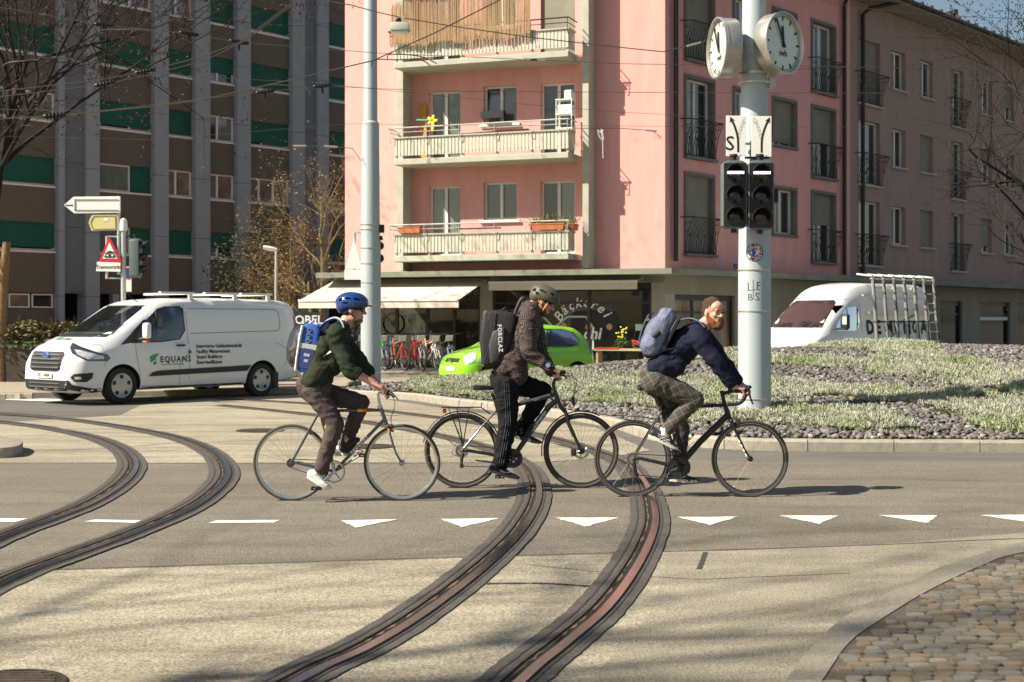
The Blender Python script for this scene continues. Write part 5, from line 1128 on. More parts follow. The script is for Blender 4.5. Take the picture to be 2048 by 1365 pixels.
# street lamp behind
t = thing("street_lamp", "slim street lamp with a flat white head above the van's roof", "street lamp", P(552, 640, 44)-V((0,0,CH))); zl = lambda py: CH-(py-HY)*44/F
MB().tube([(0,0,0), (0,0,zl(502))], [.055,.04], 10).build("post", m_galv, t, smooth=40); MB().tube([(.03,0,zl(500)), (-.2,0,zl(498)), (-.40,0,zl(495))], [(.03,.06),(.06,.09),(.05,.07)], 8).build("lamp_head", m_sgn, t, smooth=40)
# ---------------- overhead wires ----------------
m_wire = M("wire_copper", (.10,.085,.07), .5, .5); m_ins = M("insulator_black", (.010,.010,.010), .4); m_fit = M("wire_fitting", (.45,.40,.32), .4, .7)
def wire(label, pts, Yd, r=.009, ins=(), fit=(), Y2=None, mat=None):
    Y2 = Y2 or Yd; n = len(pts); ps = [P(a, b, Yd+(Y2-Yd)*(a-pts[0][0])/(pts[-1][0]-pts[0][0])) for a, b in pts]; t = thing("overhead_wire", label, "overhead wire", ps[n//2], group="tramway wires strung across the sky"); T = inv(t)
    MB(T).tube(ps, r*.6, 5).build("wire", mat or m_wire, t, smooth=60)
    def at(px):
        for (a, p), (b, q) in zip(zip(pts, ps), zip(pts[1:], ps[1:])):
            lo, hi = sorted((a[0], b[0]))
            if lo <= px <= hi: k = (px-a[0])/(b[0]-a[0]); return p.lerp(q, k), (q-p).normalized()
        return ps[0], V((1,0,0))
    for px in ins:
        p, d = at(px); mb = MB(T); L = .14; prof = []; mb.cap(p-d*L, p+d*L, .035, n=8)
        for k in range(-2, 3): mb.lathe([(.03,-.012),(.062,0),(.03,.012)], p+d*k*.055, d, 10)
        mb.tube([p+V((0,0,-.03)), p+V((0,0,-.13)), p+V((.02,0,-.14))], .02, 6); mb.build("insulator", m_ins, t, smooth=60)
    for px in fit:
        p, d = at(px); mb = MB(T); mb.cap(p-d*.12, p+d*.12, .022, n=6); mb.build("turnbuckle", m_fit, t)
    return t
wire("long wire crossing from the top left corner over the grey block and pink facade", [(-100,2),(0,15),(205,50),(365,66),(480,85),(760,107),(1160,124),(1240,128),(2100,140)], 24, ins=(378,478,208), fit=(1060,1075))
wire("wire rising steeply from the left edge to the top at the fourth bay, upper one", [(-50,188),(0,183),(200,160),(290,143),(400,115),(480,85),(600,-6),(640,-40)], 23, .014, ins=(290,))
wire("wire running just below its twin and rising to the top edge", [(-50,200),(0,194),(200,170),(300,150),(410,122),(490,82),(604,-4),(650,-45)], 22.6, .012, ins=(210,))
wire("contact wire rising from the left edge past the left pole to the reed screen", [(-50,243),(0,238),(110,232),(300,214),(400,201),(560,165),(745,122),(870,66),(1000,0),(1060,-30)], 21, .016, ins=(109,))
wire("dark cable from behind the left pole sagging over the topmost balcony to the clock", [(620,-4),(700,10),(755,25),(800,35),(900,52),(1060,75),(1240,95),(1325,104),(1385,90),(1430,78)], 26, .017, fit=(1388,), ins=())
wire("thin wire at the height of the middle balcony's windows, left to right edge", [(-100,218),(200,222),(530,184),(645,172),(760,178),(900,183),(1240,185),(2100,188)], 25, .009, ins=(645,530))
wire("thin wire from the left edge falling gently to the right facade's balconies", [(-100,270),(300,280),(700,248),(860,250),(2100,258)], 27, .006)
wire("thin sloping wire over the middle balcony from left pole to right pole", [(400,155),(620,165),(860,190),(1060,210),(1240,225),(1470,236)], 25, .006)
wire("short anchor wire running left from the left tram pole", [(588,292),(655,293),(705,297),(722,322)], 29.4, .014, fit=(600,662), ins=())
wire("short anchor wire on the lit pink wall right of the balconies", [(1150,257),(1240,257),(1305,262),(1322,275)], 33, .014, fit=(1302,))
wire("thin wire along the old-rose building under its eaves", [(1560,140),(1700,135),(1850,137),(2100,140)], 40, .012)
wire("pale thin wire in the sky above the tiled roof at the top right", [(1500,-30),(1700,14),(1880,32),(2048,38),(2150,40)], 30, .010)
# bent registration arms
for pts, lab in (([(5,133),(20,125),(75,120),(80,116),(140,118),(165,128)], "bent steel wire arm near the top left tree"), ([(195,70),(210,60),(300,62),(330,82)], "bent steel wire arm near the second bay"), ([(503,186),(512,178),(545,170),(610,176),(620,188)], "bent steel wire arm over the fourth window bay"),
    ([(742,133),(750,120),(790,120),(840,120),(862,133)], "bent steel wire arm right of the left pole"), ([(775,118),(782,109),(840,113),(874,128)], "upper bent steel wire arm below the reed screen")):
    ps = crom([P(a, b, 22) for a, b in pts], 5); t = thing("wire_arm", lab, "wire fitting", ps[3], group="steady arms on the tramway wires"); MB(inv(t)).tube(ps, .009, 6).build("arm", m_wire, t, smooth=60)
# hanging lamp on the wire
t = thing("hanging_lamp", "pale box-shaped street lamp hung from the wires before the topmost balcony", "street lamp", P(800, 54, 26)); k = 26/F
MB().add([(-20*k,-.12,-9*k),(20*k,-.12,-9*k),(20*k,.12,-9*k),(-20*k,.12,-9*k),(-17*k,-.10,8*k),(17*k,-.10,8*k),(17*k,.10,8*k),(-17*k,.10,8*k)], [(0,1,2,3),(4,5,6,7),(0,1,5,4),(1,2,6,5),(2,3,7,6),(3,0,4,7)]).build("housing", M("lamp_housing", (.40,.40,.34), .5), t, bevel=.02, seg=2, smooth=40)
MB().bx((-17*k,-.10,-13*k), (17*k,.10,-9*k)).build("diffuser", m_face, t, bevel=.01); MB().tube([(-8*k,0,8*k), (-4*k,0,18*k), (8*k,0,18*k), (6*k,0,8*k)], .015, 6).build("hanger", m_galv, t); MB().lathe([(.05,0),(.06,.05),(.03,.09)], (-3*k,0,8*k), (0,0,1), 10).build("cap", m_ins, t)
# white cord dangling at the pink wall
t = thing("white_cord", "frayed white cord looped on the anchor wire against the pink wall", "cord", P(1202, 262, 33)); k = 33/F
MB().tube(crom([(0,0,3*k),(4*k,0,0),(-2*k,0,-3*k),(-6*k,0,2*k),(-4*k,0,-10*k),(2*k,0,-18*k),(5*k,0,-14*k),(0,0,3*k),(3*k,0,-20*k),(4*k,0,-55*k)], 5), .011, 4).build("cord", m_white, t)
# ---------------- vehicles ----------------
m_vw = M("van_white_paint", (.74,.75,.74), .28, coat=.6); m_tyre = M("tyre_rubber", (.018,.017,.016), .8, bump=.2, bscale=40); m_hub = M("wheel_cover", (.42,.42,.41), .35, .6)
m_blkp = M("black_plastic", (.018,.018,.018), .55); m_carg = glassy("car_glass", (.42,.47,.44), .30); m_hl = M("headlamp_lens", (.62,.64,.66), .08, .35, coat=.8, var=.3, vscale=14); m_amb = M("amber_lens", (.6,.2,.02), .3); m_tail = M("tail_lens", (.30,.015,.015), .2, coat=.6)
m_gap = M("panel_gap", (.05,.05,.05), .8); m_cab = M("cab_interior", (.02,.02,.022), .8); m_let = M("dark_lettering", (.03,.04,.045), .5); m_logo = M("green_logo", (.01,.33,.17), .5); m_teal2 = M("teal_logo", (.02,.42,.33), .5)
def interp(keys, x):
    for (a, p), (b, q) in zip(keys, keys[1:]):
        if x <= b: t = max(0, min(1, (x-a)/(b-a))); return p+(q-p)*t
    return keys[-1][1]
def sm(keys, x, h=.06): return sum(interp(keys, x+d*h)*w for d, w in ((-1,.25),(0,.5),(1,.25)))
def body_mesh(L, top, wid, roofw, zb, belt, tuck, nx=70):
    """x=0 nose .. L tail; left side is -y. returns verts, faces"""
    vs = []; fs = []; xs = [L*(.5-.5*math.cos(math.pi*i/nx))*1.0 for i in range(nx+1)]; m = None
    for x in xs:
        zt, w, wr, b, z0 = sm(top, x), sm(wid, x), sm(roofw, x), sm(belt, x), sm(zb, x)
        b = min(b, zt-.10) if zt-b < .12 else b; pts = [(0, z0), (w-.12, z0), (w-.04, z0+.04), (w-.015, z0+.14), (w, z0+.30*(b-z0)), (w+.006, z0+.6*(b-z0)), (w-.008, b-.05), (w-.03, b+.0)]
        wr = min(wr, w-.04); H = zt-b
        for t in (.2,.4,.6,.78): pts.append((w-.03-(w-.03-wr-.05)*t-.02*math.sin(t*3.14)*-1, b+H*t*.94))
        pts += [(wr+.02, b+H*.90), (wr-.04, b+H*.965), (wr-.14, zt-.008), (wr*.5, zt+tuck*.6), (0, zt+tuck)]
        ring = pts+[(-a, c) for a, c in reversed(pts[1:-1])]; m = len(ring); vs += [(x, -a, c) for a, c in ring]
    for i in range(nx):
        for j in range(m): fs.append((i*m+j, i*m+(j+1) % m, (i+1)*m+(j+1) % m, (i+1)*m+j))
    fs += [tuple(reversed(range(m))), tuple(nx*m+j for j in range(m))]; return vs, fs
class Car:
    def __init__(s, name, label, cat, loc, heading, paint, spec, cuts, wheels, wr, ww, cab, scale=1.):
        # local +x points from nose to tail; root rotation maps it to `heading` (unit vector nose->tail)
        s.root = thing(name, label, cat, loc, math.atan2(heading.y, heading.x)); s.root.scale = (scale,)*3; v, f = body_mesh(**spec); s.paint = paint
        mb = MB(); mb.add(v, f); me = bpy.data.meshes.new("b"); me.from_pydata(v, [], f); bm = bmesh.new(); bm.from_mesh(me); bmesh.ops.recalc_face_normals(bm, faces=bm.faces); s.bvh = BVHTree.FromBMesh(bm); bm.to_mesh(me); bm.free()
        me.materials.append(paint); me.materials.append(m_cab); o = bpy.data.objects.new("b", me); scene.collection.objects.link(o); tmp = []
        def cutter(c):
            hm = bpy.data.meshes.new("c"); hm.from_pydata(c.v, [], c.f); b2 = bmesh.new(); b2.from_mesh(hm); bmesh.ops.recalc_face_normals(b2, faces=b2.faces); b2.to_mesh(hm); b2.free(); hm.materials.append(m_cab)
            ho = bpy.data.objects.new("c", hm); scene.collection.objects.link(ho); md = o.modifiers.new("x", 'BOOLEAN'); md.operation = 'DIFFERENCE'; md.object = ho; md.solver = 'EXACT'; md.material_mode = 'TRANSFER'; tmp.append(ho)
        for x, side in wheels:
            if side < 0: c = MB(); c.lathe([(wr*1.16,-.05),(wr*1.16,.42)], (x, side*(spec['wid'][4][1])-.06, wr), (0,1,0), 32); cutter(c); c = MB(); c.lathe([(wr*1.16,-.05),(wr*1.16,.42)], (x, -side*(spec['wid'][4][1])+.06, wr), (0,-1,0), 32); cutter(c)
        for c in cuts: cutter(c)
        if cab: c = MB(); c.bx(cab[0], cab[1]); cutter(c)
        dg = bpy.context.evaluated_depsgraph_get(); res = bpy.data.meshes.new_from_object(o.evaluated_get(dg)); bpy.data.objects.remove(o)
        for t in tmp: bpy.data.objects.remove(t)
        res.polygons.foreach_set("use_smooth", [True]*len(res.polygons)); res.set_sharp_from_angle(angle=R(28)); s.body = link("body", res, s.root)
        for x, side in wheels:
            hw = spec['wid'][4][1]; y = side*(hw-ww/2-.02); w = MB().lathe([(wr*.66,-ww*.5),(wr*.93,-ww*.5),(wr,-ww*.36),(wr,ww*.36),(wr*.93,ww*.5),(wr*.66,ww*.5)], (x,y,wr), (0,side,0), 40, closed=True).build("wheel", m_tyre, s.root, smooth=35)
            MB().lathe([(wr*.66,-.1),(wr*.66,ww*.46),(wr*.60,ww*.44),(wr*.55,ww*.40),(wr*.30,ww*.47),(wr*.12,ww*.50),(.001,ww*.50)], (x,y,wr), (0,side,0), 40).build("rim", m_hub, w, smooth=35)
            mb = MB()
            for k in range(5):
                a = 6.283*k/5+.3; mb.ell((x+wr*.47*math.cos(a), y+side*ww*.44, wr+wr*.47*math.sin(a)), (wr*.12, .012, wr*.12), None, 10, 4)
            mb.build("rim_hole", m_blkp, w)
        s.W = wheels
    def side(s, name, poly, mat, off=.004, ml=.12, sgn=-1, parent=None):
        v, f = fill(poly, ml); p, f = patch(s.bvh, v, f, (0, sgn*2, 0), (1,0,0), (0,0,1), (0,-sgn,0), off); return MB().add(p, f).build(name, mat, parent or s.root, fix=False, smooth=60)
    def front(s, name, poly, mat, off=.004, ml=.1, d=(1,0,0), O=None, parent=None):
        d = V(d).normalized(); u = V((0,0,1)).cross(d).normalized(); v, f = fill(poly, ml); p, f = patch(s.bvh, v, f, O or -d*2, u, (0,0,1), d, off); return MB().add(p, f).build(name, mat, parent or s.root, fix=False, smooth=60)
    def side_text(s, name, txt, x, z, mat, size, **k):
        v, f = text2d(txt, size=size, align='LEFT', **k); p, f = patch(s.bvh, [(x+a, z+b) for a, b in v], f, (0,-2,0), (1,0,0), (0,0,1), (0,1,0), .007); return MB().add(p, f).build(name, mat, s.root, fix=False)
    def gapline(s, pts, w=.008, sgn=-1):
        mb = MB(); ps = [V((a, 0, b)) for a, b in pts]; ps = [p.lerp(q, k/4) for p, q in zip(ps, ps[1:]) for k in range(4)]+[ps[-1]]; out = []
        for p in ps:
            h = s.bvh.ray_cast(V((p.x, sgn*2, p.z)), V((0,-sgn,0)))
            if h[0] is not None: out.append(h[0]+V((0, sgn*.0005, 0)))
        if len(out) > 1: return MB().tube(out, w/2, 4).build("panel_gap", m_gap, s.root)
# ---- white panel van ----
top = [(0,.60),(.03,.92),(.12,1.06),(.35,1.17),(.78,1.30),(1.05,1.42),(1.75,1.86),(2.0,1.94),(2.4,1.97),(3.5,1.99),(5.0,1.97),(5.22,1.92),(5.30,1.75),(5.34,1.30)]
wid = [(0,.66),(.06,.80),(.22,.92),(.5,.975),(.95,.99),(4.9,.985),(5.2,.95),(5.32,.90),(5.34,.88)]
rw = [(0,.5),(.8,.70),(1.1,.76),(2.0,.80),(5.0,.82),(5.34,.78)]
sp1 = dict(L=5.34, top=top, wid=wid, roofw=rw, zb=[(0,.30),(.1,.22),(.8,.24),(4.6,.26),(5.34,.36)], belt=[(0,.75),(.6,1.0),(1.2,1.13),(3,1.14),(5.34,1.12)], tuck=.02)
win_door = [(1.22,1.14),(1.30,1.22),(1.62,1.58),(1.86,1.77),(2.02,1.81),(2.36,1.82),(2.42,1.78),(2.42,1.36),(2.30,1.20),(1.9,1.155)]
ws = [(-.80,1.30),(.80,1.30),(.80,1.34),(.70,1.80),(.60,1.86),(-.60,1.86),(-.70,1.80),(-.80,1.34)]
cut1 = MB().prism(win_door, (0,-1.3,0), (1,0,0), (0,0,1), (0,1,0), 2.6); cut2 = MB().prism([(a*.96, b) for a, b in [(-.78,1.34),(.78,1.34),(.70,1.78),(.60,1.83),(-.60,1.83),(-.70,1.78)]], (-.2,0,0), (0,1,0), (0,0,1), (1,0,0), 2.5)
hd = U2.copy(); fc = G(243, 809); van_loc = fc - hd*1.0 + V((-hd.y, hd.x, 0))*.95
v1 = Car("panel_van", "white panel van with green logo, company lettering and roof bars driving left", "van", (van_loc.x, van_loc.y, .004), hd, m_vw, sp1, [cut1, cut2], [(1.0,-1),(1.0,1),(4.30,-1),(4.30,1)], .345, .215, ((1.80,-.70,1.17),(2.9,.70,1.72)))
# near side: local -y ; check that -y faces the camera
m_clr = glassy("clear_car_glass", (.72,.78,.74), .06); v1.side("door_window", win_door, m_clr, .0, .3); v1.side("door_window", win_door, m_clr, .0, .3, sgn=1); g_, f_ = coons(v1.bvh, [(.80,1.29),(-.80,1.29),(-.66,1.85),(.66,1.85)], (-2,0,0), (0,1,0), (0,0,1), (1,0,0), .012); MB().add(g_, f_).build("windscreen", m_carg, v1.root, smooth=170)
def ringpoly(poly, k): c = (sum(p[0] for p in poly)/len(poly), sum(p[1] for p in poly)/len(poly)); return [(c[0]+(a-c[0])*k, c[1]+(b-c[1])*k) for a, b in poly]
mb = MB(); out = []
for (a, b) in win_door+win_door[:1]:
    h = v1.bvh.ray_cast(V((a,-2,b)), V((0,1,0))); out.append(h[0]+V((0,-.002,0)))
MB().tube(out[:-1], .013, 5, closed=True).build("window_seal", m_blkp, v1.root)
mb = MB().bx((1.78,-.93,1.18), (1.81,-.88,1.72)).build("quarter_bar", m_blkp, v1.root)
v1.side("mirror_triangle", [(.98,1.10),(1.24,1.14),(1.62,1.58),(1.52,1.56),(1.2,1.28)], m_blkp, .006)
v1.front("wiper_cowl", [(-.78,1.245),(.78,1.245),(.78,1.30),(-.78,1.30)], m_blkp, .006)
v1.front("grille", [(-.50,.98),(-.54,.93),(-.50,.66),(-.40,.62),(.40,.62),(.50,.66),(.54,.93),(.50,.98)], m_blkp, .012, .08)
g_par = [o for o in v1.root.children if o.name.startswith("grille")][0]
for k in range(4):
    z = .68+k*.075; v, f = fill([(-.48,z),(.48,z),(.48,z+.022),(-.48,z+.022)], .1); p, f = patch(v1.bvh, v, f, (-2,0,0), (0,1,0), (0,0,1), (1,0,0), .04); MB().add(p, f).build("grille_bar", M("grille_grey", (.12,.12,.12), .4), g_par, fix=False)
h = v1.bvh.ray_cast(V((-2,0,.90)), V((1,0,0))); e = MB().lathe([(.075,0),(.075,.02),(.06,.03)], (h[0].x-.02,0,.90), (-1,0,0), 24); e.v = [(a, b*1.7, .90+(c-.90)*.95) for a, b, c in e.v]; e.build("badge", M("badge_blue", (.03,.08,.25), .3, coat=.6), v1.root)
v1.front("number_plate", [(-.26,.50),(.26,.50),(.26,.60),(-.26,.60)], m_sgn, .03, .2)
v, f = text2d("BS 10484", size=.10, bold=.001); p, f = patch(v1.bvh, [(-a, b+.515) for a, b in v], f, (-2,0,0), (0,1,0), (0,0,1), (1,0,0), .034); MB().add(p, f).build("plate_lettering", m_ink, v1.root, fix=False)
v1.front("lower_grille", [(-.74,.46),(-.80,.36),(-.66,.27),(.66,.27),(.80,.36),(.74,.46)], m_blkp, .010, .08)
for z in (.32,.39): v1.front("lower_grille_bar", [(-.5,z),(.5,z),(.5,z+.02),(-.5,z+.02)], MATS["grille_grey"], .03, .1)
v1.side("front_lip", [(.02,.20),(.55,.24),(.62,.30),(.40,.31),(.15,.36),(.04,.40)], m_blkp, .008)
for sgn in (-1, 1):
    d = V((.80, -sgn*.60, 0)); v1.front("headlight", [(sgn*x*-1 if False else x*(-sgn), z) for x, z in [(-.34,.86),(-.30,.80),(-.02,.82),(.26,.95),(.34,1.05),(.36,1.14),(.30,1.13),(-.12,.98),(-.30,.93)]], M("headlamp_dark", (.09,.095,.10), .1, .6, coat=1.), .010, .07, d, O=V((.42, sgn*.80, 0))-d.normalized()*2)
    v1.front("fog_lamp", [(x*(-sgn), z) for x, z in [(-.20,.60),(.10,.58),(.17,.52),(.10,.44),(-.10,.43),(-.18,.5)]], m_blkp, .010, .07, d, O=V((.34, sgn*.76, 0))-d.normalized()*2)
    v1.front("fog_lens", [(x*(-sgn), z) for x, z in [(-.02,.53),(.09,.53),(.09,.48),(-.02,.48)]], m_hl, .018, .07, d, O=V((.34, sgn*.76, 0))-d.normalized()*2)
    v1.front("headlight_reflector", [(x*(-sgn), z) for x, z in [(-.26,.85),(-.04,.84),(.16,.93),(.24,1.02),(.14,1.01),(-.08,.95),(-.24,.91)]], m_hl, .016, .07, d, O=V((.42, sgn*.80, 0))-d.normalized()*2)
    v1.side("rub_strip", [(1.56,.50),(3.90,.54),(4.0,.655),(1.78,.60),(1.64,.57)], m_blkp, .022, sgn=sgn)
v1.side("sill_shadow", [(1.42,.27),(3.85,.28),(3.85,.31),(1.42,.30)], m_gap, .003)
for ln in ([(1.28,1.12),(1.30,.9),(1.36,.62),(1.40,.45)], [(2.46,1.84),(2.48,1.3),(2.50,.9),(2.50,.28)], [(2.40,.86),(2.50,.92)], [(2.28,.30),(2.28,.70),(2.40,.86)], [(1.40,.32),(2.28,.30),(3.86,.30)], [(4.66,1.10),(4.9,1.0),(5.25,.98)], [(1.25,1.90),(1.9,1.86)]): v1.gapline(ln)
v1.gapline([(2.54,1.78),(4.70,1.78),(4.78,1.70),(4.80,1.44),(4.74,1.34),(2.56,1.30)], .012); v1.gapline([(.46,1.12),(.62,1.10),(.66,.80),(.60,.70)]); v1.gapline([(4.95,.98),(4.90,.62)])
for x0 in (2.20,): MB().cap((x0,-1.012,1.075), (x0+.18,-1.012,1.075), .018, n=8).build("door_handle", m_blkp, v1.root)
# mirror
mb = MB(); mb.cap((1.36,-1.02,1.20), (1.40,-1.20,1.22), .03, n=8); mb.build("mirror_arm", m_blkp, v1.root)
mb = MB().box((1.36,-1.23,1.36), (.12,.17,.30)).build("mirror", m_vw, v1.root, bevel=.045, seg=3, smooth=50); MB().box((1.33,-1.25,1.16), (.08,.12,.03)).build("indicator", m_amb, mb)
v1.side("tail_light", [(5.20,1.68),(5.27,1.66),(5.31,1.2),(5.28,.98),(5.23,1.0)], m_tail, .012, .1)
MB().bx((5.30,-.90,.36), (5.42,.90,.55)).build("rear_bumper", m_vw, v1.root, bevel=.04, seg=2, smooth=50)
MB().bx((4.60,-.98,.16), (4.72,-.80,.55)).build("mud_flap", m_blkp, v1.root)
for x0, x1 in ((1.98,2.78),(3.02,3.86),(3.92,4.72)):
    mb = MB()
    for y in (-.74,): mb.bx((x0,y-.05,2.065), (x1,y+.02,2.11)); mb.bx((x1-.12,y-.03,1.97), (x1-.04,y+.02,2.07))
    mb.bx((x1-.16,-.7,2.06), (x1-.10,.7,2.10)); mb.build("roof_bar", m_sgn, v1.root)
MB().tube([(1.80,-.3,1.90),(1.60,-.3,2.03)], .008, 5).build("aerial", m_blkp, v1.root)
# lettering
v1.side_text("lettering", "EQUANS", 1.82, .76, m_let, .155, bold=.005, sp=1.25); v1.side_text("lettering", "Service 24/7 0844 888 789", 1.84, .70, m_let, .048)
for (a, b, c) in (((1.58,.90),(1.80,.93),.035), ((1.60,.845),(1.76,.89),.03), ((1.66,.79),(1.72,.825),.022)):
    v1.side("logo", [(a[0],a[1]-.045),(a[0]+.06,a[1]),(b[0],b[1]),(b[0]-.02,b[1]-c),(a[0]+.09,a[1]-.04),(a[0]+.02,a[1]-.09)], m_logo, .007, .1)
MB().lathe([(.036,0),(.036,.004)], (2.52-.02,-1.006,.945), (0,-1,0), 16).build("fuel_dot", M("dot_brown", (.12,.10,.08), .6), v1.root)
for k, tx in enumerate(("Integrierte Gebäudetechnik", "Facility Management", "Smart Buildings", "Energieeffizienz")): v1.side_text("lettering", tx, 2.66, 1.02-.105*k, m_let, .100, bold=.003)
def hood_text(txt, y, x, sz, mat, **k):
    v, f = text2d(txt, size=sz, align='LEFT', **k); p, f = patch(v1.bvh, [(a, b) for a, b in v], f, (x, y, 3), (0,-1,0), (.93,0,0), (0,0,-1), .006); return MB().add([q for q in p], f).build("lettering", mat, v1.root, fix=False)
v, f = text2d("EQUANS", size=.12, align='CENTER', bold=.002); p, f = patch(v1.bvh, v, f, (.36, 0, 3), (0,-1,0), (1,0,0), (0,0,-1), .006); MB().add(p, f).build("lettering", m_let, v1.root, fix=False)
v, f = fill([(-.42,.02),(-.36,.14),(-.20,.18),(-.24,.12),(-.34,.08)], .1); p, f = patch(v1.bvh, v, f, (.36, 0, 3), (0,-1,0), (1,0,0), (0,0,-1), .006); MB().add(p, f).build("logo", m_logo, v1.root, fix=False)
# cab: seats, dash, driver
mb = MB(); mb.bx((1.18,-.82,1.165), (1.50,.82,1.26)); mb.build("dashboard", m_blkp, v1.root); mb = MB(); mb.bx((2.38,-.72,1.165),(2.50,-.22,1.52)); mb.bx((2.38,.2,1.165),(2.50,.7,1.52)); mb.build("seat", m_cab, v1.root)
MB().lathe([(.19,-.015),(.205,0),(.19,.015)], (1.70,-.46,1.22), (-.75,0,.66), 20, closed=True).build("steering_wheel", m_blkp, v1.root)
m_skin = M("skin", (.52,.27,.18), .55, var=.12, vscale=14); m_skin.node_tree.nodes["Principled BSDF"].inputs["Subsurface Weight"].default_value = .08
dr = thing("person", "bespectacled van driver in a dark jacket with a hand on the steering wheel", "person", v1.root.location, v1.root.rotation_euler.z)
mb = MB(); mb.ell((2.16,-.46,1.60), (.10,.078,.12)); mb.ell((2.11,-.46,1.55), (.07,.06,.09)); mb.cap((2.045,-.46,1.60), (2.03,-.46,1.575), .012); mb.cap((2.19,-.46,1.52), (2.22,-.46,1.40), .06); mb.ell((2.18,-.55,1.60), (.02,.012,.03)); mb.ell((2.25,-.46,1.30), (.13,.20,.17))
mb.cap((2.23,-.64,1.34), (2.02,-.68,1.18), .06,.05); mb.cap((2.02,-.68,1.18), (1.82,-.58,1.24), .045,.035)
for k in range(4): mb.cap((1.80,-.60+k*.022,1.25), (1.75,-.60+k*.022,1.27), .011)
mb.cap((1.81,-.54,1.25), (1.78,-.52,1.28), .011); bd = blob("body", mb, m_skin, dr, .009, 2)
mb = MB(); mb.ell((2.26,-.46,1.29), (.15,.23,.19)); mb.cap((2.23,-.64,1.34), (2.02,-.68,1.18), .075,.062); mb.cap((2.02,-.68,1.18), (1.90,-.63,1.21), .058,.05); blob("jacket", mb, M("navy_jacket", (.018,.028,.05), .8), dr, .012, 3)
mb = MB(); mb.ell((2.20,-.46,1.64), (.085,.08,.10)); blob("hair", mb, M("grey_hair", (.10,.08,.06), .8), dr, .012, 1)
mb = MB(); mb.tube([(2.05,-.51,1.615),(2.045,-.46,1.615),(2.05,-.41,1.615)], .008, 5); mb.tube([(2.05,-.535,1.615),(2.16,-.545,1.615)], .005, 4); mb.build("glasses", m_blkp, dr)
# ---- high roof glazier's van ----
top2 = [(0,.70),(.05,1.0),(.2,1.13),(.75,1.33),(1.05,1.50),(1.75,2.05),(2.15,2.34),(2.5,2.48),(3.0,2.55),(5.6,2.55),(5.85,2.50),(5.93,2.3),(5.95,1.6)]
sp2 = dict(L=5.95, top=top2, wid=[(0,.70),(.06,.84),(.25,.95),(.6,.99),(1.0,1.0),(5.6,.99),(5.9,.96),(5.95,.93)], roofw=[(0,.5),(.8,.72),(1.1,.78),(2.2,.76),(3,.80),(5.95,.80)], zb=[(0,.30),(.2,.24),(5.95,.34)], belt=[(0,.8),(.7,1.12),(1.3,1.28),(3,1.30),(5.95,1.28)], tuck=.03)
wd2 = [(1.32,1.28),(1.42,1.42),(1.80,1.80),(2.0,1.90),(2.32,1.92),(2.42,1.86),(2.44,1.50),(2.36,1.34),(2.2,1.28)]
c1 = MB().prism(wd2, (0,-1.3,0), (1,0,0), (0,0,1), (0,1,0), 2.6)
hd2 = V((.74,.67,0)).normalized(); nose = P(1508, 640, 36.0)
v2 = Car("panel_van", "white high-roof glazier's van with a metal glass rack on its side, behind the planted mound", "van", (nose.x+.55, 36.2, 0), hd2, m_vw, sp2, [c1], [(1.0,-1),(1.0,1),(4.6,-1),(4.6,1)], .35, .22, ((1.5,-.85,1.3),(2.7,.85,1.95)))
v2.side("door_window", wd2, m_carg, .0, .3); v2.front("windscreen", [(-.84,1.36),(.84,1.36),(.80,1.5),(.70,2.02),(.6,2.09),(-.6,2.09),(-.70,2.02),(-.80,1.5)], glassy("windscreen_glass", (.3,.34,.33), .75, .12), .006, .2)
v2.gapline([(2.50,2.0),(2.52,1.3),(2.54,.4)]); v2.gapline([(1.5,2.06),(2.1,2.12),(5.6,2.16)]); v2.gapline([(1.95,.95+.4),(1.95,1.9)], .03); v2.side("tail_light", [(5.80,1.5),(5.87,1.5),(5.87,1.0),(5.80,1.0)], m_tail, .012)
mb = MB().box((1.42,-1.20,1.52), (.14,.24,.40)).build("mirror", m_blkp, v2.root, bevel=.05, seg=2, smooth=50); MB().box((1.36,-1.14,1.33), (.10,.3,.06)).build("mirror_arm", m_blkp, v2.root); MB().box((1.34,-1.24,1.55), (.02,.12,.2)).build("mirror_glass", m_face, mb)
for k in range(2): MB().prism([(-.05,0),(.05,0),(.015,.42),(-.015,.42)], (1.45,-.05-.5*k,1.42), (0,1,0), (.7,0,.5), (0,1,0), .01).build("sunshade", m_pale, v2.root)
m_alu = M("rack_aluminium", (.60,.58,.52), .4, .7); m_rub = M("rack_rubber", (.02,.02,.02), .8)
# rack: leaning posts
rk = link("glass_rack", None, v2.root)
for k in range(7):
    x = 2.78+k*.50; MB().tube([(x,-1.28,.75),(x+.02,-1.10,2.76)], .035, 6).build("post", m_alu, rk); MB().tube([(x-.01,-1.33,.78),(x+.01,-1.16,2.66)], .016, 5).build("rubber_strip", m_rub, rk); MB().tube([(x-.02,-1.12,2.74),(x+.03,-.62,2.80)], .028, 6).build("top_arm", m_alu, rk)
for z, y in ((2.66,-1.09),(1.52,-1.22),(.80,-1.27)): MB().tube([(2.74,y,z),(5.84,y,z)], .022, 6).build("rail", m_rub if z > 1 and z < 2 else m_alu, rk)
for z in (2.28,2.02,1.76,1.5,1.24,.98): MB().tube([(5.36,-1.3+.18*(z-1.2),z),(5.78,-1.3+.18*(z-1.2),z)], .016, 5).build("rung", m_alu, rk)
MB().bx((2.75,-1.05,1.72), (5.8,-1.02,1.80)).build("lashing_rail", m_alu, rk)
for x in (3.0,3.9,4.8): MB().bx((x,-1.05,2.40), (x+.4,-.98,2.46)).build("roof_bracket", m_alu, rk)
MB().bx((2.38,-1.12,2.20),(2.82,-1.05,2.24)).build("front_arm", m_alu, rk)
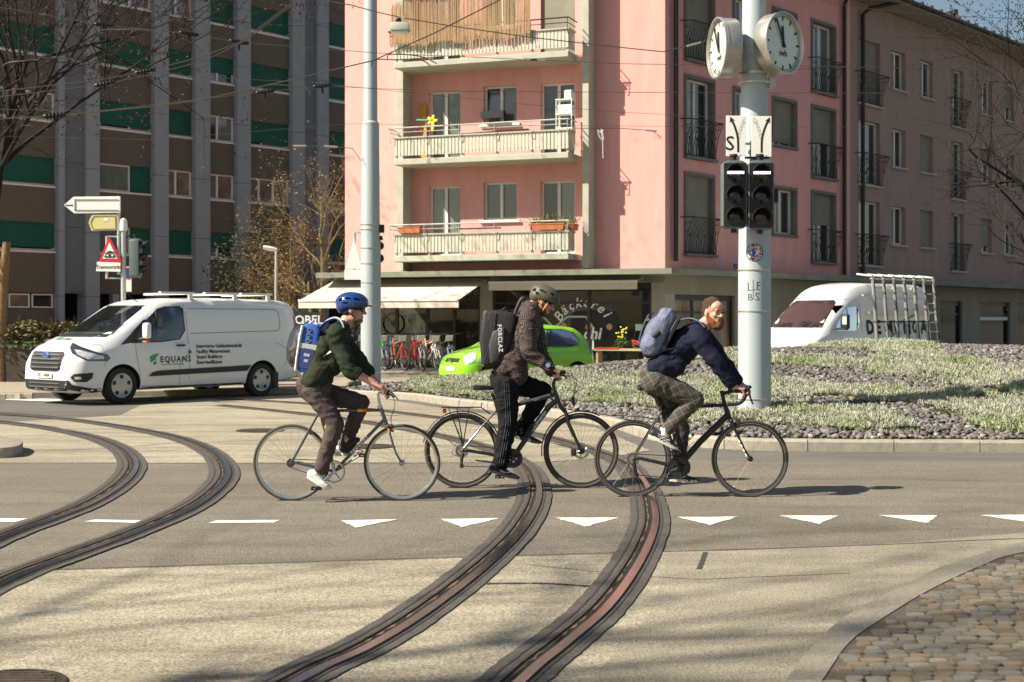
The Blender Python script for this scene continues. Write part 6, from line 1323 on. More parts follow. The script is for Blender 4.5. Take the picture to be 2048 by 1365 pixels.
for k, ch in enumerate("DEMENGA"):
    v, f = text2d(ch, size=.50, align='LEFT', bold=.022); p, f = patch(v2.bvh, [(2.72+k*.445+a*.95, 1.20+b) for a, b in v], f, (0,-2,0), (1,0,0), (0,0,1), (0,1,0), .008); MB().add(p, f).build("lettering", m_ink, v2.root, fix=False)
def leaf(cx, cz, rx, rz): v2.side("logo", [(cx+rx*math.cos(t)+.15*rz*math.sin(t), cz+rz*math.sin(t)+.10*rx*math.cos(t)) for t in [6.283*i/14 for i in range(14)]], m_teal2, .009, .2)
leaf(3.42,.98,.28,.10); v2.side("logo", [(3.6,1.02),(3.95,1.12),(4.25,1.24),(4.26,1.28),(3.9,1.16),(3.58,1.07)], m_teal2, .009, .2); v2.side("logo", [(4.3,1.44),(5.25,1.72),(5.2,1.76),(4.28,1.50)], m_teal2, .009, .2)
# ---- green small car ----
m_lime = M("lime_paint", (.24,.62,.012), .22, coat=.9); topg = [(0,.50),(.03,.66),(.12,.76),(.45,.86),(.85,.94),(1.02,1.02),(1.60,1.36),(1.9,1.43),(2.4,1.45),(3.0,1.40),(3.25,1.26),(3.42,.98),(3.50,.80),(3.53,.6)]
sp3 = dict(L=3.53, top=topg, wid=[(0,.58),(.06,.68),(.25,.77),(.6,.81),(1.0,.82),(3.0,.82),(3.4,.76),(3.5,.70),(3.53,.66)], roofw=[(0,.4),(.9,.62),(1.5,.58),(2.6,.58),(3.53,.5)], zb=[(0,.26),(.15,.19),(3.2,.22),(3.53,.34)], belt=[(0,.55),(.5,.78),(1.1,.90),(3.2,.93),(3.53,.85)], tuck=.02)
w1g = [(1.16,.93),(1.62,1.29),(1.95,1.35),(2.14,1.36),(2.14,.94)]; w2g = [(2.24,.94),(2.24,1.35),(2.62,1.34),(2.92,1.27),(3.02,1.10),(2.98,.97),(2.7,.94)]
hd3 = V((.86,.51,0)).normalized(); nose = P(902, 640, 32.8)
v3 = Car("small_car", "lime green small hatchback parked behind the middle rider, in front of the bakery", "car", (nose.x, nose.y, -.03), hd3, m_lime, sp3, [MB().prism(w1g, (0,-1.1,0), (1,0,0), (0,0,1), (0,1,0), 2.2), MB().prism(w2g, (0,-1.1,0), (1,0,0), (0,0,1), (0,1,0), 2.2)], [(.62,-1),(.62,1),(2.94,-1),(2.94,1)], .275, .17, ((1.2,-.60,.93),(3.0,.60,1.33)), 1.02)
for sg_ in (-1, 1): v3.side("door_window", w1g, m_carg, .0, .25, sgn=sg_); v3.side("rear_window", w2g, m_carg, .0, .25, sgn=sg_)
for w_ in (w1g, w2g):
    out = [v3.bvh.ray_cast(V((a,-2,b)), V((0,1,0)))[0]+V((0,-.001,0)) for a, b in w_]; MB().tube(out, .010, 4, closed=True).build("window_seal", m_blkp, v3.root)
v3.side("pillar_trim", [(2.14,.94),(2.24,.94),(2.24,1.35),(2.14,1.36)], m_blkp, .004)
v3.front("windscreen", [(-.62,.99),(.62,.99),(.56,1.30),(.5,1.36),(-.5,1.36),(-.56,1.30)], m_carg, .004, .2); v3.front("grille", [(-.30,.69),(-.34,.60),(.34,.60),(.30,.69)], m_blkp, .012, .1)
for z in (.625,.655): v3.front("grille_bar", [(-.3,z),(.3,z),(.3,z+.008),(-.3,z+.008)], m_gap, .02, .1)
mb = MB(); mb.lathe([(.052,0),(.052,.012),(.042,.012),(.042,0)], (-.03,0,.645), (-1,0,0), 20, closed=True)
for a, b in (((-.035,.025),(-.012,-.03)),((-.012,-.03),(0,-.002)),((0,-.002),(.012,-.03)),((.012,-.03),(.035,.025))): mb.tube([(-.04,a[0],.645+a[1]),(-.04,b[0],.645+b[1])], .006, 4)
mb.build("badge", M("chrome", (.75,.75,.75), .15, 1.), v3.root); v3.front("number_plate", [(-.20,.40),(.20,.40),(.20,.49),(-.20,.49)], m_sgn, .02, .2)
for sgn in (-1, 1):
    d = V((.85,-sgn*.53,0)); v3.front("headlight", [(.165*math.cos(t), .70+.125*math.sin(t)+.02*math.cos(t)*(-sgn)) for t in [6.283*i/18 for i in range(18)]], m_hl, .014, .06, d, O=V((.2,sgn*.56,0))-d.normalized()*2)
    v3.front("indicator", [((-.26+.035*math.cos(t))*(-sgn), .66+.05*math.sin(t)) for t in [6.283*i/10 for i in range(10)]], m_hl, .010, .06, d, O=V((.2,sgn*.56,0))-d.normalized()*2)
v3.side("tail_light", [(3.30,.98),(3.42,.94),(3.46,.72),(3.36,.72)], m_tail, .012); v3.gapline([(1.12,.9),(1.16,.5),(1.2,.3)]); v3.gapline([(2.19,.93),(2.20,.5),(2.10,.3)]); v3.gapline([(.18,.52),(.5,.5),(.75,.52)])
v3.gapline([(.05,.58),(.4,.60),(.78,.62)]); MB().cap((2.0,-.832,.80), (2.13,-.832,.80), .016, n=8).build("door_handle", m_blkp, v3.root); MB().box((1.20,-.92,.98), (.10,.16,.13)).build("mirror", m_lime, v3.root, bevel=.03, seg=2, smooth=50)
# ---- KOBEL van far left of the shop ----
sp4 = dict(sp1); v4 = Car("panel_van", "white van with a dark bike-shop panel, parked behind the leftmost rider's backpack", "van", (-5.75, 40.2, .11), V((-.97,.25,0)).normalized(), m_vw, sp4, [], [(1.0,-1),(1.0,1),(4.30,-1),(4.30,1)], .345, .215, None, .86)
t = thing("shop_sign", "dark panel lettered KOBEL on the white van behind the blue backpack", "sign", P(577, 665, 38.5)); k = 38.5/F
MB().bx((0,-.01,0), (62*k,.04,40*k)).build("panel", M("panel_slate", (.02,.028,.038), .5), t); text_on("sign_lettering", "KOBEL", V((33*k,-.014,17*k)), V((1,0,0)), Z, m_lett, t, size=24*k, bold=.006); text_on("sign_lettering", "BIKES & SERVICE", V((34*k,-.014,8*k)), V((1,0,0)), Z, m_lett, t, size=8*k)
# ---------------- bicycles ----------------
m_rim = M("rim_silver", (.55,.55,.53), .3, .9); m_rimd = M("rim_dark", (.05,.05,.05), .35, .6); m_spoke = M("spoke_steel", (.45,.45,.43), .3, .9); m_tan = M("tyre_brown", (.06,.055,.048), .75); m_chrome = M("polished_alloy", (.62,.62,.60), .22, 1.); m_chain = M("chain_steel", (.10,.09,.08), .4, .8); m_tape = M("bar_tape", (.015,.015,.015), .7)
m_fr1 = M("frame_slate", (.085,.10,.11), .3, .5, coat=.5); m_fr2 = M("frame_black", (.012,.012,.014), .3, coat=.6); m_fr3 = M("frame_matt_black", (.012,.012,.013), .55); m_or = M("decal_orange", (.75,.20,.02), .4); m_ye = M("decal_yellow", (.75,.50,.04), .4); m_silv = M("decal_silver", (.45,.52,.58), .3, .4)
def wheel(root, c, r, tw=.014, rim=.016, rimm=None, nsp=24, tm=None, steer=0., hubr=.016):
    c = V(c); ax = V((math.sin(steer)*-1, math.cos(steer), 0)) if steer else V((0,1,0)); tm = tm or m_tyre
    w = MB().lathe([(r-tw+tw*math.cos(t), tw*math.sin(t)) for t in [6.283*k/8 for k in range(8)]], c, ax, 56, closed=True).build("wheel", tm, root, smooth=60)
    ri = r-2*tw+.003; MB().lathe([(ri,-.010),(ri,.010),(ri-rim,.007),(ri-rim-.004,0),(ri-rim,-.007)], c, ax, 56, closed=True).build("rim", rimm or m_rim, w, smooth=35)
    mb = MB(); q = V((0,1,0)).rotation_difference(ax); rr = ri-rim
    for k in range(nsp):
        a = 6.2832*k/nsp; b = a+(.32 if (k//2) % 2 else -.32); s = .022 if k % 2 else -.022
        mb.tube([c+q @ V((hubr*1.4*math.cos(b), s, hubr*1.4*math.sin(b))), c+q @ V((rr*math.cos(a), 0, rr*math.sin(a)))], .0011, 3)
    mb.build("spokes", m_spoke, w); MB().lathe([(.006,-.05),(.012,-.045),(hubr*.8,-.04),(hubr*1.5,-.030),(hubr*1.5,-.024),(hubr*.7,-.018),(hubr*.7,.018),(hubr*1.5,.024),(hubr*1.5,.030),(.012,.045),(.006,.05)], c, ax, 16).build("hub", m_chrome if rimm is None else m_fr2, w, smooth=40)
    return w
def ring(c, r0, r1, th, y, n=36, teeth=0):
    mb = MB(); m = n*(2 if teeth else 1); vs = []
    for k in range(m):
        a = 6.2832*k/m; ro = r1+(teeth if k % 2 else 0); vs += [(c[0]+r0*math.cos(a), y, c[2]+r0*math.sin(a)), (c[0]+ro*math.cos(a), y, c[2]+ro*math.sin(a)), (c[0]+ro*math.cos(a), y+th, c[2]+ro*math.sin(a)), (c[0]+r0*math.cos(a), y+th, c[2]+r0*math.sin(a))]
    return mb.add(vs, [(4*k+j, 4*k+(j+1) % 4, 4*((k+1) % m)+(j+1) % 4, 4*((k+1) % m)+j) for k in range(m) for j in range(4)])
def crank(root, bb, r, armdir, L, ped_n, ped_f, mat, cover=False, arms=5):
    bb = V(bb); cr = ring(bb, r*.80, r*.94, .004, -.048, 40, .004).build("crankset", mat, root, smooth=40)
    mb = MB()
    for k in range(arms): a = 6.2832*k/arms+.4; mb.tube([bb+V((.015*math.cos(a),-.047,.015*math.sin(a))), bb+V((r*.84*math.cos(a),-.047,r*.84*math.sin(a)))], [(.011,.004),(.007,.003)], 4)
    mb.lathe([(.020,-.035),(.022,-.062),(.012,-.066)], bb, (0,1,0), 16); mb.build("spider", mat, cr, smooth=40)
    if cover: ring(bb, r*.42, r*.80, .003, -.046, 36).build("inner_ring", M("ring_dark", (.05,.05,.05), .4, .6), cr)
    mb = MB(); pn, pf = V(ped_n), V(ped_f); mb.tube([bb+V((0,-.062,0)), V((pn.x,-.078,pn.z))], [(.015,.009),(.010,.007)], 8); mb.tube([bb+V((0,.062,0)), V((pf.x,.078,pf.z))], [(.015,.009),(.010,.007)], 8); mb.build("crank_arm", mat, cr, smooth=50)
    for p, s in ((pn, -1), (pf, 1)):
        mb = MB(); mb.box((p.x, s*.125, p.z+.010), (.085,.012,.016)); mb.box((p.x, s*.125, p.z-.010), (.085,.012,.010)); mb.box((p.x-.038, s*.125, p.z), (.010,.085,.024)); mb.box((p.x+.038, s*.125, p.z), (.010,.085,.024)); mb.tube([(p.x,s*.08,p.z),(p.x,s*.165,p.z)], .009, 6); mb.build("pedal", m_blkp, root)
def chain(root, bb, r, hub, r2, tens=None):
    bb, hub = V(bb), V(hub); pts = [bb+V((r*math.cos(t),-.046,r*math.sin(t))) for t in [math.pi*.5-k*math.pi/10 for k in range(11)]]
    if tens: pts += [V(tens)+V((.02,-.046,-.012)), V(tens)+V((-.02,-.046,0)), hub+V((-.005,-.046,-.05))]
    pts += [hub+V((r2*math.cos(t),-.046,r2*math.sin(t))) for t in [-math.pi*.6-k*math.pi*.9/6 for k in range(7)]]
    return MB().tube(pts, .0042, 4, closed=True).build("chain", m_chain, root)
def caliper(root, p, ang=0):
    mb = MB(); p = V(p)
    for s in (-1, 1): mb.tube([p+V((0,0,.03)), p+V((0,s*.028,.012)), p+V((0,s*.024,-.03))], .006, 5); mb.box(p+V((0,s*.016,-.03)), (.035,.008,.009))
    return mb.build("brake", m_chain, root, smooth=50)
def saddle(root, p, L=.27, tilt=0., mat=None):
    p = V(p); mb = MB(); prof = [(-.14,.070,.020),(-.12,.078,.035),(-.06,.066,.030),(0,.038,.026),(.07,.022,.024),(.12,.018,.022),(.14,.010,.014)]; vs = []; n = 10
    for x, w, h in prof:
        for k in range(n): a = 6.2832*k/n; vs.append(p+V((x*L/.27, w*math.cos(a), h*math.sin(a)*(1 if math.sin(a) > 0 else .7)+tilt*x)))
    mb.add(vs, [(i*n+j, i*n+(j+1) % n, (i+1)*n+(j+1) % n, (i+1)*n+j) for i in range(len(prof)-1) for j in range(n)]+[tuple(range(n)), tuple((len(prof)-1)*n+j for j in range(n))])
    s = mb.build("saddle", mat or m_fr2, root, smooth=60); MB().tube([p+V((-.08,.02,-.02)), p+V((-.03,.02,-.045)), p+V((.09,.015,-.02))], .004, 5).tube([p+V((-.08,-.02,-.02)), p+V((-.03,-.02,-.045)), p+V((.09,-.015,-.02))], .004, 5).build("saddle_rails", m_chrome, s); return s
class BF:
    def __init__(s, px0, gy): s.Y = CH*F/(gy-HY); s.s = F/s.Y; s.px0, s.gy = px0, gy; s.loc = V(((px0-1024)/s.s, s.Y, 0))
    def L(s, px, py, y=0.):   # photo point at lateral offset y (metres, + away) -> local
        k = (s.Y+y)/s.Y; return V((((px-1024)*k-(s.px0-1024))/s.s, y, CH-(py-HY)*k/s.s))
# ===== bicycle 1 : slate steel road bike =====
b1 = BF(690, 1002.5); L = b1.L; B = thing("bicycle", "slate-grey steel racing bicycle with orange and yellow bands, leftmost of the three ridden", "bicycle", b1.loc, group="bicycles ridden across the road")
rh, fh, bb = L(583,926.3), L(804,926.3), L(669,942.5); rw_ = .333
for c in (rh, fh): c.z = rw_
wheel(B, rh, rw_, .0135, .014, None, 24, m_tan); wheel(B, fh, rw_, .0135, .014, None, 24, m_tan)
st, sp_, ht, hb = L(640,822), L(633,796), L(761,815), L(772,846)
mb = MB(); mb.tube([bb, L(650,862), st], .0145, 10); mb.tube([st, L(762,821)], .0135, 10); mb.tube([L(770,838), bb], .0150, 10); mb.tube([ht, hb], .018, 10); mb.lathe([(.022,-.035),(.022,.035)], bb, (0,1,0), 14)
for s in (-1, 1): mb.tube([st+V((0,s*.018,0)), st.lerp(rh,.5)+V((0,s*.045,0)), rh+V((0,s*.062,0))], [.008,.007,.006], 8); mb.tube([bb+V((-.02,s*.02,0)), rh+V((.05,s*.055,0)), rh+V((0,s*.062,0))], [.010,.008,.007], 8)
fr = mb.build("frame", m_fr1, B, smooth=50)
for a, b, m_ in ((715,726,m_ye),(724,734,m_or),(733,741,m_red)): MB().tube([L(a,821.5), L(b,821.3)], .0142, 10).build("decal", m_, fr, smooth=50)
for a, b, m_ in ((L(652,852),L(651,857),m_ye), (L(651,857),L(652.5,862),m_or)): MB().tube([a,b], .0155, 10).build("decal", m_, fr, smooth=50)
d0 = (L(770,838)-bb); ang = math.atan2(d0.z, d0.x); uu = d0.normalized(); vv_ = V((-uu.z,0,uu.x)); text_on("lettering", "PEUGEOT", bb+d0*.50+V((0,-.0158,0))-vv_*.009, uu, vv_, m_sgn, fr, size=.034, bold=.002, sp=1.5)
fk = MB(); crn = L(776,852)
for s in (-1, 1): fk.tube(crom([crn+V((0,s*.03,0)), L(782,875,s*.045), L(790,901,s*.05), L(798,918,s*.05), fh+V((0,s*.05,0))], 5), .009, 8)
fk.tube([hb, crn], .014, 10); fk.cap(crn+V((0,-.03,0)), crn+V((0,.03,0)), .014, n=8); fo = fk.build("fork", m_fr1, B, smooth=50)
for y in (-1, 1): MB().tube([L(777,858,y*.036), L(779,865,y*.04)], .0105, 8).build("decal", m_or, fo)
stm = L(756,787); mb = MB(); mb.tube([ht, L(759,806), stm], .0115, 8); mb.tube([stm, L(770,785)], .013, 8); mb.lathe([(.021,0),(.021,.03)], ht-V((0,0,.012)), (ht-hb).normalized(), 14); mb.build("stem", m_chrome, B, smooth=50)
hbx = L(770,785); mb = MB(); mb.tube([hbx+V((0,-.20,0)), hbx+V((0,.20,0))], .0125, 8)
for s in (-1, 1): mb.tube(crom([hbx+V((0,s*.18,0)), hbx+V((.02,s*.215,.0)), L(783,788,s*.22), L(789,795,s*.22)], 4), .015, 8)
hb_ = mb.build("handlebar", m_tape, B, smooth=50); mb = MB()
for s in (-1, 1): mb.tube([L(778,786,s*.235), L(790,792,s*.235), L(796,800,s*.235)], .006, 6)
mb.build("brake_lever", m_chrome, hb_); mb = MB()
for s, e in ((-.2, L(783,850,0)), (.2, L(779,840,0))): mb.tube(crom([L(786,793,s), L(790,812,s*.6), L(783,832,s*.2), e], 6), .0025, 4)
mb.build("brake_cable", m_tape, B); caliper(B, L(784,856)); caliper(B, L(621,861)); saddle(B, L(632,785)+V((0,0,0)))
MB().tube([st, L(634,795)], .0125, 8).build("seat_post", m_chrome, B, smooth=50)
crank(B, bb, .100, None, .17, L(637,974), L(716,914), m_chrome); chain(B, bb, .094, rh, .034); ring(rh, .008, .032, .02, -.052, 20, .003).build("sprocket", m_chain, B)
t = MB(); t.cap(L(690,897,-.03), L(715,880,-.03), .024, n=10); t.cap(L(694,905,0), L(709,890,0), .014, n=8); t.build("folding_lock", m_tape, B, smooth=60)
# ===== bicycle 2 : black trekking bike =====
b2 = BF(1043, 977); L = b2.L; B = thing("bicycle", "black trekking bicycle with mudguards and a rear rack, middle of the three ridden", "bicycle", b2.loc, group="bicycles ridden across the road")
rw_ = .352; rh, fh, bb = L(924,901), L(1162,901), L(1026,916)
for c in (rh, fh): c.z = rw_
wheel(B, rh, rw_, .019, .014, m_rimd, 32, m_tan); wheel(B, fh, rw_, .019, .014, m_rimd, 32, m_tan)
st, ht, hb = L(994,816), L(1109,783), L(1117,805); mb = MB(); mb.tube([bb, st, L(991,806)], .017, 10); mb.tube([L(996,822), L(1060,803), L(1108,790)], [.018,.018,.021], 10); mb.tube([L(1115,800), L(1098,814), L(1060,866), bb], [.024,.027,.026,.022], 12); mb.tube([ht, hb], .023, 12); mb.lathe([(.024,-.04),(.024,.04)], bb, (0,1,0), 14)
for s in (-1, 1): mb.tube([st+V((0,s*.018,-.02)), st.lerp(rh,.5)+V((0,s*.05,0)), rh+V((0,s*.068,0))], [.010,.009,.008], 8); mb.tube([bb+V((-.02,s*.02,0)), rh+V((.06,s*.06,0)), rh+V((0,s*.068,0))], [.013,.011,.009], 8)
fr = mb.build("frame", m_fr2, B, smooth=50); MB().tube([L(1040,806,-.012), L(1100,789,-.016)], .010, 8).build("decal", m_silv, fr, smooth=50); MB().tube([rh+V((.02,-.072,.03)), st.lerp(rh,.55)+V((0,-.053,0))], .0085, 8).build("decal", m_silv, fr, smooth=50)
d0 = L(1098,814)-bb; uu = d0.normalized(); vv_ = V((-uu.z,0,uu.x)); text_on("lettering", "CALIFORNIA", bb+d0*.72+V((0,-.0275,0))-vv_*.010, uu, vv_, m_silv, fr, size=.036, bold=.002, sp=1.1)
d1 = (L(1100,791)-L(1060,803)).normalized(); text_on("lettering", "NEVIS", L(1073,801)+V((0,-.0215,0)), d1, V((-d1.z,0,d1.x)), m_silv, fr, size=.022, bold=.001)
mb = MB(); c0 = L(1132,828); mb.tube([hb, L(1122,815), c0+V((0,0,.01))], [.018,.02,.02], 10)
for s in (-1, 1): mb.tube([c0+V((0,s*.05,.01)), L(1136,845,s*.055), L(1148,872,s*.055)], .019, 10); mb.tube([L(1136,845,s*.055), fh+V((0,s*.055,.0))], [.014,.016], 10)
mb.cap(c0+V((0,-.05,0)), c0+V((0,.05,0)), .018, n=8); mb.build("suspension_fork", m_fr2, B, smooth=50); ring(fh, .055, .075, .002, -.04, 30, .003).build("brake_disc", m_spoke, B); MB().box(L(1147,905,-.05), (.05,.03,.07)).build("disc_caliper", m_blkp, B, bevel=.01)
mb = MB()
for k in range(6): a = 6.28*k/6; mb.tube([fh+V((.02*math.cos(a),-.039,.02*math.sin(a))), fh+V((.058*math.cos(a+.5),-.039,.058*math.sin(a+.5)))], .003, 4)
mb.build("disc_arm", m_spoke, B); MB().lathe([(.035,-.03),(.036,.03)], fh, (0,1,0), 16).build("dynamo_hub", m_fr2, B, smooth=40)
def fender(root, c, r, a0, a1, name="mudguard", w=.024):
    mb = MB(); vs = []; fs = []; n = 30
    for k in range(n+1):
        a = R(a0+(a1-a0)*k/n)
        for y, dr in ((-w,-.010),(-w*.6,0),(w*.6,0),(w,-.010)): vs.append((c.x+(r+dr)*math.cos(a), y, c.z+(r+dr)*math.sin(a)))
    return mb.add(vs, [(4*k+j, 4*k+j+1, 4*k+j+5, 4*k+j+4) for k in range(n) for j in range(3)]).build(name, m_fr3, root, smooth=60)
fender(B, fh, .372, 62, 188); fender(B, rh, .372, 22, 168)
MB().tube([L(1130,828), L(1155,822), L(1181,821)], [(.003,.02)]*3, 6, flat=(0,0,1)).build("mudguard_tip", m_fr2, B); mb = MB()
for a, b in ((L(1086,882,.03), fh+V((0,.06,0))), (L(1086,882,-.03), fh+V((0,-.06,0))), (L(861,855,-.03), rh+V((0,-.06,0))), (L(861,855,.03), rh+V((0,.06,0)))): MB().tube([a, b], .0022, 4).build("mudguard_stay", m_chrome, B)
mb = MB()
for y in (-.055, .055): mb.tube([L(883,815,y), L(962,815,y), L(980,828,y*.4)], .006, 6); [mb.tube([L(a,816,y), rh+V((.01,y*1.2,.05))], .0045, 5) for a in (897,914,938)]
mb.tube([L(884,815,-.055), L(884,815,.055)], .006, 5); mb.tube([L(962,815,-.055), L(964,806,0), L(962,815,.055)], .005, 5)
for a in (905,925,945): mb.tube([L(a,815,-.055), L(a,815,.055)], .005, 5)
mb.build("rear_rack", m_fr2, B, smooth=50); MB().box(L(889,822), (.035,.07,.04)).build("rear_lamp", m_tail, B, bevel=.006); MB().box(L(1147,803), (.03,.06,.08)).build("front_lamp", m_blkp, B, bevel=.01); MB().box(L(1150,800), (.008,.05,.04)).build("front_reflector", m_hl, B)
stt_ = L(1107,764); mb = MB(); mb.tube([ht, L(1107.5,774), stt_], [.018,.017,.016], 10); mb.tube([stt_, L(1117,752)], .016, 8); mb.build("stem", m_fr2, B, smooth=50)
hc = L(1116,752); mb = MB(); mb.tube(crom([L(1102,744,-.28), L(1110,747,-.18), hc+V((.01,-.06,0)), hc+V((.01,.06,0)), L(1110,747,.18), L(1102,744,.28)], 5), .013, 8); hbar = mb.build("handlebar", m_fr2, B, smooth=50)
mb = MB()
for s in (-1, 1): mb.tube([L(1100,743,s*.30), L(1109,746,s*.20)], .017, 8)
mb.build("grip", m_tape, hbar, smooth=50); mb = MB()
for s in (-1, 1): mb.box(L(1119,748,s*.16), (.05,.04,.035)); mb.tube([L(1118,750,s*.17), L(1128,752,s*.2), L(1134,757,s*.25)], .007, 6)
mb.box(L(1126,745,0), (.05,.10,.03)); mb.build("brake_lever", m_blkp, hbar); mb = MB()
for s, w in ((-.15,(1150,758,1158,772,1142,800)), (.15,(1148,754,1152,775,1138,805)), (-.1,(1140,757,1140,778,1120,798)), (.1,(1144,750,1149,790,1121,803))): mb.tube(crom([L(1122,750,s), L(w[0],w[1],s*.6), L(w[2],w[3],s*.4), L(w[4],w[5],s*.2), L(1126,815,s*.2)], 6), .0026, 4)
mb.build("cable", m_tape, B); s_ = saddle(B, L(979,777), .30); mb = MB(); mb.tube([L(991,806), L(984,786)], .0145, 8); mb.build("seat_post", m_fr2, B, smooth=50)
crank(B, bb, .093, None, .17, L(1000,951), L(1052,881), m_chain, True); chain(B, bb, .085, rh, .05, rh+V((.02,0,-.13)))
for r_, y in ((.062,-.035),(.050,-.042),(.038,-.048)): ring(rh, .01, r_, .003, y, 24, .003).build("sprocket", m_spoke, B)
mb = MB(); q = rh+V((.0,-.05,-.06)); mb.tube([rh+V((.01,-.05,-.02)), q, q+V((-.005,0,-.07))], [.014,.018,.012], 8); mb.lathe([(.020,-.008),(.022,.008)], q+V((.0,0,-.08)), (0,1,0), 12); mb.tube(crom([rh+V((-.03,-.05,-.05)), rh+V((-.09,-.05,-.02)), rh+V((-.05,-.05,.08))], 5), .003, 4); mb.build("derailleur", m_chain, B, smooth=50)
MB().tube([L(985,925,.05), L(966,923,.06), L(951,921,.07)], .008, 6).build("kick_stand", m_blkp, B); MB().cap(L(1053,872,-.02), L(1064,853,-.02), .020, n=10).build("bottle_lock", m_tape, B, smooth=60)
# ===== bicycle 3 : black carbon road bike =====
b3 = BF(1382, 995); L = b3.L; B = thing("bicycle", "matt black racing bicycle with drop handlebars, rightmost of the three ridden", "bicycle", b3.loc, group="bicycles ridden across the road")
rw_ = .342; rh, fh, bb = L(1265,917), L(1500,917), L(1357,934)
for c in (rh, fh): c.z = rw_
wheel(B, rh, rw_, .0135, .022, m_rimd, 20, m_tan); wheel(B, fh, rw_, .0135, .022, m_rimd, 18, m_tan)
for c in (rh, fh): MB().lathe([(rw_-.029,-.0115),(rw_-.029,.0115),(rw_-.033,.0112),(rw_-.033,-.0112)], c, (0,1,0), 56, closed=True).build("brake_track", m_rim, B, smooth=35)
st, ht, hb = L(1324,822), L(1449,808), L(1457,832); mb = MB(); mb.tube([bb, st, L(1322,812)], .016, 10); mb.tube(crom([st+V((0,0,-.005)), L(1360,817), L(1400,813), L(1449,811)], 4), .0155, 10); mb.tube([L(1454,832), L(1400,884), bb], [.027,.029,.027], 12); mb.tube([ht, hb], [.018,.024], 12); mb.lathe([(.026,-.04),(.026,.04)], bb, (0,1,0), 14)
for s in (-1, 1): mb.tube([st+V((0,s*.018,.0)), st.lerp(rh,.5)+V((0,s*.045,0)), rh+V((0,s*.062,0))], [.008,.007,.007], 8); mb.tube([bb+V((-.03,s*.02,.005)), rh+V((.06,s*.055,.005)), rh+V((0,s*.062,0))], [(.018,.012),(.012,.010),.008], 8)
fr = mb.build("frame", m_fr3, B, smooth=50)
for a, b in (((1386,876),(1398,863)), ((1402,859),(1409,851)), ((1378,885),(1384,878))): MB().tube([L(*a,-.026)+V((-.012,0,.012)), L(*b,-.026)+V((-.012,0,.012))], (.006,.003), 6).build("decal", m_sgn, fr)
fk = MB(); crn = L(1462,842)
for s in (-1, 1): fk.tube(crom([crn+V((0,s*.025,0)), L(1474,868,s*.045), L(1488,897,s*.05), fh+V((0,s*.05,0))], 5), [(.014,.010)]*5+[(.013,.009)]*5+[(.010,.008)]*6, 8)
fk.tube([hb, crn], .018, 10); fk.cap(crn+V((0,-.025,0)), crn+V((0,.025,0)), .020, n=8); fo = fk.build("fork", m_fr3, B, smooth=50)
for k in range(4): a = (1477+k*4.6, 880+k*9.3); MB().tube([L(*a,-.056), L(a[0]+2.6,a[1]+5.4,-.056)], (.005,.008), 6).build("decal", m_sgn, fo)
tp = L(1443,782); mb = MB(); mb.tube([ht, tp], .017, 10); [mb.lathe([(.020,0),(.020,.008)], ht.lerp(tp, k), (tp-ht).normalized(), 12) for k in (.1,.35,.6,.9)]; mb.tube([L(1444,788), L(1468,782)], .017, 8); mb.build("stem", m_fr3, B, smooth=50)
ct = L(1468,781); mb = MB(); mb.tube([ct+V((0,-.20,0)), ct+V((0,.20,0))], .0155, 8)
for s in (-1, 1): mb.tube(crom([ct+V((-.02,s*.19,0)), ct+V((.03,s*.205,.002)), L(1483,783,s*.21), L(1490,790,s*.21), L(1487,800,s*.21), L(1475,808,s*.21), L(1455,809,s*.21)], 5), .0165, 8)
hbar = mb.build("drop_handlebar", m_tape, B, smooth=50); mb = MB()
for s in (-1, 1): mb.tube([L(1482,783,s*.21), L(1493,781,s*.21), L(1500,773,s*.21), L(1503,776,s*.21)], [.017,.018,.016,.010], 8); mb.tube(crom([L(1500,781,s*.215), L(1500,793,s*.22), L(1506,809,s*.225)], 4), (.006,.010), 6)
mb.build("brake_hood", m_blkp, hbar, smooth=50); mb = MB()
for s in (-.12, .12): mb.tube(crom([L(1475,790,s), L(1472,812,s*.7), L(1466,832,s*.3), L(1470,840,0)], 6), .0026, 4)
mb.build("cable", m_tape, B); caliper(B, L(1474,846)); caliper(B, L(1318,838)); saddle(B, L(1306,776), .27, 0.02)
mb = MB(); mb.tube([L(1322,814), L(1311,786)], .0140, 8); mb.lathe([(.022,-.02),(.022,.01)], L(1322,815), (0,0,1), 12); mb.build("seat_post", m_fr3, B, smooth=50)
mb = MB(); mb.ell(L(1302,780), (.05,.045,.055)); mb.ell(L(1306,787), (.035,.04,.03)); sb = blob("saddle_bag", mb, m_tape, B, .008, 2); MB().tube(crom([L(1285,778), L(1279,790), L(1281,798), L(1286,793), L(1285,778)], 4), .002, 4).build("bag_cord", m_tape, sb)
MB().tube([L(1322,840), L(1290,835), L(1250,832), L(1199,830)], [(.004,.012),(.004,.030),(.003,.034),(.002,.016)], 8, flat=(0,0,1)).build("mudguard_blade", m_fr3, B, smooth=60)
crank(B, bb, .105, None, .17, L(1344,904), L(1382,965), m_fr3, True, 4); MB().tube([bb+V((0,-.066,0)), V((L(1344,904).x,-.082,L(1344,904).z))], [(.024,.012),(.016,.009)], 10).build("crank_cover", m_fr3, B, smooth=50)
chain(B, bb, .098, rh, .045, rh+V((.035,0,-.13)))
for r_, y in ((.058,-.035),(.046,-.042),(.034,-.048)): ring(rh, .01, r_, .003, y, 24, .003).build("sprocket", m_spoke, B)
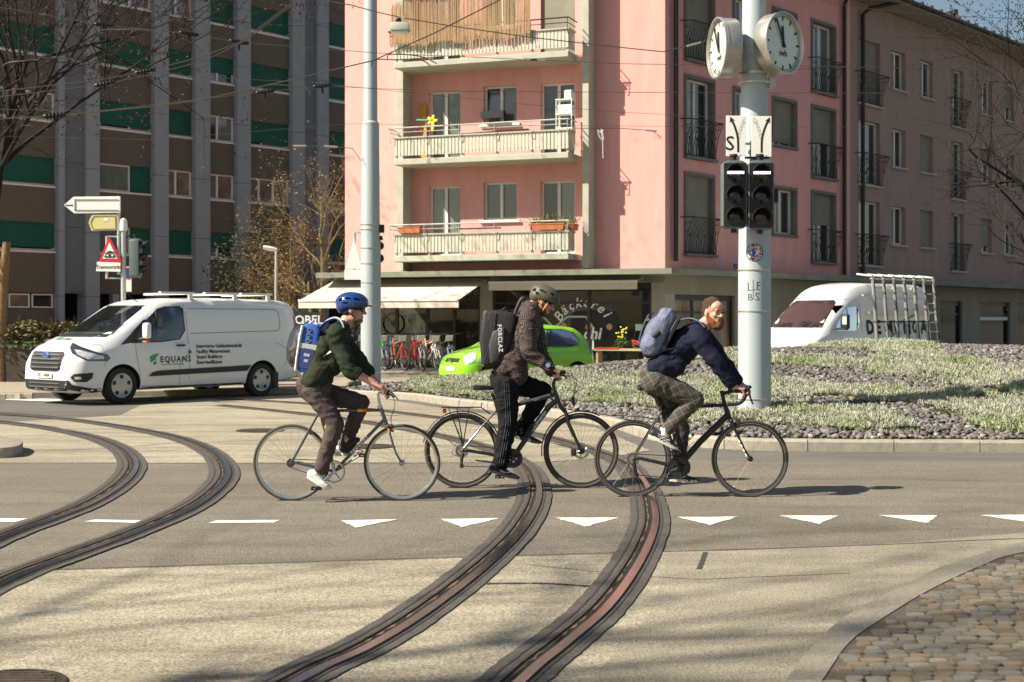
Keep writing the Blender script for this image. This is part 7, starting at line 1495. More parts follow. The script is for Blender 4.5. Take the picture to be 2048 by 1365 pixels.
mb = MB(); q = rh+V((.01,-.05,-.06)); mb.tube([rh+V((.01,-.05,-.01)), q, q+V((.02,0,-.07))], [.012,.018,.012], 8); mb.lathe([(.018,-.008),(.020,.008)], q+V((.025,0,-.08)), (0,1,0), 12); mb.tube(crom([rh+V((-.03,-.05,-.05)), rh+V((-.09,-.05,-.01)), rh+V((-.04,-.05,.06))], 5), .0025, 4); mb.build("derailleur", m_fr3, B, smooth=50)
mb = MB(); mb.tube([L(1389,884,-.0), L(1377,892,-.02), L(1372,886,-.03), L(1386,874,-.03), L(1385,868,-.03)], .003, 5); mb.tube([L(1389,884,0), L(1377,892,.02), L(1372,886,.03), L(1386,874,.03), L(1385,868,.03)], .003, 5); mb.box(L(1385.5,870,0), (.02,.06,.02)); mb.tube([L(1362,892,-.03), L(1368,882,-.03), L(1362,868,-.03)], .003, 5); mb.build("bottle_cage", m_blkp, B)

# ===== shop bikes =====
def shopbike(mat, label, loc, rz, rimm=None, fk_mat=None):
    B = thing("mountain_bike", label, "bicycle", loc, rz, group="new bicycles lined up outside the bike shop"); r = .345; rh, fh, bb = V((-.52,0,r)), V((.56,0,r)), V((-.08,0,.29))
    wheel(B, rh, r, .024, .014, m_rimd, 14, m_tyre); wheel(B, fh, r, .024, .014, m_rim, 14, m_tyre); st, ht, hb = V((-.24,0,.74)), V((.34,0,.80)), V((.38,0,.68)); mb = MB()
    mb.tube([bb, st, (-.27,0,.86)], .018, 8); mb.tube([st+V((.02,0,-.04)), ht], .02, 8); mb.tube([hb, bb], .026, 8); mb.tube([ht, hb], .024, 8)
    for s in (-1, 1): mb.tube([st+V((0,s*.02,-.05)), rh+V((0,s*.065,0))], .009, 6); mb.tube([bb, rh+V((0,s*.065,0))], .011, 6)
    mb.build("frame", mat, B, smooth=50); mb = MB()
    for s in (-1, 1): mb.tube([(.41,s*.06,.60), fh+V((0,s*.06,0))], .017, 6)
    mb.tube([hb, (.41,0,.60)], .02, 6); mb.cap((.41,-.06,.60), (.41,.06,.60), .018, n=6); mb.build("fork", fk_mat or m_silv, B, smooth=50)
    mb = MB(); mb.tube([ht, (.31,0,.92), (.36,0,.95)], .017, 6); mb.tube([(.32,-.34,.98),(.36,-.12,.96),(.36,.12,.96),(.32,.34,.98)], .012, 6); mb.cap((.32,-.34,.98), (.33,-.22,.97), .018, n=6); mb.cap((.32,.34,.98), (.33,.22,.97), .018, n=6); mb.build("handlebar", m_fr2, B, smooth=50)
    saddle(B, (-.29,0,.93)); MB().tube([(-.27,0,.80), (-.29,0,.91)], .014, 6).build("seat_post", m_fr2, B); crank(B, bb, .085, None, .17, bb+V((.13,0,.10)), bb+V((-.13,0,-.10)), m_chain); MB().box((.40,0,.86), (.01,.20,.16), Matrix.Rotation(.35, 3, 'Y')).build("price_tag", m_sgn, B); return B
cols = [M("bike_green", (.15,.70,.03), .4), M("bike_orange", (.80,.17,.02), .4), M("bike_red", (.60,.02,.03), .4), M("bike_blue", (.06,.30,.55), .4), M("bike_white", (.62,.64,.66), .4), M("bike_graphite", (.05,.05,.055), .4)]
spots = [(768,752,0,"mostly hidden shop bicycle nearest the left tram pole"), (806,752,1,"shop bicycle with an orange frame and red fork"), (846,752,2,"shop bicycle with a red frame and pale blue fork"), (873,753,4,"shop bicycle with white fork, fourth from the left tram pole"), (902,751,5,"shop bicycle beside the lime green car's bonnet"), (722,750,5,"shop bicycle glimpsed between the leftmost rider's chin and the pole"), (790,750,3,"shop bicycle in the second row behind the orange one"), (826,750,5,"shop bicycle in the second row behind the red one"), (862,750,1,"shop bicycle in the second row behind the white-forked one")]
protos = []
for i, (px, py, ci, lab) in enumerate(spots):
    g_ = G(px, py, .11); d = V((.42,-.91,0)).normalized(); loc = g_-d*.56+V((0,.0,.11)); loc.y += .35 if i < 6 else 1.5
    if i == 0: b = shopbike(cols[ci], lab, loc, math.atan2(d.y, d.x)); protos.append(b)
    else:
        b = copy_tree(protos[0]); b.location = loc; b['label'] = lab
        for ch in b.children:
            if ch.name.startswith(("frame", "fork")): ch.data = ch.data.copy(); ch.data.materials[0] = cols[ci] if ch.name.startswith("frame") else [m_silv, m_red, m_silv, m_sgn, m_silv, m_fr2, m_fr2, m_red, m_sgn][i]
    b.rotation_euler.z += [0,.05,-.04,.06,0,.1,-.1,.04,.1][i]
g_ = P(765, 655, 42); b = copy_tree(protos[0]); b.name = "mountain_bike"; b.location = (g_.x-.1, 42.2, .95); b.rotation_euler = (0,R(-18),R(10)); b['label'] = "lime green bicycle frame displayed high inside the bike shop window"
for ch in b.children:
    if ch.name.startswith("frame"): ch.data = ch.data.copy(); ch.data.materials[0] = cols[0]
# ---------------- riders ----------------
def skinm(name, col): m = M(name, col, .5, var=.12, vscale=22, bump=.05, bscale=120); m.node_tree.nodes["Principled BSDF"].inputs["Subsurface Weight"].default_value = .12; m.node_tree.nodes["Principled BSDF"].inputs["Subsurface Radius"].default_value = (.02,.008,.004); return m
def head_prims(mb, c, Rm, s=1., jaw=1., beard=False):
    """x = facing, y = left, z = up"""
    def T(p): return V(c)+Rm @ (V(p)*s)
    def E(p, r, tilt=0): mb.ell(T(p), [x*s for x in r], Rm @ Matrix.Rotation(tilt, 3, 'Y'), 16, 11)
    E((-.012,0,.035), (.098,.076,.088)); E((.028,0,-.025), (.062,.060,.085)); E((.034,0,-.078), (.052*jaw,.048*jaw,.034)); E((.070,0,-.102), (.022,.024,.018)); E((.040,0,.045), (.056,.060,.052))
    for y in (-1, 1): E((.058,y*.036,-.022), (.026,.020,.024)); E((-.008,y*.076,-.012), (.020,.010,.032)); E((.0,y*.050,-.065), (.040,.014,.035), .5); E((.093,y*.012,-.034), (.010,.009,.008))
    mb.cap(T((.088,-.034,.016)), T((.088,.034,.016)), .011*s, n=8); mb.cap(T((.090,0,.010)), T((.113,0,-.030)), .008*s, .0125*s, n=8)
    mb.cap(T((.086,-.018,-.060)), T((.086,.018,-.060)), .0085*s, n=8); mb.cap(T((.084,-.015,-.072)), T((.084,.015,-.072)), .009*s, n=8)
    return T
def face_bits(P_, T, Rm, s=1., brow=None, eyes=True):
    if eyes:
        for y in (-1, 1):
            e = MB(); e.ell(T((.0785,y*.030,.0)), (.0125*s,.0125*s,.0085*s), Rm, 12, 8); eo = e.build("eye", M("eye_white", (.20,.15,.13), .5), P_, smooth=80)
            e = MB(); e.ell(T((.0892,y*.030,.0)), (.0035*s,.0065*s,.0062*s), Rm, 10, 6); e.build("iris", M("iris_dark", (.03,.02,.012), .2), eo, smooth=80)
            e = MB(); e.cap(T((.0915,y*.017,.008)), T((.0885,y*.043,.006)), .0028*s, n=6); e.build("eyelid", MATS[P_.data.materials[0].name], eo, smooth=80)
    if brow:
        for y in (-1, 1): e = MB(); e.tube([T((.0985,y*.012,.018)), T((.0985,y*.030,.024)), T((.090,y*.048,.018))], [.0055*s,.0065*s,.003*s], 6); e.build("eyebrow", brow, P_)
    e = MB(); e.tube([T((.0925,-.020,-.0665)), T((.0955,0,-.0655)), T((.0925,.020,-.0665))], .0018*s, 5); e.build("mouth_line", M("lip_line", (.22,.07,.05), .6), P_)
def hand(mb, w, fwd, up, side, curl=(.5,.9,.7), point=None, s=1., thumb=1):
    """w wrist, fwd towards knuckles, up = back of hand, side = towards the thumb"""
    w, f, u = V(w), V(fwd).normalized(), V(up); u = (u-f*u.dot(f)).normalized(); sd = V(side); sd = (sd-f*sd.dot(f)-u*sd.dot(u)).normalized()
    for k in range(4): mb.cap(w+sd*(.018-.012*k)*s, w+(f*.085+sd*(.030-.020*k))*s, .017*s, .0125*s, 8)
    mb.cap(w-f*.02*s, w+f*.03*s, .026*s, .024*s)
    for k in range(4):
        p = w+(f*(.088-(.006 if k in (0,3) else 0))+sd*(.033-.0215*k))*s; a = 0; l = [(.044,.028,.022),(.048,.031,.023),(.045,.029,.022),(.036,.022,.019)][k]
        for j in range(3):
            a += (curl[j] if not (point and k == 0) else (.08,.1,.05)[j])+.05*k*(j == 0); d = f*math.cos(a)-u*math.sin(a); q = p+d*l[j]*s; mb.cap(p, q, (.0100-.0008*j)*s, (.0094-.0010*j)*s, 8); p = q
    p = w+(f*.025+sd*.026)*s; d1 = (f*.55+sd*.75*thumb-u*.25).normalized(); q = p+d1*.040*s; mb.cap(p, q, .0135*s, .0115*s, 8); d2 = (f*.9+sd*.15*thumb-u*.5).normalized(); q2 = q+d2*.030*s; mb.cap(q, q2, .0112*s, .0100*s, 8); mb.cap(q2, q2+(f*.7-u*.6)*.024*s, .0100*s, .0085*s, 8)
def torso(mb, pts, infl=0.):
    """pts: (point, half depth, half width)"""
    for (p, d, w), (q, e, x) in zip(pts, pts[1:]):
        ax = (q-p).normalized(); fw = V((ax.z, 0, -ax.x)); Rm = Matrix(((fw.x, 0, ax.x), (0, 1, 0), (fw.z, 0, ax.z)))
        n = max(2, int((q-p).length/.05))
        for k in range(n+1): t = k/n; mb.ell(p.lerp(q, t), (d+(e-d)*t+infl, w+(x-w)*t+infl, .075+infl*.5), Rm, 18, 9)
def shoe(P_, an, heel, toe, upper, sole, lace=None, y=0., w=.043, extra=None):
    """low shoe from heel to toe points (sole line)"""
    h, t = V(heel), V(toe); f = (t-h).normalized(); L_ = (t-h).length; up = V((-f.z, 0, f.x)); sd = V((0,1,0)); Rm = Matrix(((f.x,0,up.x),(0,1,0),(f.z,0,up.z))); mb = MB()
    for a, hh, ww in ((.10,.075,.034),(.18,.085,.036),(.30,.080,.037),(.42,.066,.038),(.55,.052,.041),(.68,.044,.045),(.80,.038,.044),(.90,.030,.036)): mb.ell(h+f*L_*a+up*(.012+hh*.42), (.042, ww, hh*.55), Rm, 14, 8)
    mb.cap(h+f*L_*.20+up*.05, V(an)+V((0,0,.0)), .036, .036); s_ = blob("shoe", mb, upper, P_, .006, 2)
    mb = MB(); vs = []; n = 22
    for k in range(n):
        a = 6.2832*k/n; x = .5-.5*math.cos(a); wy = (.033+.014*x)*(abs(math.sin(a))**.6)*(1 if math.sin(a) > 0 else -1); q = h+f*L_*(x*1.02-.01); lift = .012*max(0, x-.75)*4
        vs += [q+sd*wy+up*(-.002+lift), q+sd*wy*1.04+up*(.024+lift*.6)]
    mb.add(vs, [(2*k, 2*((k+1) % n), 2*((k+1) % n)+1, 2*k+1) for k in range(n)]+[tuple(2*k for k in range(n)), tuple(2*k+1 for k in reversed(range(n)))]); mb.build("sole", sole, s_, smooth=40)
    if lace:
        mb = MB()
        for k in range(5): q = h+f*L_*(.36+.075*k)+up*(.100-.013*k); mb.tube([q+sd*.022+up*-.008, q+up*.002, q-sd*.024+up*-.010], .0035, 5)
        mb.build("laces", lace, s_)
    if extra: extra(s_, h, f, up, L_, Rm)
    return s_
def cloth(name, col, stretch=None, **k): return M(name, col, .85, var=k.pop('var', .10), vscale=k.pop('vscale', 5), bump=.55, bscale=16, spec=.25, **k)
def limb(mb, pts, rs):
    for (p, r), (q, s) in zip(zip(pts, rs), zip(pts[1:], rs[1:])): mb.cap(p, q, r, s, 14)
def person(name, label, B, sk, hc, yaw, pitch, tor, arms, legs, neck, roll=0., hs=1.):
    P_ = None; mb = MB(); Rm = Matrix.Rotation(yaw, 3, 'Z') @ Matrix.Rotation(pitch, 3, 'Y') @ Matrix.Rotation(roll, 3, 'X'); T = head_prims(mb, hc, Rm, hs)
    mb.cap(T((-.030,0,-.06)), neck, .056, .062); torso(mb, tor, -.012)
    for a in arms: limb(mb, a['p'], [.052,.042,.030]); hand(mb, *a['h'][0], **a['h'][1])
    for l in legs: limb(mb, l, [.085,.058,.040])
    for l in legs: mb.cap(l[2], l[2]+V((.02,0,-.02)), .034, .028)
    body = blob(name, mb, sk, None, .0058, 2, label=label, category="person", group="cyclists riding to the right", loc=B.loc); return body, T, Rm
def fset(o, scale): return o
EYEG = M("sunglass_lens", (.012,.012,.012), .08, coat=.8)
def helmet(P_, T, Rm, s, shell, visor, vents, name="helmet", tiltv=0.):
    mb = MB(); mb.ell(T((-.010,0,.062)), (.140*s,.104*s,.092*s), Rm, 24, 14); mb.ell(T((-.070,0,.035)), (.078*s,.090*s,.080*s), Rm, 18, 10)
    ho = MB(); ho.ell(T((-.005,0,.025)), (.118*s,.088*s,.098*s), Rm, 20, 12)
    bx = T((.0,0,-.065)); ho.box(T((.045,0,-.060)), (.36*s,.30*s,.120*s), Rm @ Matrix.Rotation(R(-12), 3, 'Y')); ho.box(T((.10,0,-.03)), (.16*s,.30*s,.10*s), Rm)
    for (x, z, L_, h, sl, y) in vents:
        for sg in ((-1, 1) if y > .01 else (1,)):
            ho.ell(T((x, sg*y, z)), (L_*s, .028*s, h*s), Rm @ Matrix.Rotation(sl, 3, 'Y'), 12, 8)
    o = blob(name, mb, shell, P_, .005, 2, holes=ho)
    mb = MB(); mb.ell(T((-.005,0,.058)), (.122*s,.090*s,.078*s), Rm, 20, 12); 
    mb.build("liner", m_tape, o, smooth=80)
    # visor
    n = 12; vs = []
    for k in range(n+1):
        a = R(-62+124*k/n); vs += [T((-.010+.128*math.cos(a), .100*math.sin(a), .055+tiltv)), T((-.010+.128*math.cos(a)+.058*math.cos(a)**1.5, .104*math.sin(a), .040+tiltv)), T((-.010+.128*math.cos(a)+.054*math.cos(a)**1.5, .102*math.sin(a), .034+tiltv)), T((-.010+.124*math.cos(a), .098*math.sin(a), .046+tiltv))]
    MB().add(vs, [(4*k+j, 4*k+(j+1) % 4, 4*k+4+(j+1) % 4, 4*k+4+j) for k in range(n) for j in range(4)]+[(0,1,2,3),(4*n+3,4*n+2,4*n+1,4*n)]).build("visor", visor, o, smooth=50); return o
def straps(P_, T, s, mat, hang=False):
    mb = MB()
    for y in (-1, 1): mb.tube(crom([T((.045,y*.074,.02)), T((.038,y*.078,-.03)), T((.030,y*.070,-.075)), T((.030,y*.035,-.125)), T((.032,0,-.135))], 4), (.0025,.009), 6); mb.tube([T((-.045,y*.078,.0)), T((.0,y*.082,-.045)), T((.032,y*.072,-.070))], (.0025,.008), 6)
    if hang: mb.tube([T((.032,-.01,-.135)), T((.045,-.015,-.165)), T((.05,-.02,-.20))], (.003,.009), 6); mb.box(T((.032,-.02,-.135)), (.02,.03,.018))
    return mb.build("strap", mat, P_, smooth=60)
# ===== rider 1 =====
L = b1.L; sk1 = skinm("skin_rider_left", (.56,.29,.20)); yn, yf = -.17, .17
hip = L(626,778); neck = L(688,652); ch = L(668,690)
tor = [(L(628,775), .125, .150), (L(643,738), .115, .145), (ch, .120, .165), (L(676,668), .100, .165)]
aN = [L(672,670,-.20), L(699,741,-.25), L(746,766,-.235)]; aF = [L(676,668,.19), L(729,736,.24), L(756,772,.22)]
lN = [L(629,782,-.10), L(672,848,-.11), L(642,938,-.115)]; lF = [L(632,784,.10), L(722,806,.11), L(689,896,.115)]
body, T, Rm = person("person", "cyclist in a blue helmet, sunglasses, green shirt and brown trousers, riding leftmost", b1, sk1, L(706,620), R(-4), R(2), tor,
  [dict(p=aN, h=((L(746,766,-.235), (.9,0,-.42), (.35,-.25,1), (0,1,.15)), dict(curl=(.35,.75,.5), point=True))), dict(p=aF, h=((L(756,772,.22), (.9,0,-.35), (.3,0,1), (0,-1,.1)), dict(curl=(.6,.9,.7))))], [lN, lF], neck, hs=.98)
m_g = cloth("shirt_dark_green", (.020,.028,.014)); mb = MB(); torso(mb, tor, .012)
for a, s in ((aN, 1), (aF, 1)): limb(mb, [a[0], a[1], a[1].lerp(a[2], .22)], [.078,.066,.062])
limb(mb, [L(684,657,-.05), aN[0]], [.07,.085]); limb(mb, [L(684,657,.05), aF[0]], [.07,.085])
for y in (-.08,.08): limb(mb, [L(668,690,y), L(666,732,y)], [.095,.085]); limb(mb, [L(652,690,y), L(628,742,y)], [.10,.09])
for y in (-.11,-.04,.04,.11): limb(mb, [L(640,745,y), L(627,763,y*1.15)], [.115,.085]); limb(mb, [L(622,752,y), L(609,765,y*1.1)], [.07,.030]); limb(mb, [L(650,750,y), L(637,776,y*1.4)], [.07,.035]); limb(mb, [L(622,765,y*1.2), L(634,776,y*1.4)], [.06,.035])
sh = blob("shirt", mb, m_g, body, .009, 2, .008, (7,5,11))
mb = MB(); mb.tube(crom([L(676,640,.02), L(682,650,-.062), L(697,660,-.045), L(700,664,0), L(697,660,.045), L(682,650,.062)], 4, True), (.008,.020), 6, closed=True); mb.build("collar", m_g, sh, smooth=80)
for a in (aN, aF): q = a[1].lerp(a[2], .25); d = (a[2]-a[1]).normalized(); MB().lathe([(.055,-.03),(.061,-.028),(.062,.03),(.052,.032),(.048,.0)], q, d, 18).build("cuff", m_g, sh, smooth=50)
m_br = cloth("trousers_brown", (.075,.058,.054)); mb = MB(); limb(mb, lN, [.105,.074,.058]); limb(mb, lF, [.105,.074,.058]); mb.ell(hip, (.135,.165,.12)); limb(mb, [L(612,770,-.06), L(640,775,-.08)], [.085,.10]); limb(mb, [L(612,770,.06), L(640,775,.08)], [.085,.10])
blob("trousers", mb, m_br, body, .008, 3, .006, (9,4,16))
for l, y, h, t in ((lN, -.115, (614,955), (657,981)), (lF, .115, (670,912), (724,909))): shoe(body, l[2], L(*h, y), L(*t, y), M("shoe_white", (.74,.72,.68), .6), M("sole_white", (.70,.68,.62), .6), M("lace_white", (.6,.6,.58), .7))
hl = helmet(body, T, Rm, 1.04, M("helmet_blue", (.010,.040,.18), .22, coat=.8), M("visor_black", (.02,.022,.03), .4), [(.045,.125,.045,.013,.15,.035),(-.055,.128,.045,.013,-.2,.035),(.05,.093,.035,.010,.2,.095),(-.035,.098,.035,.010,0,.103),(-.10,.085,.022,.012,-.5,.085),(-.055,.058,.035,.009,.05,.112),(0,.152,.05,.012,0,0.)])
MB().tube([T((-.145,-.03,.09)), T((-.152,0,.06)), T((-.145,.03,.03))], .008, 6).build("light_strip", m_red, hl); straps(body, T, 1, m_tape, True)
mb = MB()
for y in (-1, 1): mb.ell(T((.096,y*.031,.0)), (.008,.026,.017), Rm, 14, 8)
g = mb.build("sunglasses", EYEG, body, smooth=80); mb = MB()
for y in (-1, 1): mb.tube([T((.095,y*.055,.008)), T((.05,y*.074,.008)), T((-.02,y*.080,.0))], .003, 5)
mb.tube([T((.104,-.01,.006)), T((.104,.01,.006))], .003, 5); mb.build("glasses_frame", M("thin_frame", (.10,.07,.05), .4, .5), g); face_bits(body, T, Rm, eyes=False)
m_dkh = M("hair_brown", (.035,.022,.014), .7, bump=.6, bscale=200); mb = MB(); mb.ell(T((-.045,0,-.01)), (.060,.079,.055), Rm); mb.ell(T((.0,0,.03)), (.085,.082,.045), Rm); blob("hair", mb, m_dkh, body, .008, 1)
mb = MB(); mb.ell(T((.052,0,-.092)), (.042,.046,.022), Rm); blob("stubble", mb, M("stubble", (.17,.09,.06), .8), body, .007, 2)
# pet carrier backpack
def rrect(w, h, r, n=4): return [(sx*(w/2-r)+r*math.cos(a), sz*(h/2-r)+r*math.sin(a)) for sx, sz, a0 in ((1,1,0),(-1,1,90),(-1,-1,180),(1,-1,270)) for a in [R(a0+90*k/n) for k in range(n+1)]]
bpk = thing("pet_backpack", "blue pet-carrier backpack with a clear bubble window on the leftmost cyclist", "backpack", b1.loc+L(621,697), 0); bpk.rotation_euler = (0, R(9), 0)
m_bl = M("nylon_blue", (.022,.10,.42), .6, bump=.3, bscale=50); m_bl2 = M("nylon_navy", (.03,.045,.20), .7, bump=.3, bscale=50); m_wt = M("piping_white", (.68,.68,.66), .6)
MB().prism(rrect(.155,.42,.05), (0,-.15,0), d=.30).build("shell", m_bl, bpk, bevel=.012, seg=2, smooth=50)
MB().prism(rrect(.26,.38,.05), (-.079,0,0), (0,1,0), (0,0,1), (-1,0,0), .004).build("inner_liner", M("liner_pale", (.45,.46,.48), .8), bpk)  # pale sheet added in place of the bright view through the clear bubble
MB().prism(rrect(.11,.17,.02), (.0,-.158,-.085), d=.01).build("mesh_pocket", m_bl2, bpk); MB().prism(rrect(.15,.045,.01), (.0,-.157,.018), (1,0,0), (0,0,1), d=.008).build("flap_trim", M("clear_trim", (.50,.50,.48), .3), bpk)
for z, w in ((-.055,.052), (-.105,.036)): MB().prism(rrect(w,.025,.005), (.0,-.161,z), d=.004).build("label_patch", M("patch_grey", (.40,.42,.48), .7), bpk)
for z in (.16,.112,.064): MB().lathe([(.016,0),(.017,.008),(.011,.009),(.009,.002)], (-.012,-.150,z), (0,-1,0), 16).build("eyelet", m_chrome, bpk, smooth=40); MB().lathe([(.010,0),(.010,.004)], (-.012,-.152,z), (0,-1,0), 12).build("eyelet_hole", m_tape, bpk)
MB().tube([(x*1.0-.075, -.155, z) for x, z in [(0,-.20),(-.005,-.1),(-.005,.1),(.0,.19)]], .012, 6).build("piping", m_wt, bpk, smooth=60); MB().tube([(-.080, y, .212-.0) for y in (-.13,0,.13)], .012, 6).build("piping", m_wt, bpk, smooth=60)
vs = []; fs = []; nu, nv = 14, 12
for i in range(nu+1):
    for j in range(nv+1): a = math.pi*(i/nu-.5); b = math.pi*(j/nv-.5); vs.append((-.078-.125*(max(0, math.cos(a)*math.cos(b)))**.6, .135*math.sin(b), .195*math.sin(a)*(.55+.45*math.cos(b))))
MB().add(vs, [(i*(nv+1)+j, i*(nv+1)+j+1, (i+1)*(nv+1)+j+1, (i+1)*(nv+1)+j) for i in range(nu) for j in range(nv)]).build("bubble_window", glassy("clear_plastic", (.93,.95,.96), .02, .04), bpk, smooth=170)
mb = MB(); mb.tube([(.02,-.02,.21), (.0,-.02,.25), (-.03,-.02,.21)], (.004,.014), 6); mb.build("grab_handle", m_wt, bpk)
for y in (-1, 1):
    ps = crom([L(641,655,y*.09)+V((0,0,.0)), L(655,643,y*.13), L(672,638,y*.15), L(684,648,y*.165), L(688,668,y*.17), L(685,688,y*.195)], 5); Ti = (Matrix.Translation(bpk.location-b1.loc) @ bpk.rotation_euler.to_matrix().to_4x4()).inverted()
    MB(Ti).tube(ps, (.008,.026), 8, flat=(0,0,1)).build("shoulder_strap", m_bl, bpk, smooth=60); MB(Ti).tube([p+V((.004,y*.020,.010)) for p in ps], .006, 5).build("strap_piping", m_wt, bpk, smooth=60)
    MB(Ti).tube([L(637,722,y*.13), L(648,710,y*.165), L(662,703,y*.175)], (.004,.012), 6).build("side_strap", m_wt, bpk, smooth=60)
MB(Ti).prism([(0,0),(.06,-.03),(.03,.05),(-.02,.07)], L(634,716,-.14), d=.01).build("side_gusset", m_bl, bpk)
ct_ = thing("cat", "tabby cat curled up inside the clear bubble of the blue backpack", "cat", bpk.location, 0); ct_.rotation_euler = (0, R(9), 0); mb = MB(); mb.ell((-.105,.01,-.105), (.045,.085,.060)); mb.ell((-.115,-.035,-.055), (.040,.050,.045)); mb.ell((-.135,-.055,-.030), (.028,.030,.026)); mb.cap((-.150,-.062,-.036), (-.160,-.068,-.040), .012)
for y in (-.070,-.040): mb.cap((-.130,y,-.012), (-.130,y,.006), .009, .003)
for y in (-.06,-.02): mb.cap((-.115,y,-.10), (-.150,y,-.135), .018, .013)
mb.cap((-.09,.07,-.13), (-.15,.02,-.150), .016, .012); blob("body", mb, M("tabby_fur", (.36,.29,.20), .9, col2=(.07,.05,.035), vscale=42, bump=.9, bscale=160, stretch=(1,1,2.2)), ct_, .006, 1)
for y in (-.066,-.046): MB().ell((-.159,y,-.026), (.003,.004,.004), None, 8, 5).build("eye", M("cat_eye", (.25,.3,.05), .2), ct_)
# ===== rider 2 =====
L = b2.L; sk2 = skinm("skin_rider_middle", (.58,.32,.22)); neck = L(1066,613); tor = [(L(1012,755), .125, .150), (L(1030,715), .120, .150), (L(1049,660), .125, .175), (L(1060,632), .095, .165)]
aN = [L(1056,640,-.20), L(1057,706,-.26), L(1100,737,-.28)]; aF = [L(1064,640,.19), L(1080,706,.25), L(1103,745,.28)]
lN = [L(1012,766,-.10), L(1016,846,-.115), L(1002,925,-.12)]; lF = [L(1016,764,.10), L(1086,783,.11), L(1042,862,.12)]
body, T, Rm = person("person", "bearded cyclist in an olive helmet and maze-patterned jacket, standing on the pedals in the middle", b2, sk2, L(1087,604), R(-6), R(24), tor,
  [dict(p=aN, h=((L(1100,737,-.28), (.85,.10,-.35), (.5,-.1,.85), (0,1,-.1)), dict(curl=(1.2,1.3,.8)))), dict(p=aF, h=((L(1103,745,.28), (.85,-.1,-.2), (.4,0,.9), (0,-1,-.1)), dict(curl=(1.2,1.3,.8))))], [lN, lF], neck)
m_mz = M("jacket_maze", (.03,.02,.02), .8); nt, bs = nodes(m_mz); tc = N(nt, "ShaderNodeTexCoord"); vo = N(nt, "ShaderNodeTexVoronoi"); vo.distance = 'MANHATTAN'; vo.inputs["Scale"].default_value = 10; mp = N(nt, "ShaderNodeMapping"); mp.inputs["Rotation"].default_value = (0,R(30),0); nt.links.new(tc.outputs["Object"], mp.inputs[0]); nt.links.new(mp.outputs[0], vo.inputs[0])
mu = N(nt, "ShaderNodeMath", operation='MULTIPLY'); mu.inputs[1].default_value = 30; nt.links.new(vo.outputs["Distance"], mu.inputs[0]); sn = N(nt, "ShaderNodeMath", operation='SINE'); nt.links.new(mu.outputs[0], sn.inputs[0])
nt.links.new(ramp(nt, sn.outputs[0], [(0, (.008,.005,.005)), (.45, (.012,.007,.007)), (.55, (.11,.075,.066)), (1, (.13,.09,.08))]), bs.inputs["Base Color"])
mb = MB(); torso(mb, tor, .016); limb(mb, [aN[0], aN[1], aN[2]], [.088,.074,.048]); limb(mb, [aF[0], aF[1], aF[2]], [.088,.074,.048]); limb(mb, [L(1062,620,-.05), aN[0]], [.075,.09]); limb(mb, [L(1062,620,.05), aF[0]], [.075,.09])
limb(mb, [L(1050,625,-.03), L(1056,612,0)], [.06,.055]); limb(mb, [L(1050,625,.03), L(1056,612,0)], [.06,.055])
for y in (-.10,0,.10): limb(mb, [L(1028,730,y), L(1036,750,y*1.2)], [.13,.095]); limb(mb, [L(1020,725,y), L(1012,738,y*1.2)], [.12,.09])
jk = blob("jacket", mb, m_mz, body, .009, 2, .008, (7,5,12)); mb = MB(); mb.lathe([(.020,-.008),(.022,.004)], L(1096,731,-.335), (-.2,-1,.2), 16); mb.build("wristwatch", m_chrome, body, smooth=40)
MB().tube(crom([L(1047,612,0), L(1056,612,-.07), L(1072,622,-.055), L(1076,628,0), L(1072,622,.055), L(1056,612,.07)], 4, True), (.018,.030), 8, closed=True).build("hood", m_mz, jk, smooth=80)
m_bt = cloth("track_trousers_black", (.006,.006,.007)); mb = MB(); limb(mb, lN, [.118,.090,.066]); limb(mb, lF, [.115,.084,.062]); mb.ell(L(1010,758), (.14,.165,.13)); tr = blob("trousers", mb, m_bt, body, .008, 3, .008, (9,4,14))
for dx in (-.020, 0, .020):
    bv = BVHTree.FromObject(tr, bpy.context.evaluated_depsgraph_get()); pts = []
    for k in range(24):
        t = k/23; p = lN[0].lerp(lN[1], t*2) if t < .5 else lN[1].lerp(lN[2], t*2-1); h = bv.ray_cast(V((p.x+dx+.005, -1, p.z)), V((0,1,0)))
        if h[0]: pts.append(h[0]+V((0,-.0015,0)))
    MB().tube(pts, .0035, 5).build("side_stripe", M("stripe_grey", (.045,.052,.07), .7), tr)
def swoosh(s_, h, f, up, L_, Rm):
    mb = MB(); pts = [(.30,.040),(.38,.026),(.50,.022),(.72,.052),(.50,.034),(.40,.040)]; mb.prism([(a*L_, b) for a, b in pts], h+V((0,-.044,.008)), f, up, (0,-1,0), .003); mb.build("side_mark", M("mark_silver", (.45,.50,.55), .4), s_)
for l, y, h, t, ex in ((lN, -.12, (978,943), (1036,961), swoosh), (lF, .12, (1026,875), (1080,890), None)):
    s_ = shoe(body, l[2]+V((0,0,-.01)), L(*h, y), L(*t, y), M("shoe_black_suede", (.018,.019,.022), .8), M("sole_grey", (.16,.16,.17), .7), m_tape, extra=ex)
    MB().tube([l[2]+V((.0,0,-.035)), l[2]+V((-.002,0,.02))], .046, 14).build("sock", M("sock_blue", (.01,.22,.55), .7), s_, smooth=60)
hl = helmet(body, T, Rm, 1.06, M("helmet_olive", (.085,.082,.055), .5), MATS["helmet_olive"], [(.03,.125,.05,.012,.1,.04),(-.06,.120,.040,.013,-.3,.045),(-.03,.088,.045,.011,.1,.104),(.06,.098,.030,.009,.25,.09),(-.115,.07,.022,.014,-.4,.075),(-.075,.050,.030,.012,.2,.105),(0,.152,.05,.011,0,0.)]); straps(body, T, 1, M("strap_ochre", (.45,.20,.03), .7), True)
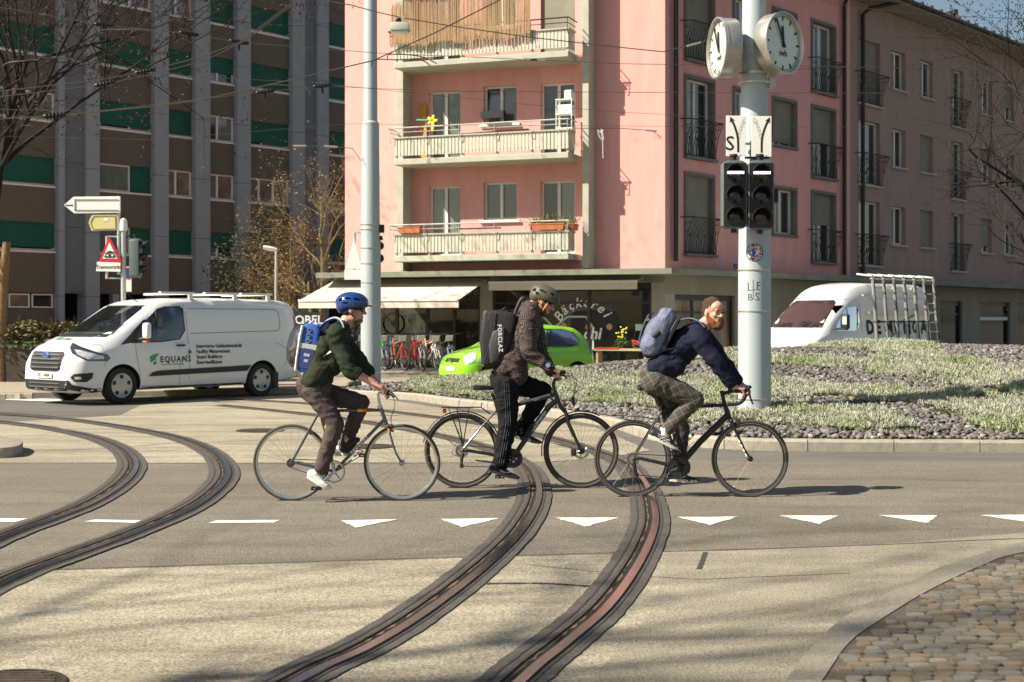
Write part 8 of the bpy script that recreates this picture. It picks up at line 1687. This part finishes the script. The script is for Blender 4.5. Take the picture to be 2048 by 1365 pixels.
hb2 = M("hair_dark_blond", (.10,.060,.030), .7, bump=.6, bscale=200); mb = MB(); mb.ell(T((-.045,0,-.005)), (.060,.079,.055), Rm); mb.ell(T((.035,0,.04)), (.072,.074,.038), Rm); blob("hair", mb, hb2, body, .008, 1)
def beard(T, Rm, mat, size=1., drop=0.):
    mb = MB(); mb.ell(T((.058,0,-.105-drop*.3)), (.044*size,.044*size,.030*size+drop), Rm, 14, 9)
    for y in (-1, 1): mb.cap(T((.004,y*.068,-.030)), T((.050,y*.046,-.085-drop*.2)), .014*size, .024*size); mb.cap(T((.010,y*.064,-.060)), T((.060,y*.030,-.108-drop*.5)), .018*size, .026*size)
    mb.cap(T((.094,-.022,-.056)), T((.098,0,-.050)), .0065, .008); mb.cap(T((.094,.022,-.056)), T((.098,0,-.050)), .0065, .008); return blob("beard", mb, mat, body, .005, 1, .002, (60,60,30))
beard(T, Rm, hb2, .86); face_bits(body, T, Rm, brow=hb2)
bp2 = thing("duffel_backpack", "large square black duffel backpack with a grey side panel on the middle cyclist", "backpack", b2.loc, 0); m_dn = M("black_tarpaulin", (.020,.017,.020), .6, bump=.35, bscale=18); m_dn2 = M("charcoal_panel", (.055,.062,.058), .55, bump=.3, bscale=30); q = lambda px, py, y=-.17: L(px, py, y)
mb = MB(); out = [(966,619),(1000,621),(1029,626),(1034,640),(1022,690),(1004,733),(985,735),(963,733),(959,676)]; a_ = [q(*p) for p in out]; b_ = [p+V((0,.34,0)) for p in a_]; k = len(out); mb.add(a_+b_, [tuple(range(k)), tuple(reversed(range(k, 2*k)))]+[(i, (i+1) % k, k+(i+1) % k, k+i) for i in range(k)]); mb.build("pack_body", m_dn, bp2, bevel=.035, seg=3, smooth=60)
pan = MB().add([q(985,664,-.205), q(1009,654,-.205), q(1008,690,-.205), q(996,722,-.205), q(980,728,-.205), q(978,690,-.205), *[p+V((0,.05,0)) for p in (q(985,664,-.205), q(1009,654,-.205), q(1008,690,-.205), q(996,722,-.205), q(980,728,-.205), q(978,690,-.205))]], [(0,1,2,3,4,5),(6,7,8,9,10,11)]+[(i,(i+1) % 6,6+(i+1) % 6,6+i) for i in range(6)]).build("side_panel", m_dn2, bp2, bevel=.010, seg=2, smooth=50)
text_on("lettering", "FORCLAZ", q(996.5,677,-.2075), (.05,0,-1), (1,0,.05), m_sgn, pan, size=.052, bold=.001, sp=1.15)
for yy in (-.185, .17): MB().tube([q(986,620,yy), q(979,690,yy), q(965,732,yy)], .004, 4).build("seam", m_tape, bp2)
MB().tube(crom([q(1003,623,-.1), q(1010,616,-.05), q(1016,618,0), q(1022,625,.05)], 4), .010, 6).build("grab_handle", m_tape, bp2, smooth=60); MB().tube(crom([q(1030,628,0), q(1037,610,0), q(1045,597,0), q(1047,603,0), q(1036,628,0)], 4), .020, 8).build("compression_handle", m_blkp, bp2, smooth=60)
for y in (-1, 1): MB().tube(crom([q(1028,632,y*.11), q(1045,622,y*.13), L(1060,622,y*.16), L(1070,640,y*.17), L(1066,665,y*.19)], 5), (.008,.026), 8, flat=(0,0,1)).build("shoulder_strap", m_tape, bp2, smooth=60)
# ===== rider 3 =====
L = b3.L; sk3 = skinm("skin_rider_right", (.60,.32,.23)); neck = L(1405,653); tor = [(L(1314,752), .125, .150), (L(1338,722), .120, .150), (L(1374,686), .125, .175), (L(1394,668), .100, .170)]
aN = [L(1396,676,-.20), L(1430,724,-.25), L(1466,772,-.225)]; aF = [L(1402,672,.18), L(1446,722,.23), L(1478,768,.22)]
lN = [L(1314,762,-.10), L(1390,800,-.11), L(1330,863,-.12)]; lF = [L(1318,768,.10), L(1362,858,.11), L(1357,946,.12)]
body, T, Rm = person("person", "bare-headed cyclist with red beard, navy sweater and checked trousers, looking at the camera", b3, sk3, L(1427,624), R(-60), R(5), tor,
  [dict(p=aN, h=((L(1466,772,-.225), (.92,.0,-.30), (.35,-.2,1), (0,1,.2)), dict(curl=(.75,.65,.4)))), dict(p=aF, h=((L(1478,768,.22), (.92,0,-.30), (.35,0,1), (0,-1,.2)), dict(curl=(.9,.8,.5))))], [lN, lF], neck, roll=R(4), hs=1.01)
m_nv = cloth("sweater_navy", (.007,.009,.026)); mb = MB(); torso(mb, tor, .018); limb(mb, [aN[0], aN[1], aN[1].lerp(aN[2], .86)], [.088,.070,.052]); limb(mb, [aF[0], aF[1], aF[1].lerp(aF[2], .86)], [.088,.070,.052]); limb(mb, [L(1396,660,-.05), aN[0]], [.075,.09]); limb(mb, [L(1396,660,.05), aF[0]], [.075,.09])
for y in (-.10,0,.10): limb(mb, [L(1332,735,y), L(1350,732,y*1.2)], [.115,.09]); limb(mb, [L(1326,730,y), L(1314,736,y*1.1)], [.11,.085])
sw = blob("sweater", mb, m_nv, body, .009, 2, .009, (7,5,10))
for a in (aN, aF): q = a[1].lerp(a[2], .86); d = (a[2]-a[1]).normalized(); MB().lathe([(.044,-.03),(.052,-.028),(.052,.028),(.042,.032),(.038,.0)], q, d, 18).build("cuff", m_nv, sw, smooth=50)
MB().tube(crom([L(1393,645,0), L(1398,652,-.062), L(1412,664,-.05), L(1418,668,0), L(1412,664,.05), L(1398,652,.062)], 4, True), (.010,.020), 8, closed=True).build("collar", m_nv, sw, smooth=80)
m_ck = M("trousers_check", (.07,.068,.060), .9); nt, bs = nodes(m_ck); tc = N(nt, "ShaderNodeTexCoord"); cur = None
for rot, sc in ((R(26),1), (R(116),1)):
    mp = N(nt, "ShaderNodeMapping"); mp.inputs["Rotation"].default_value = (R(12),rot,0); nt.links.new(tc.outputs["Object"], mp.inputs[0]); w = N(nt, "ShaderNodeTexWave", bands_direction='X'); w.inputs["Scale"].default_value = 5.0; w.inputs["Distortion"].default_value = .8; w.inputs["Detail Scale"].default_value = 1.; nt.links.new(mp.outputs[0], w.inputs[0])
    f = ramp(nt, w.outputs["Fac"], [(.975, (0,0,0)), (.993, (1,1,1))])
    if cur is None: cur = f
    else: mx = N(nt, "ShaderNodeMath", operation='MAXIMUM'); nt.links.new(cur, mx.inputs[0]); nt.links.new(f, mx.inputs[1]); cur = mx.outputs[0]
mu = N(nt, "ShaderNodeMath", operation='MULTIPLY'); mu.inputs[1].default_value = .38; nt.links.new(cur, mu.inputs[0]); nt.links.new(mixc(nt, mu.outputs[0], (.052,.049,.042), (.33,.27,.19)), bs.inputs["Base Color"])
mb = MB(); limb(mb, [lN[0], lN[1], lN[1].lerp(lN[2], .93)], [.122,.080,.056]); limb(mb, [lF[0], lF[1], lF[1].lerp(lF[2], .95)], [.112,.078,.054]); mb.ell(L(1312,755), (.140,.170,.125)); limb(mb, [L(1303,748,-.06), L(1306,765,-.08)], [.10,.11]); limb(mb, [L(1303,748,.06), L(1306,765,.08)], [.10,.11])
blob("trousers", mb, m_ck, body, .008, 3, .005, (8,4,14))
def stripes(s_, h, f, up, L_, Rm):
    for a, b, c, d in ((.30,.02,.48,.075), (.42,.018,.60,.062), (.22,.045,.66,.030), (.20,.060,.62,.048)): MB().tube([h+f*L_*a+up*b+V((0,-.043,0)), h+f*L_*c+up*d+V((0,-.043,0))], (.002,.004), 5).build("side_mark", m_sgn, s_)
for l, y, h, t, ex in ((lN, -.12, (1297,873), (1356,903), stripes), (lF, .12, (1338,962), (1396,966), None)):
    s_ = shoe(body, l[2]+V((-.01,0,-.01)), L(*h, y), L(*t, y), M("runner_black", (.02,.02,.022), .6), M("sole_cream", (.62,.58,.52), .6), M("lace_red", (.60,.015,.02), .6), extra=ex)
    MB().tube([l[2]+V((-.012,0,-.035)), l[2]+V((.004,0,.025))], .046, 14).build("sock", M("sock_white", (.66,.64,.62), .8), s_, smooth=60)
hr3 = M("hair_auburn", (.085,.040,.020), .6, bump=.8, bscale=160, stretch=(1,1,3)); rb = M("beard_ginger", (.30,.095,.024), .7, col2=(.17,.05,.014), vscale=60, bump=.9, bscale=220)
mb = MB(); mb.ell(T((-.021,0,.050)), (.096,.0800,.082), Rm, 20, 14); mb.ell(T((-.03,0,.03)), (.075,.081,.075), Rm); mb.ell(T((-.075,0,-.005)), (.040,.055,.060), Rm); ho = MB(); blob("hair", mb, hr3, body, .006, 1, .002, (30,30,80))
mb = MB(); mb.ell(T((-.118,0,.0)), (.030,.032,.040), Rm); mb.ell(T((-.122,0,-.040)), (.020,.022,.034), Rm); mb.ell(T((-.110,.02,.03)), (.02,.02,.02), Rm); blob("hair_bun", mb, hr3, body, .006, 0, .006, (60,60,60))
beard(T, Rm, rb, 1.12, .018); face_bits(body, T, Rm, 1.01, brow=hr3)
bp3 = thing("roll_top_backpack", "lilac-grey roll-top backpack with a bottle in its side pocket on the rightmost cyclist", "backpack", b3.loc, 0); m_ll = M("lilac_canvas", (.14,.155,.245), .8, var=.15, vscale=10, bump=.4, bscale=60); mb = MB(); q = lambda px, py, y=0: L(px, py, y)
mb = MB()
for y in (-.10,-.03,.03,.10): limb(mb, [q(1304,690,y), q(1318,658,y), q(1336,634,y*.9)], [.105,.105,.075])
for y in (-.1,0,.1): limb(mb, [q(1292,692,y), q(1302,665,y)], [.055,.06]); mb.cap(q(1330,628,-.11), q(1330,628,.11), .050)
pk = blob("pack_body", mb, m_ll, bp3, .010, 2, .006, (7,7,12)); mb = MB(); mb.cap(q(1297,705,-.08), q(1297,705,.08), .055); mb.cap(q(1310,709,-.08), q(1310,709,.08), .045); blob("base", mb, M("base_olive_black", (.03,.032,.024), .7), bp3, .010, 2)
MB().add([q(1353,637,-.18), q(1362,640,-.18), q(1330,703,-.18), q(1318,699,-.18), q(1353,637,.18), q(1362,640,.18), q(1330,703,.18), q(1318,699,.18)], [(0,1,2,3),(4,5,6,7),(0,1,5,4),(1,2,6,5),(2,3,7,6),(3,0,4,7)]).build("back_panel", m_tape, bp3, bevel=.01)
MB().cap(q(1316,667,-.190), q(1309,672,-.19), .026, n=10).build("bottle_top", m_tape, bp3, smooth=60)
for pts, w in (([(1306,632),(1298,646),(1290,668),(1284,694)], .008), ([(1316,628),(1306,638),(1300,652)], .008)): MB().tube(crom([q(a, b, -.115)+V((-.035,0,.015)) for a, b in pts], 4), (.003,w), 6).build("compression_strap", M("strap_teal", (.02,.05,.07), .7), bp3)
MB().box(q(1302,644,-.12)+V((-.03,-.01,.02)), (.03,.012,.025)).build("buckle", m_chrome, bp3); MB().tube(crom([q(1362,640,0), q(1372,634,0), q(1382,640,0)], 4), .009, 6).build("grab_handle", m_tape, bp3)
for y in (-1, 1):
    MB().tube(crom([q(1360,641,y*.08), q(1378,637,y*.11), L(1396,642,y*.14), L(1410,655,y*.165)], 5), (.007,.024), 8, flat=(0,0,1)).build("shoulder_strap", m_ll, bp3, smooth=60)
    MB().tube(crom([q(1318,706,y*.17), q(1336,699,y*.185), q(1360,697,y*.185), q(1372,693,y*.175)], 5), (.004,.014), 6).build("hip_strap", MATS["strap_teal"], bp3); MB().tube(crom([q(1366,697,y*.18), q(1352,708,y*.185), q(1341,724,y*.185)], 5), (.003,.009), 6).build("loose_strap", MATS["strap_teal"], bp3)
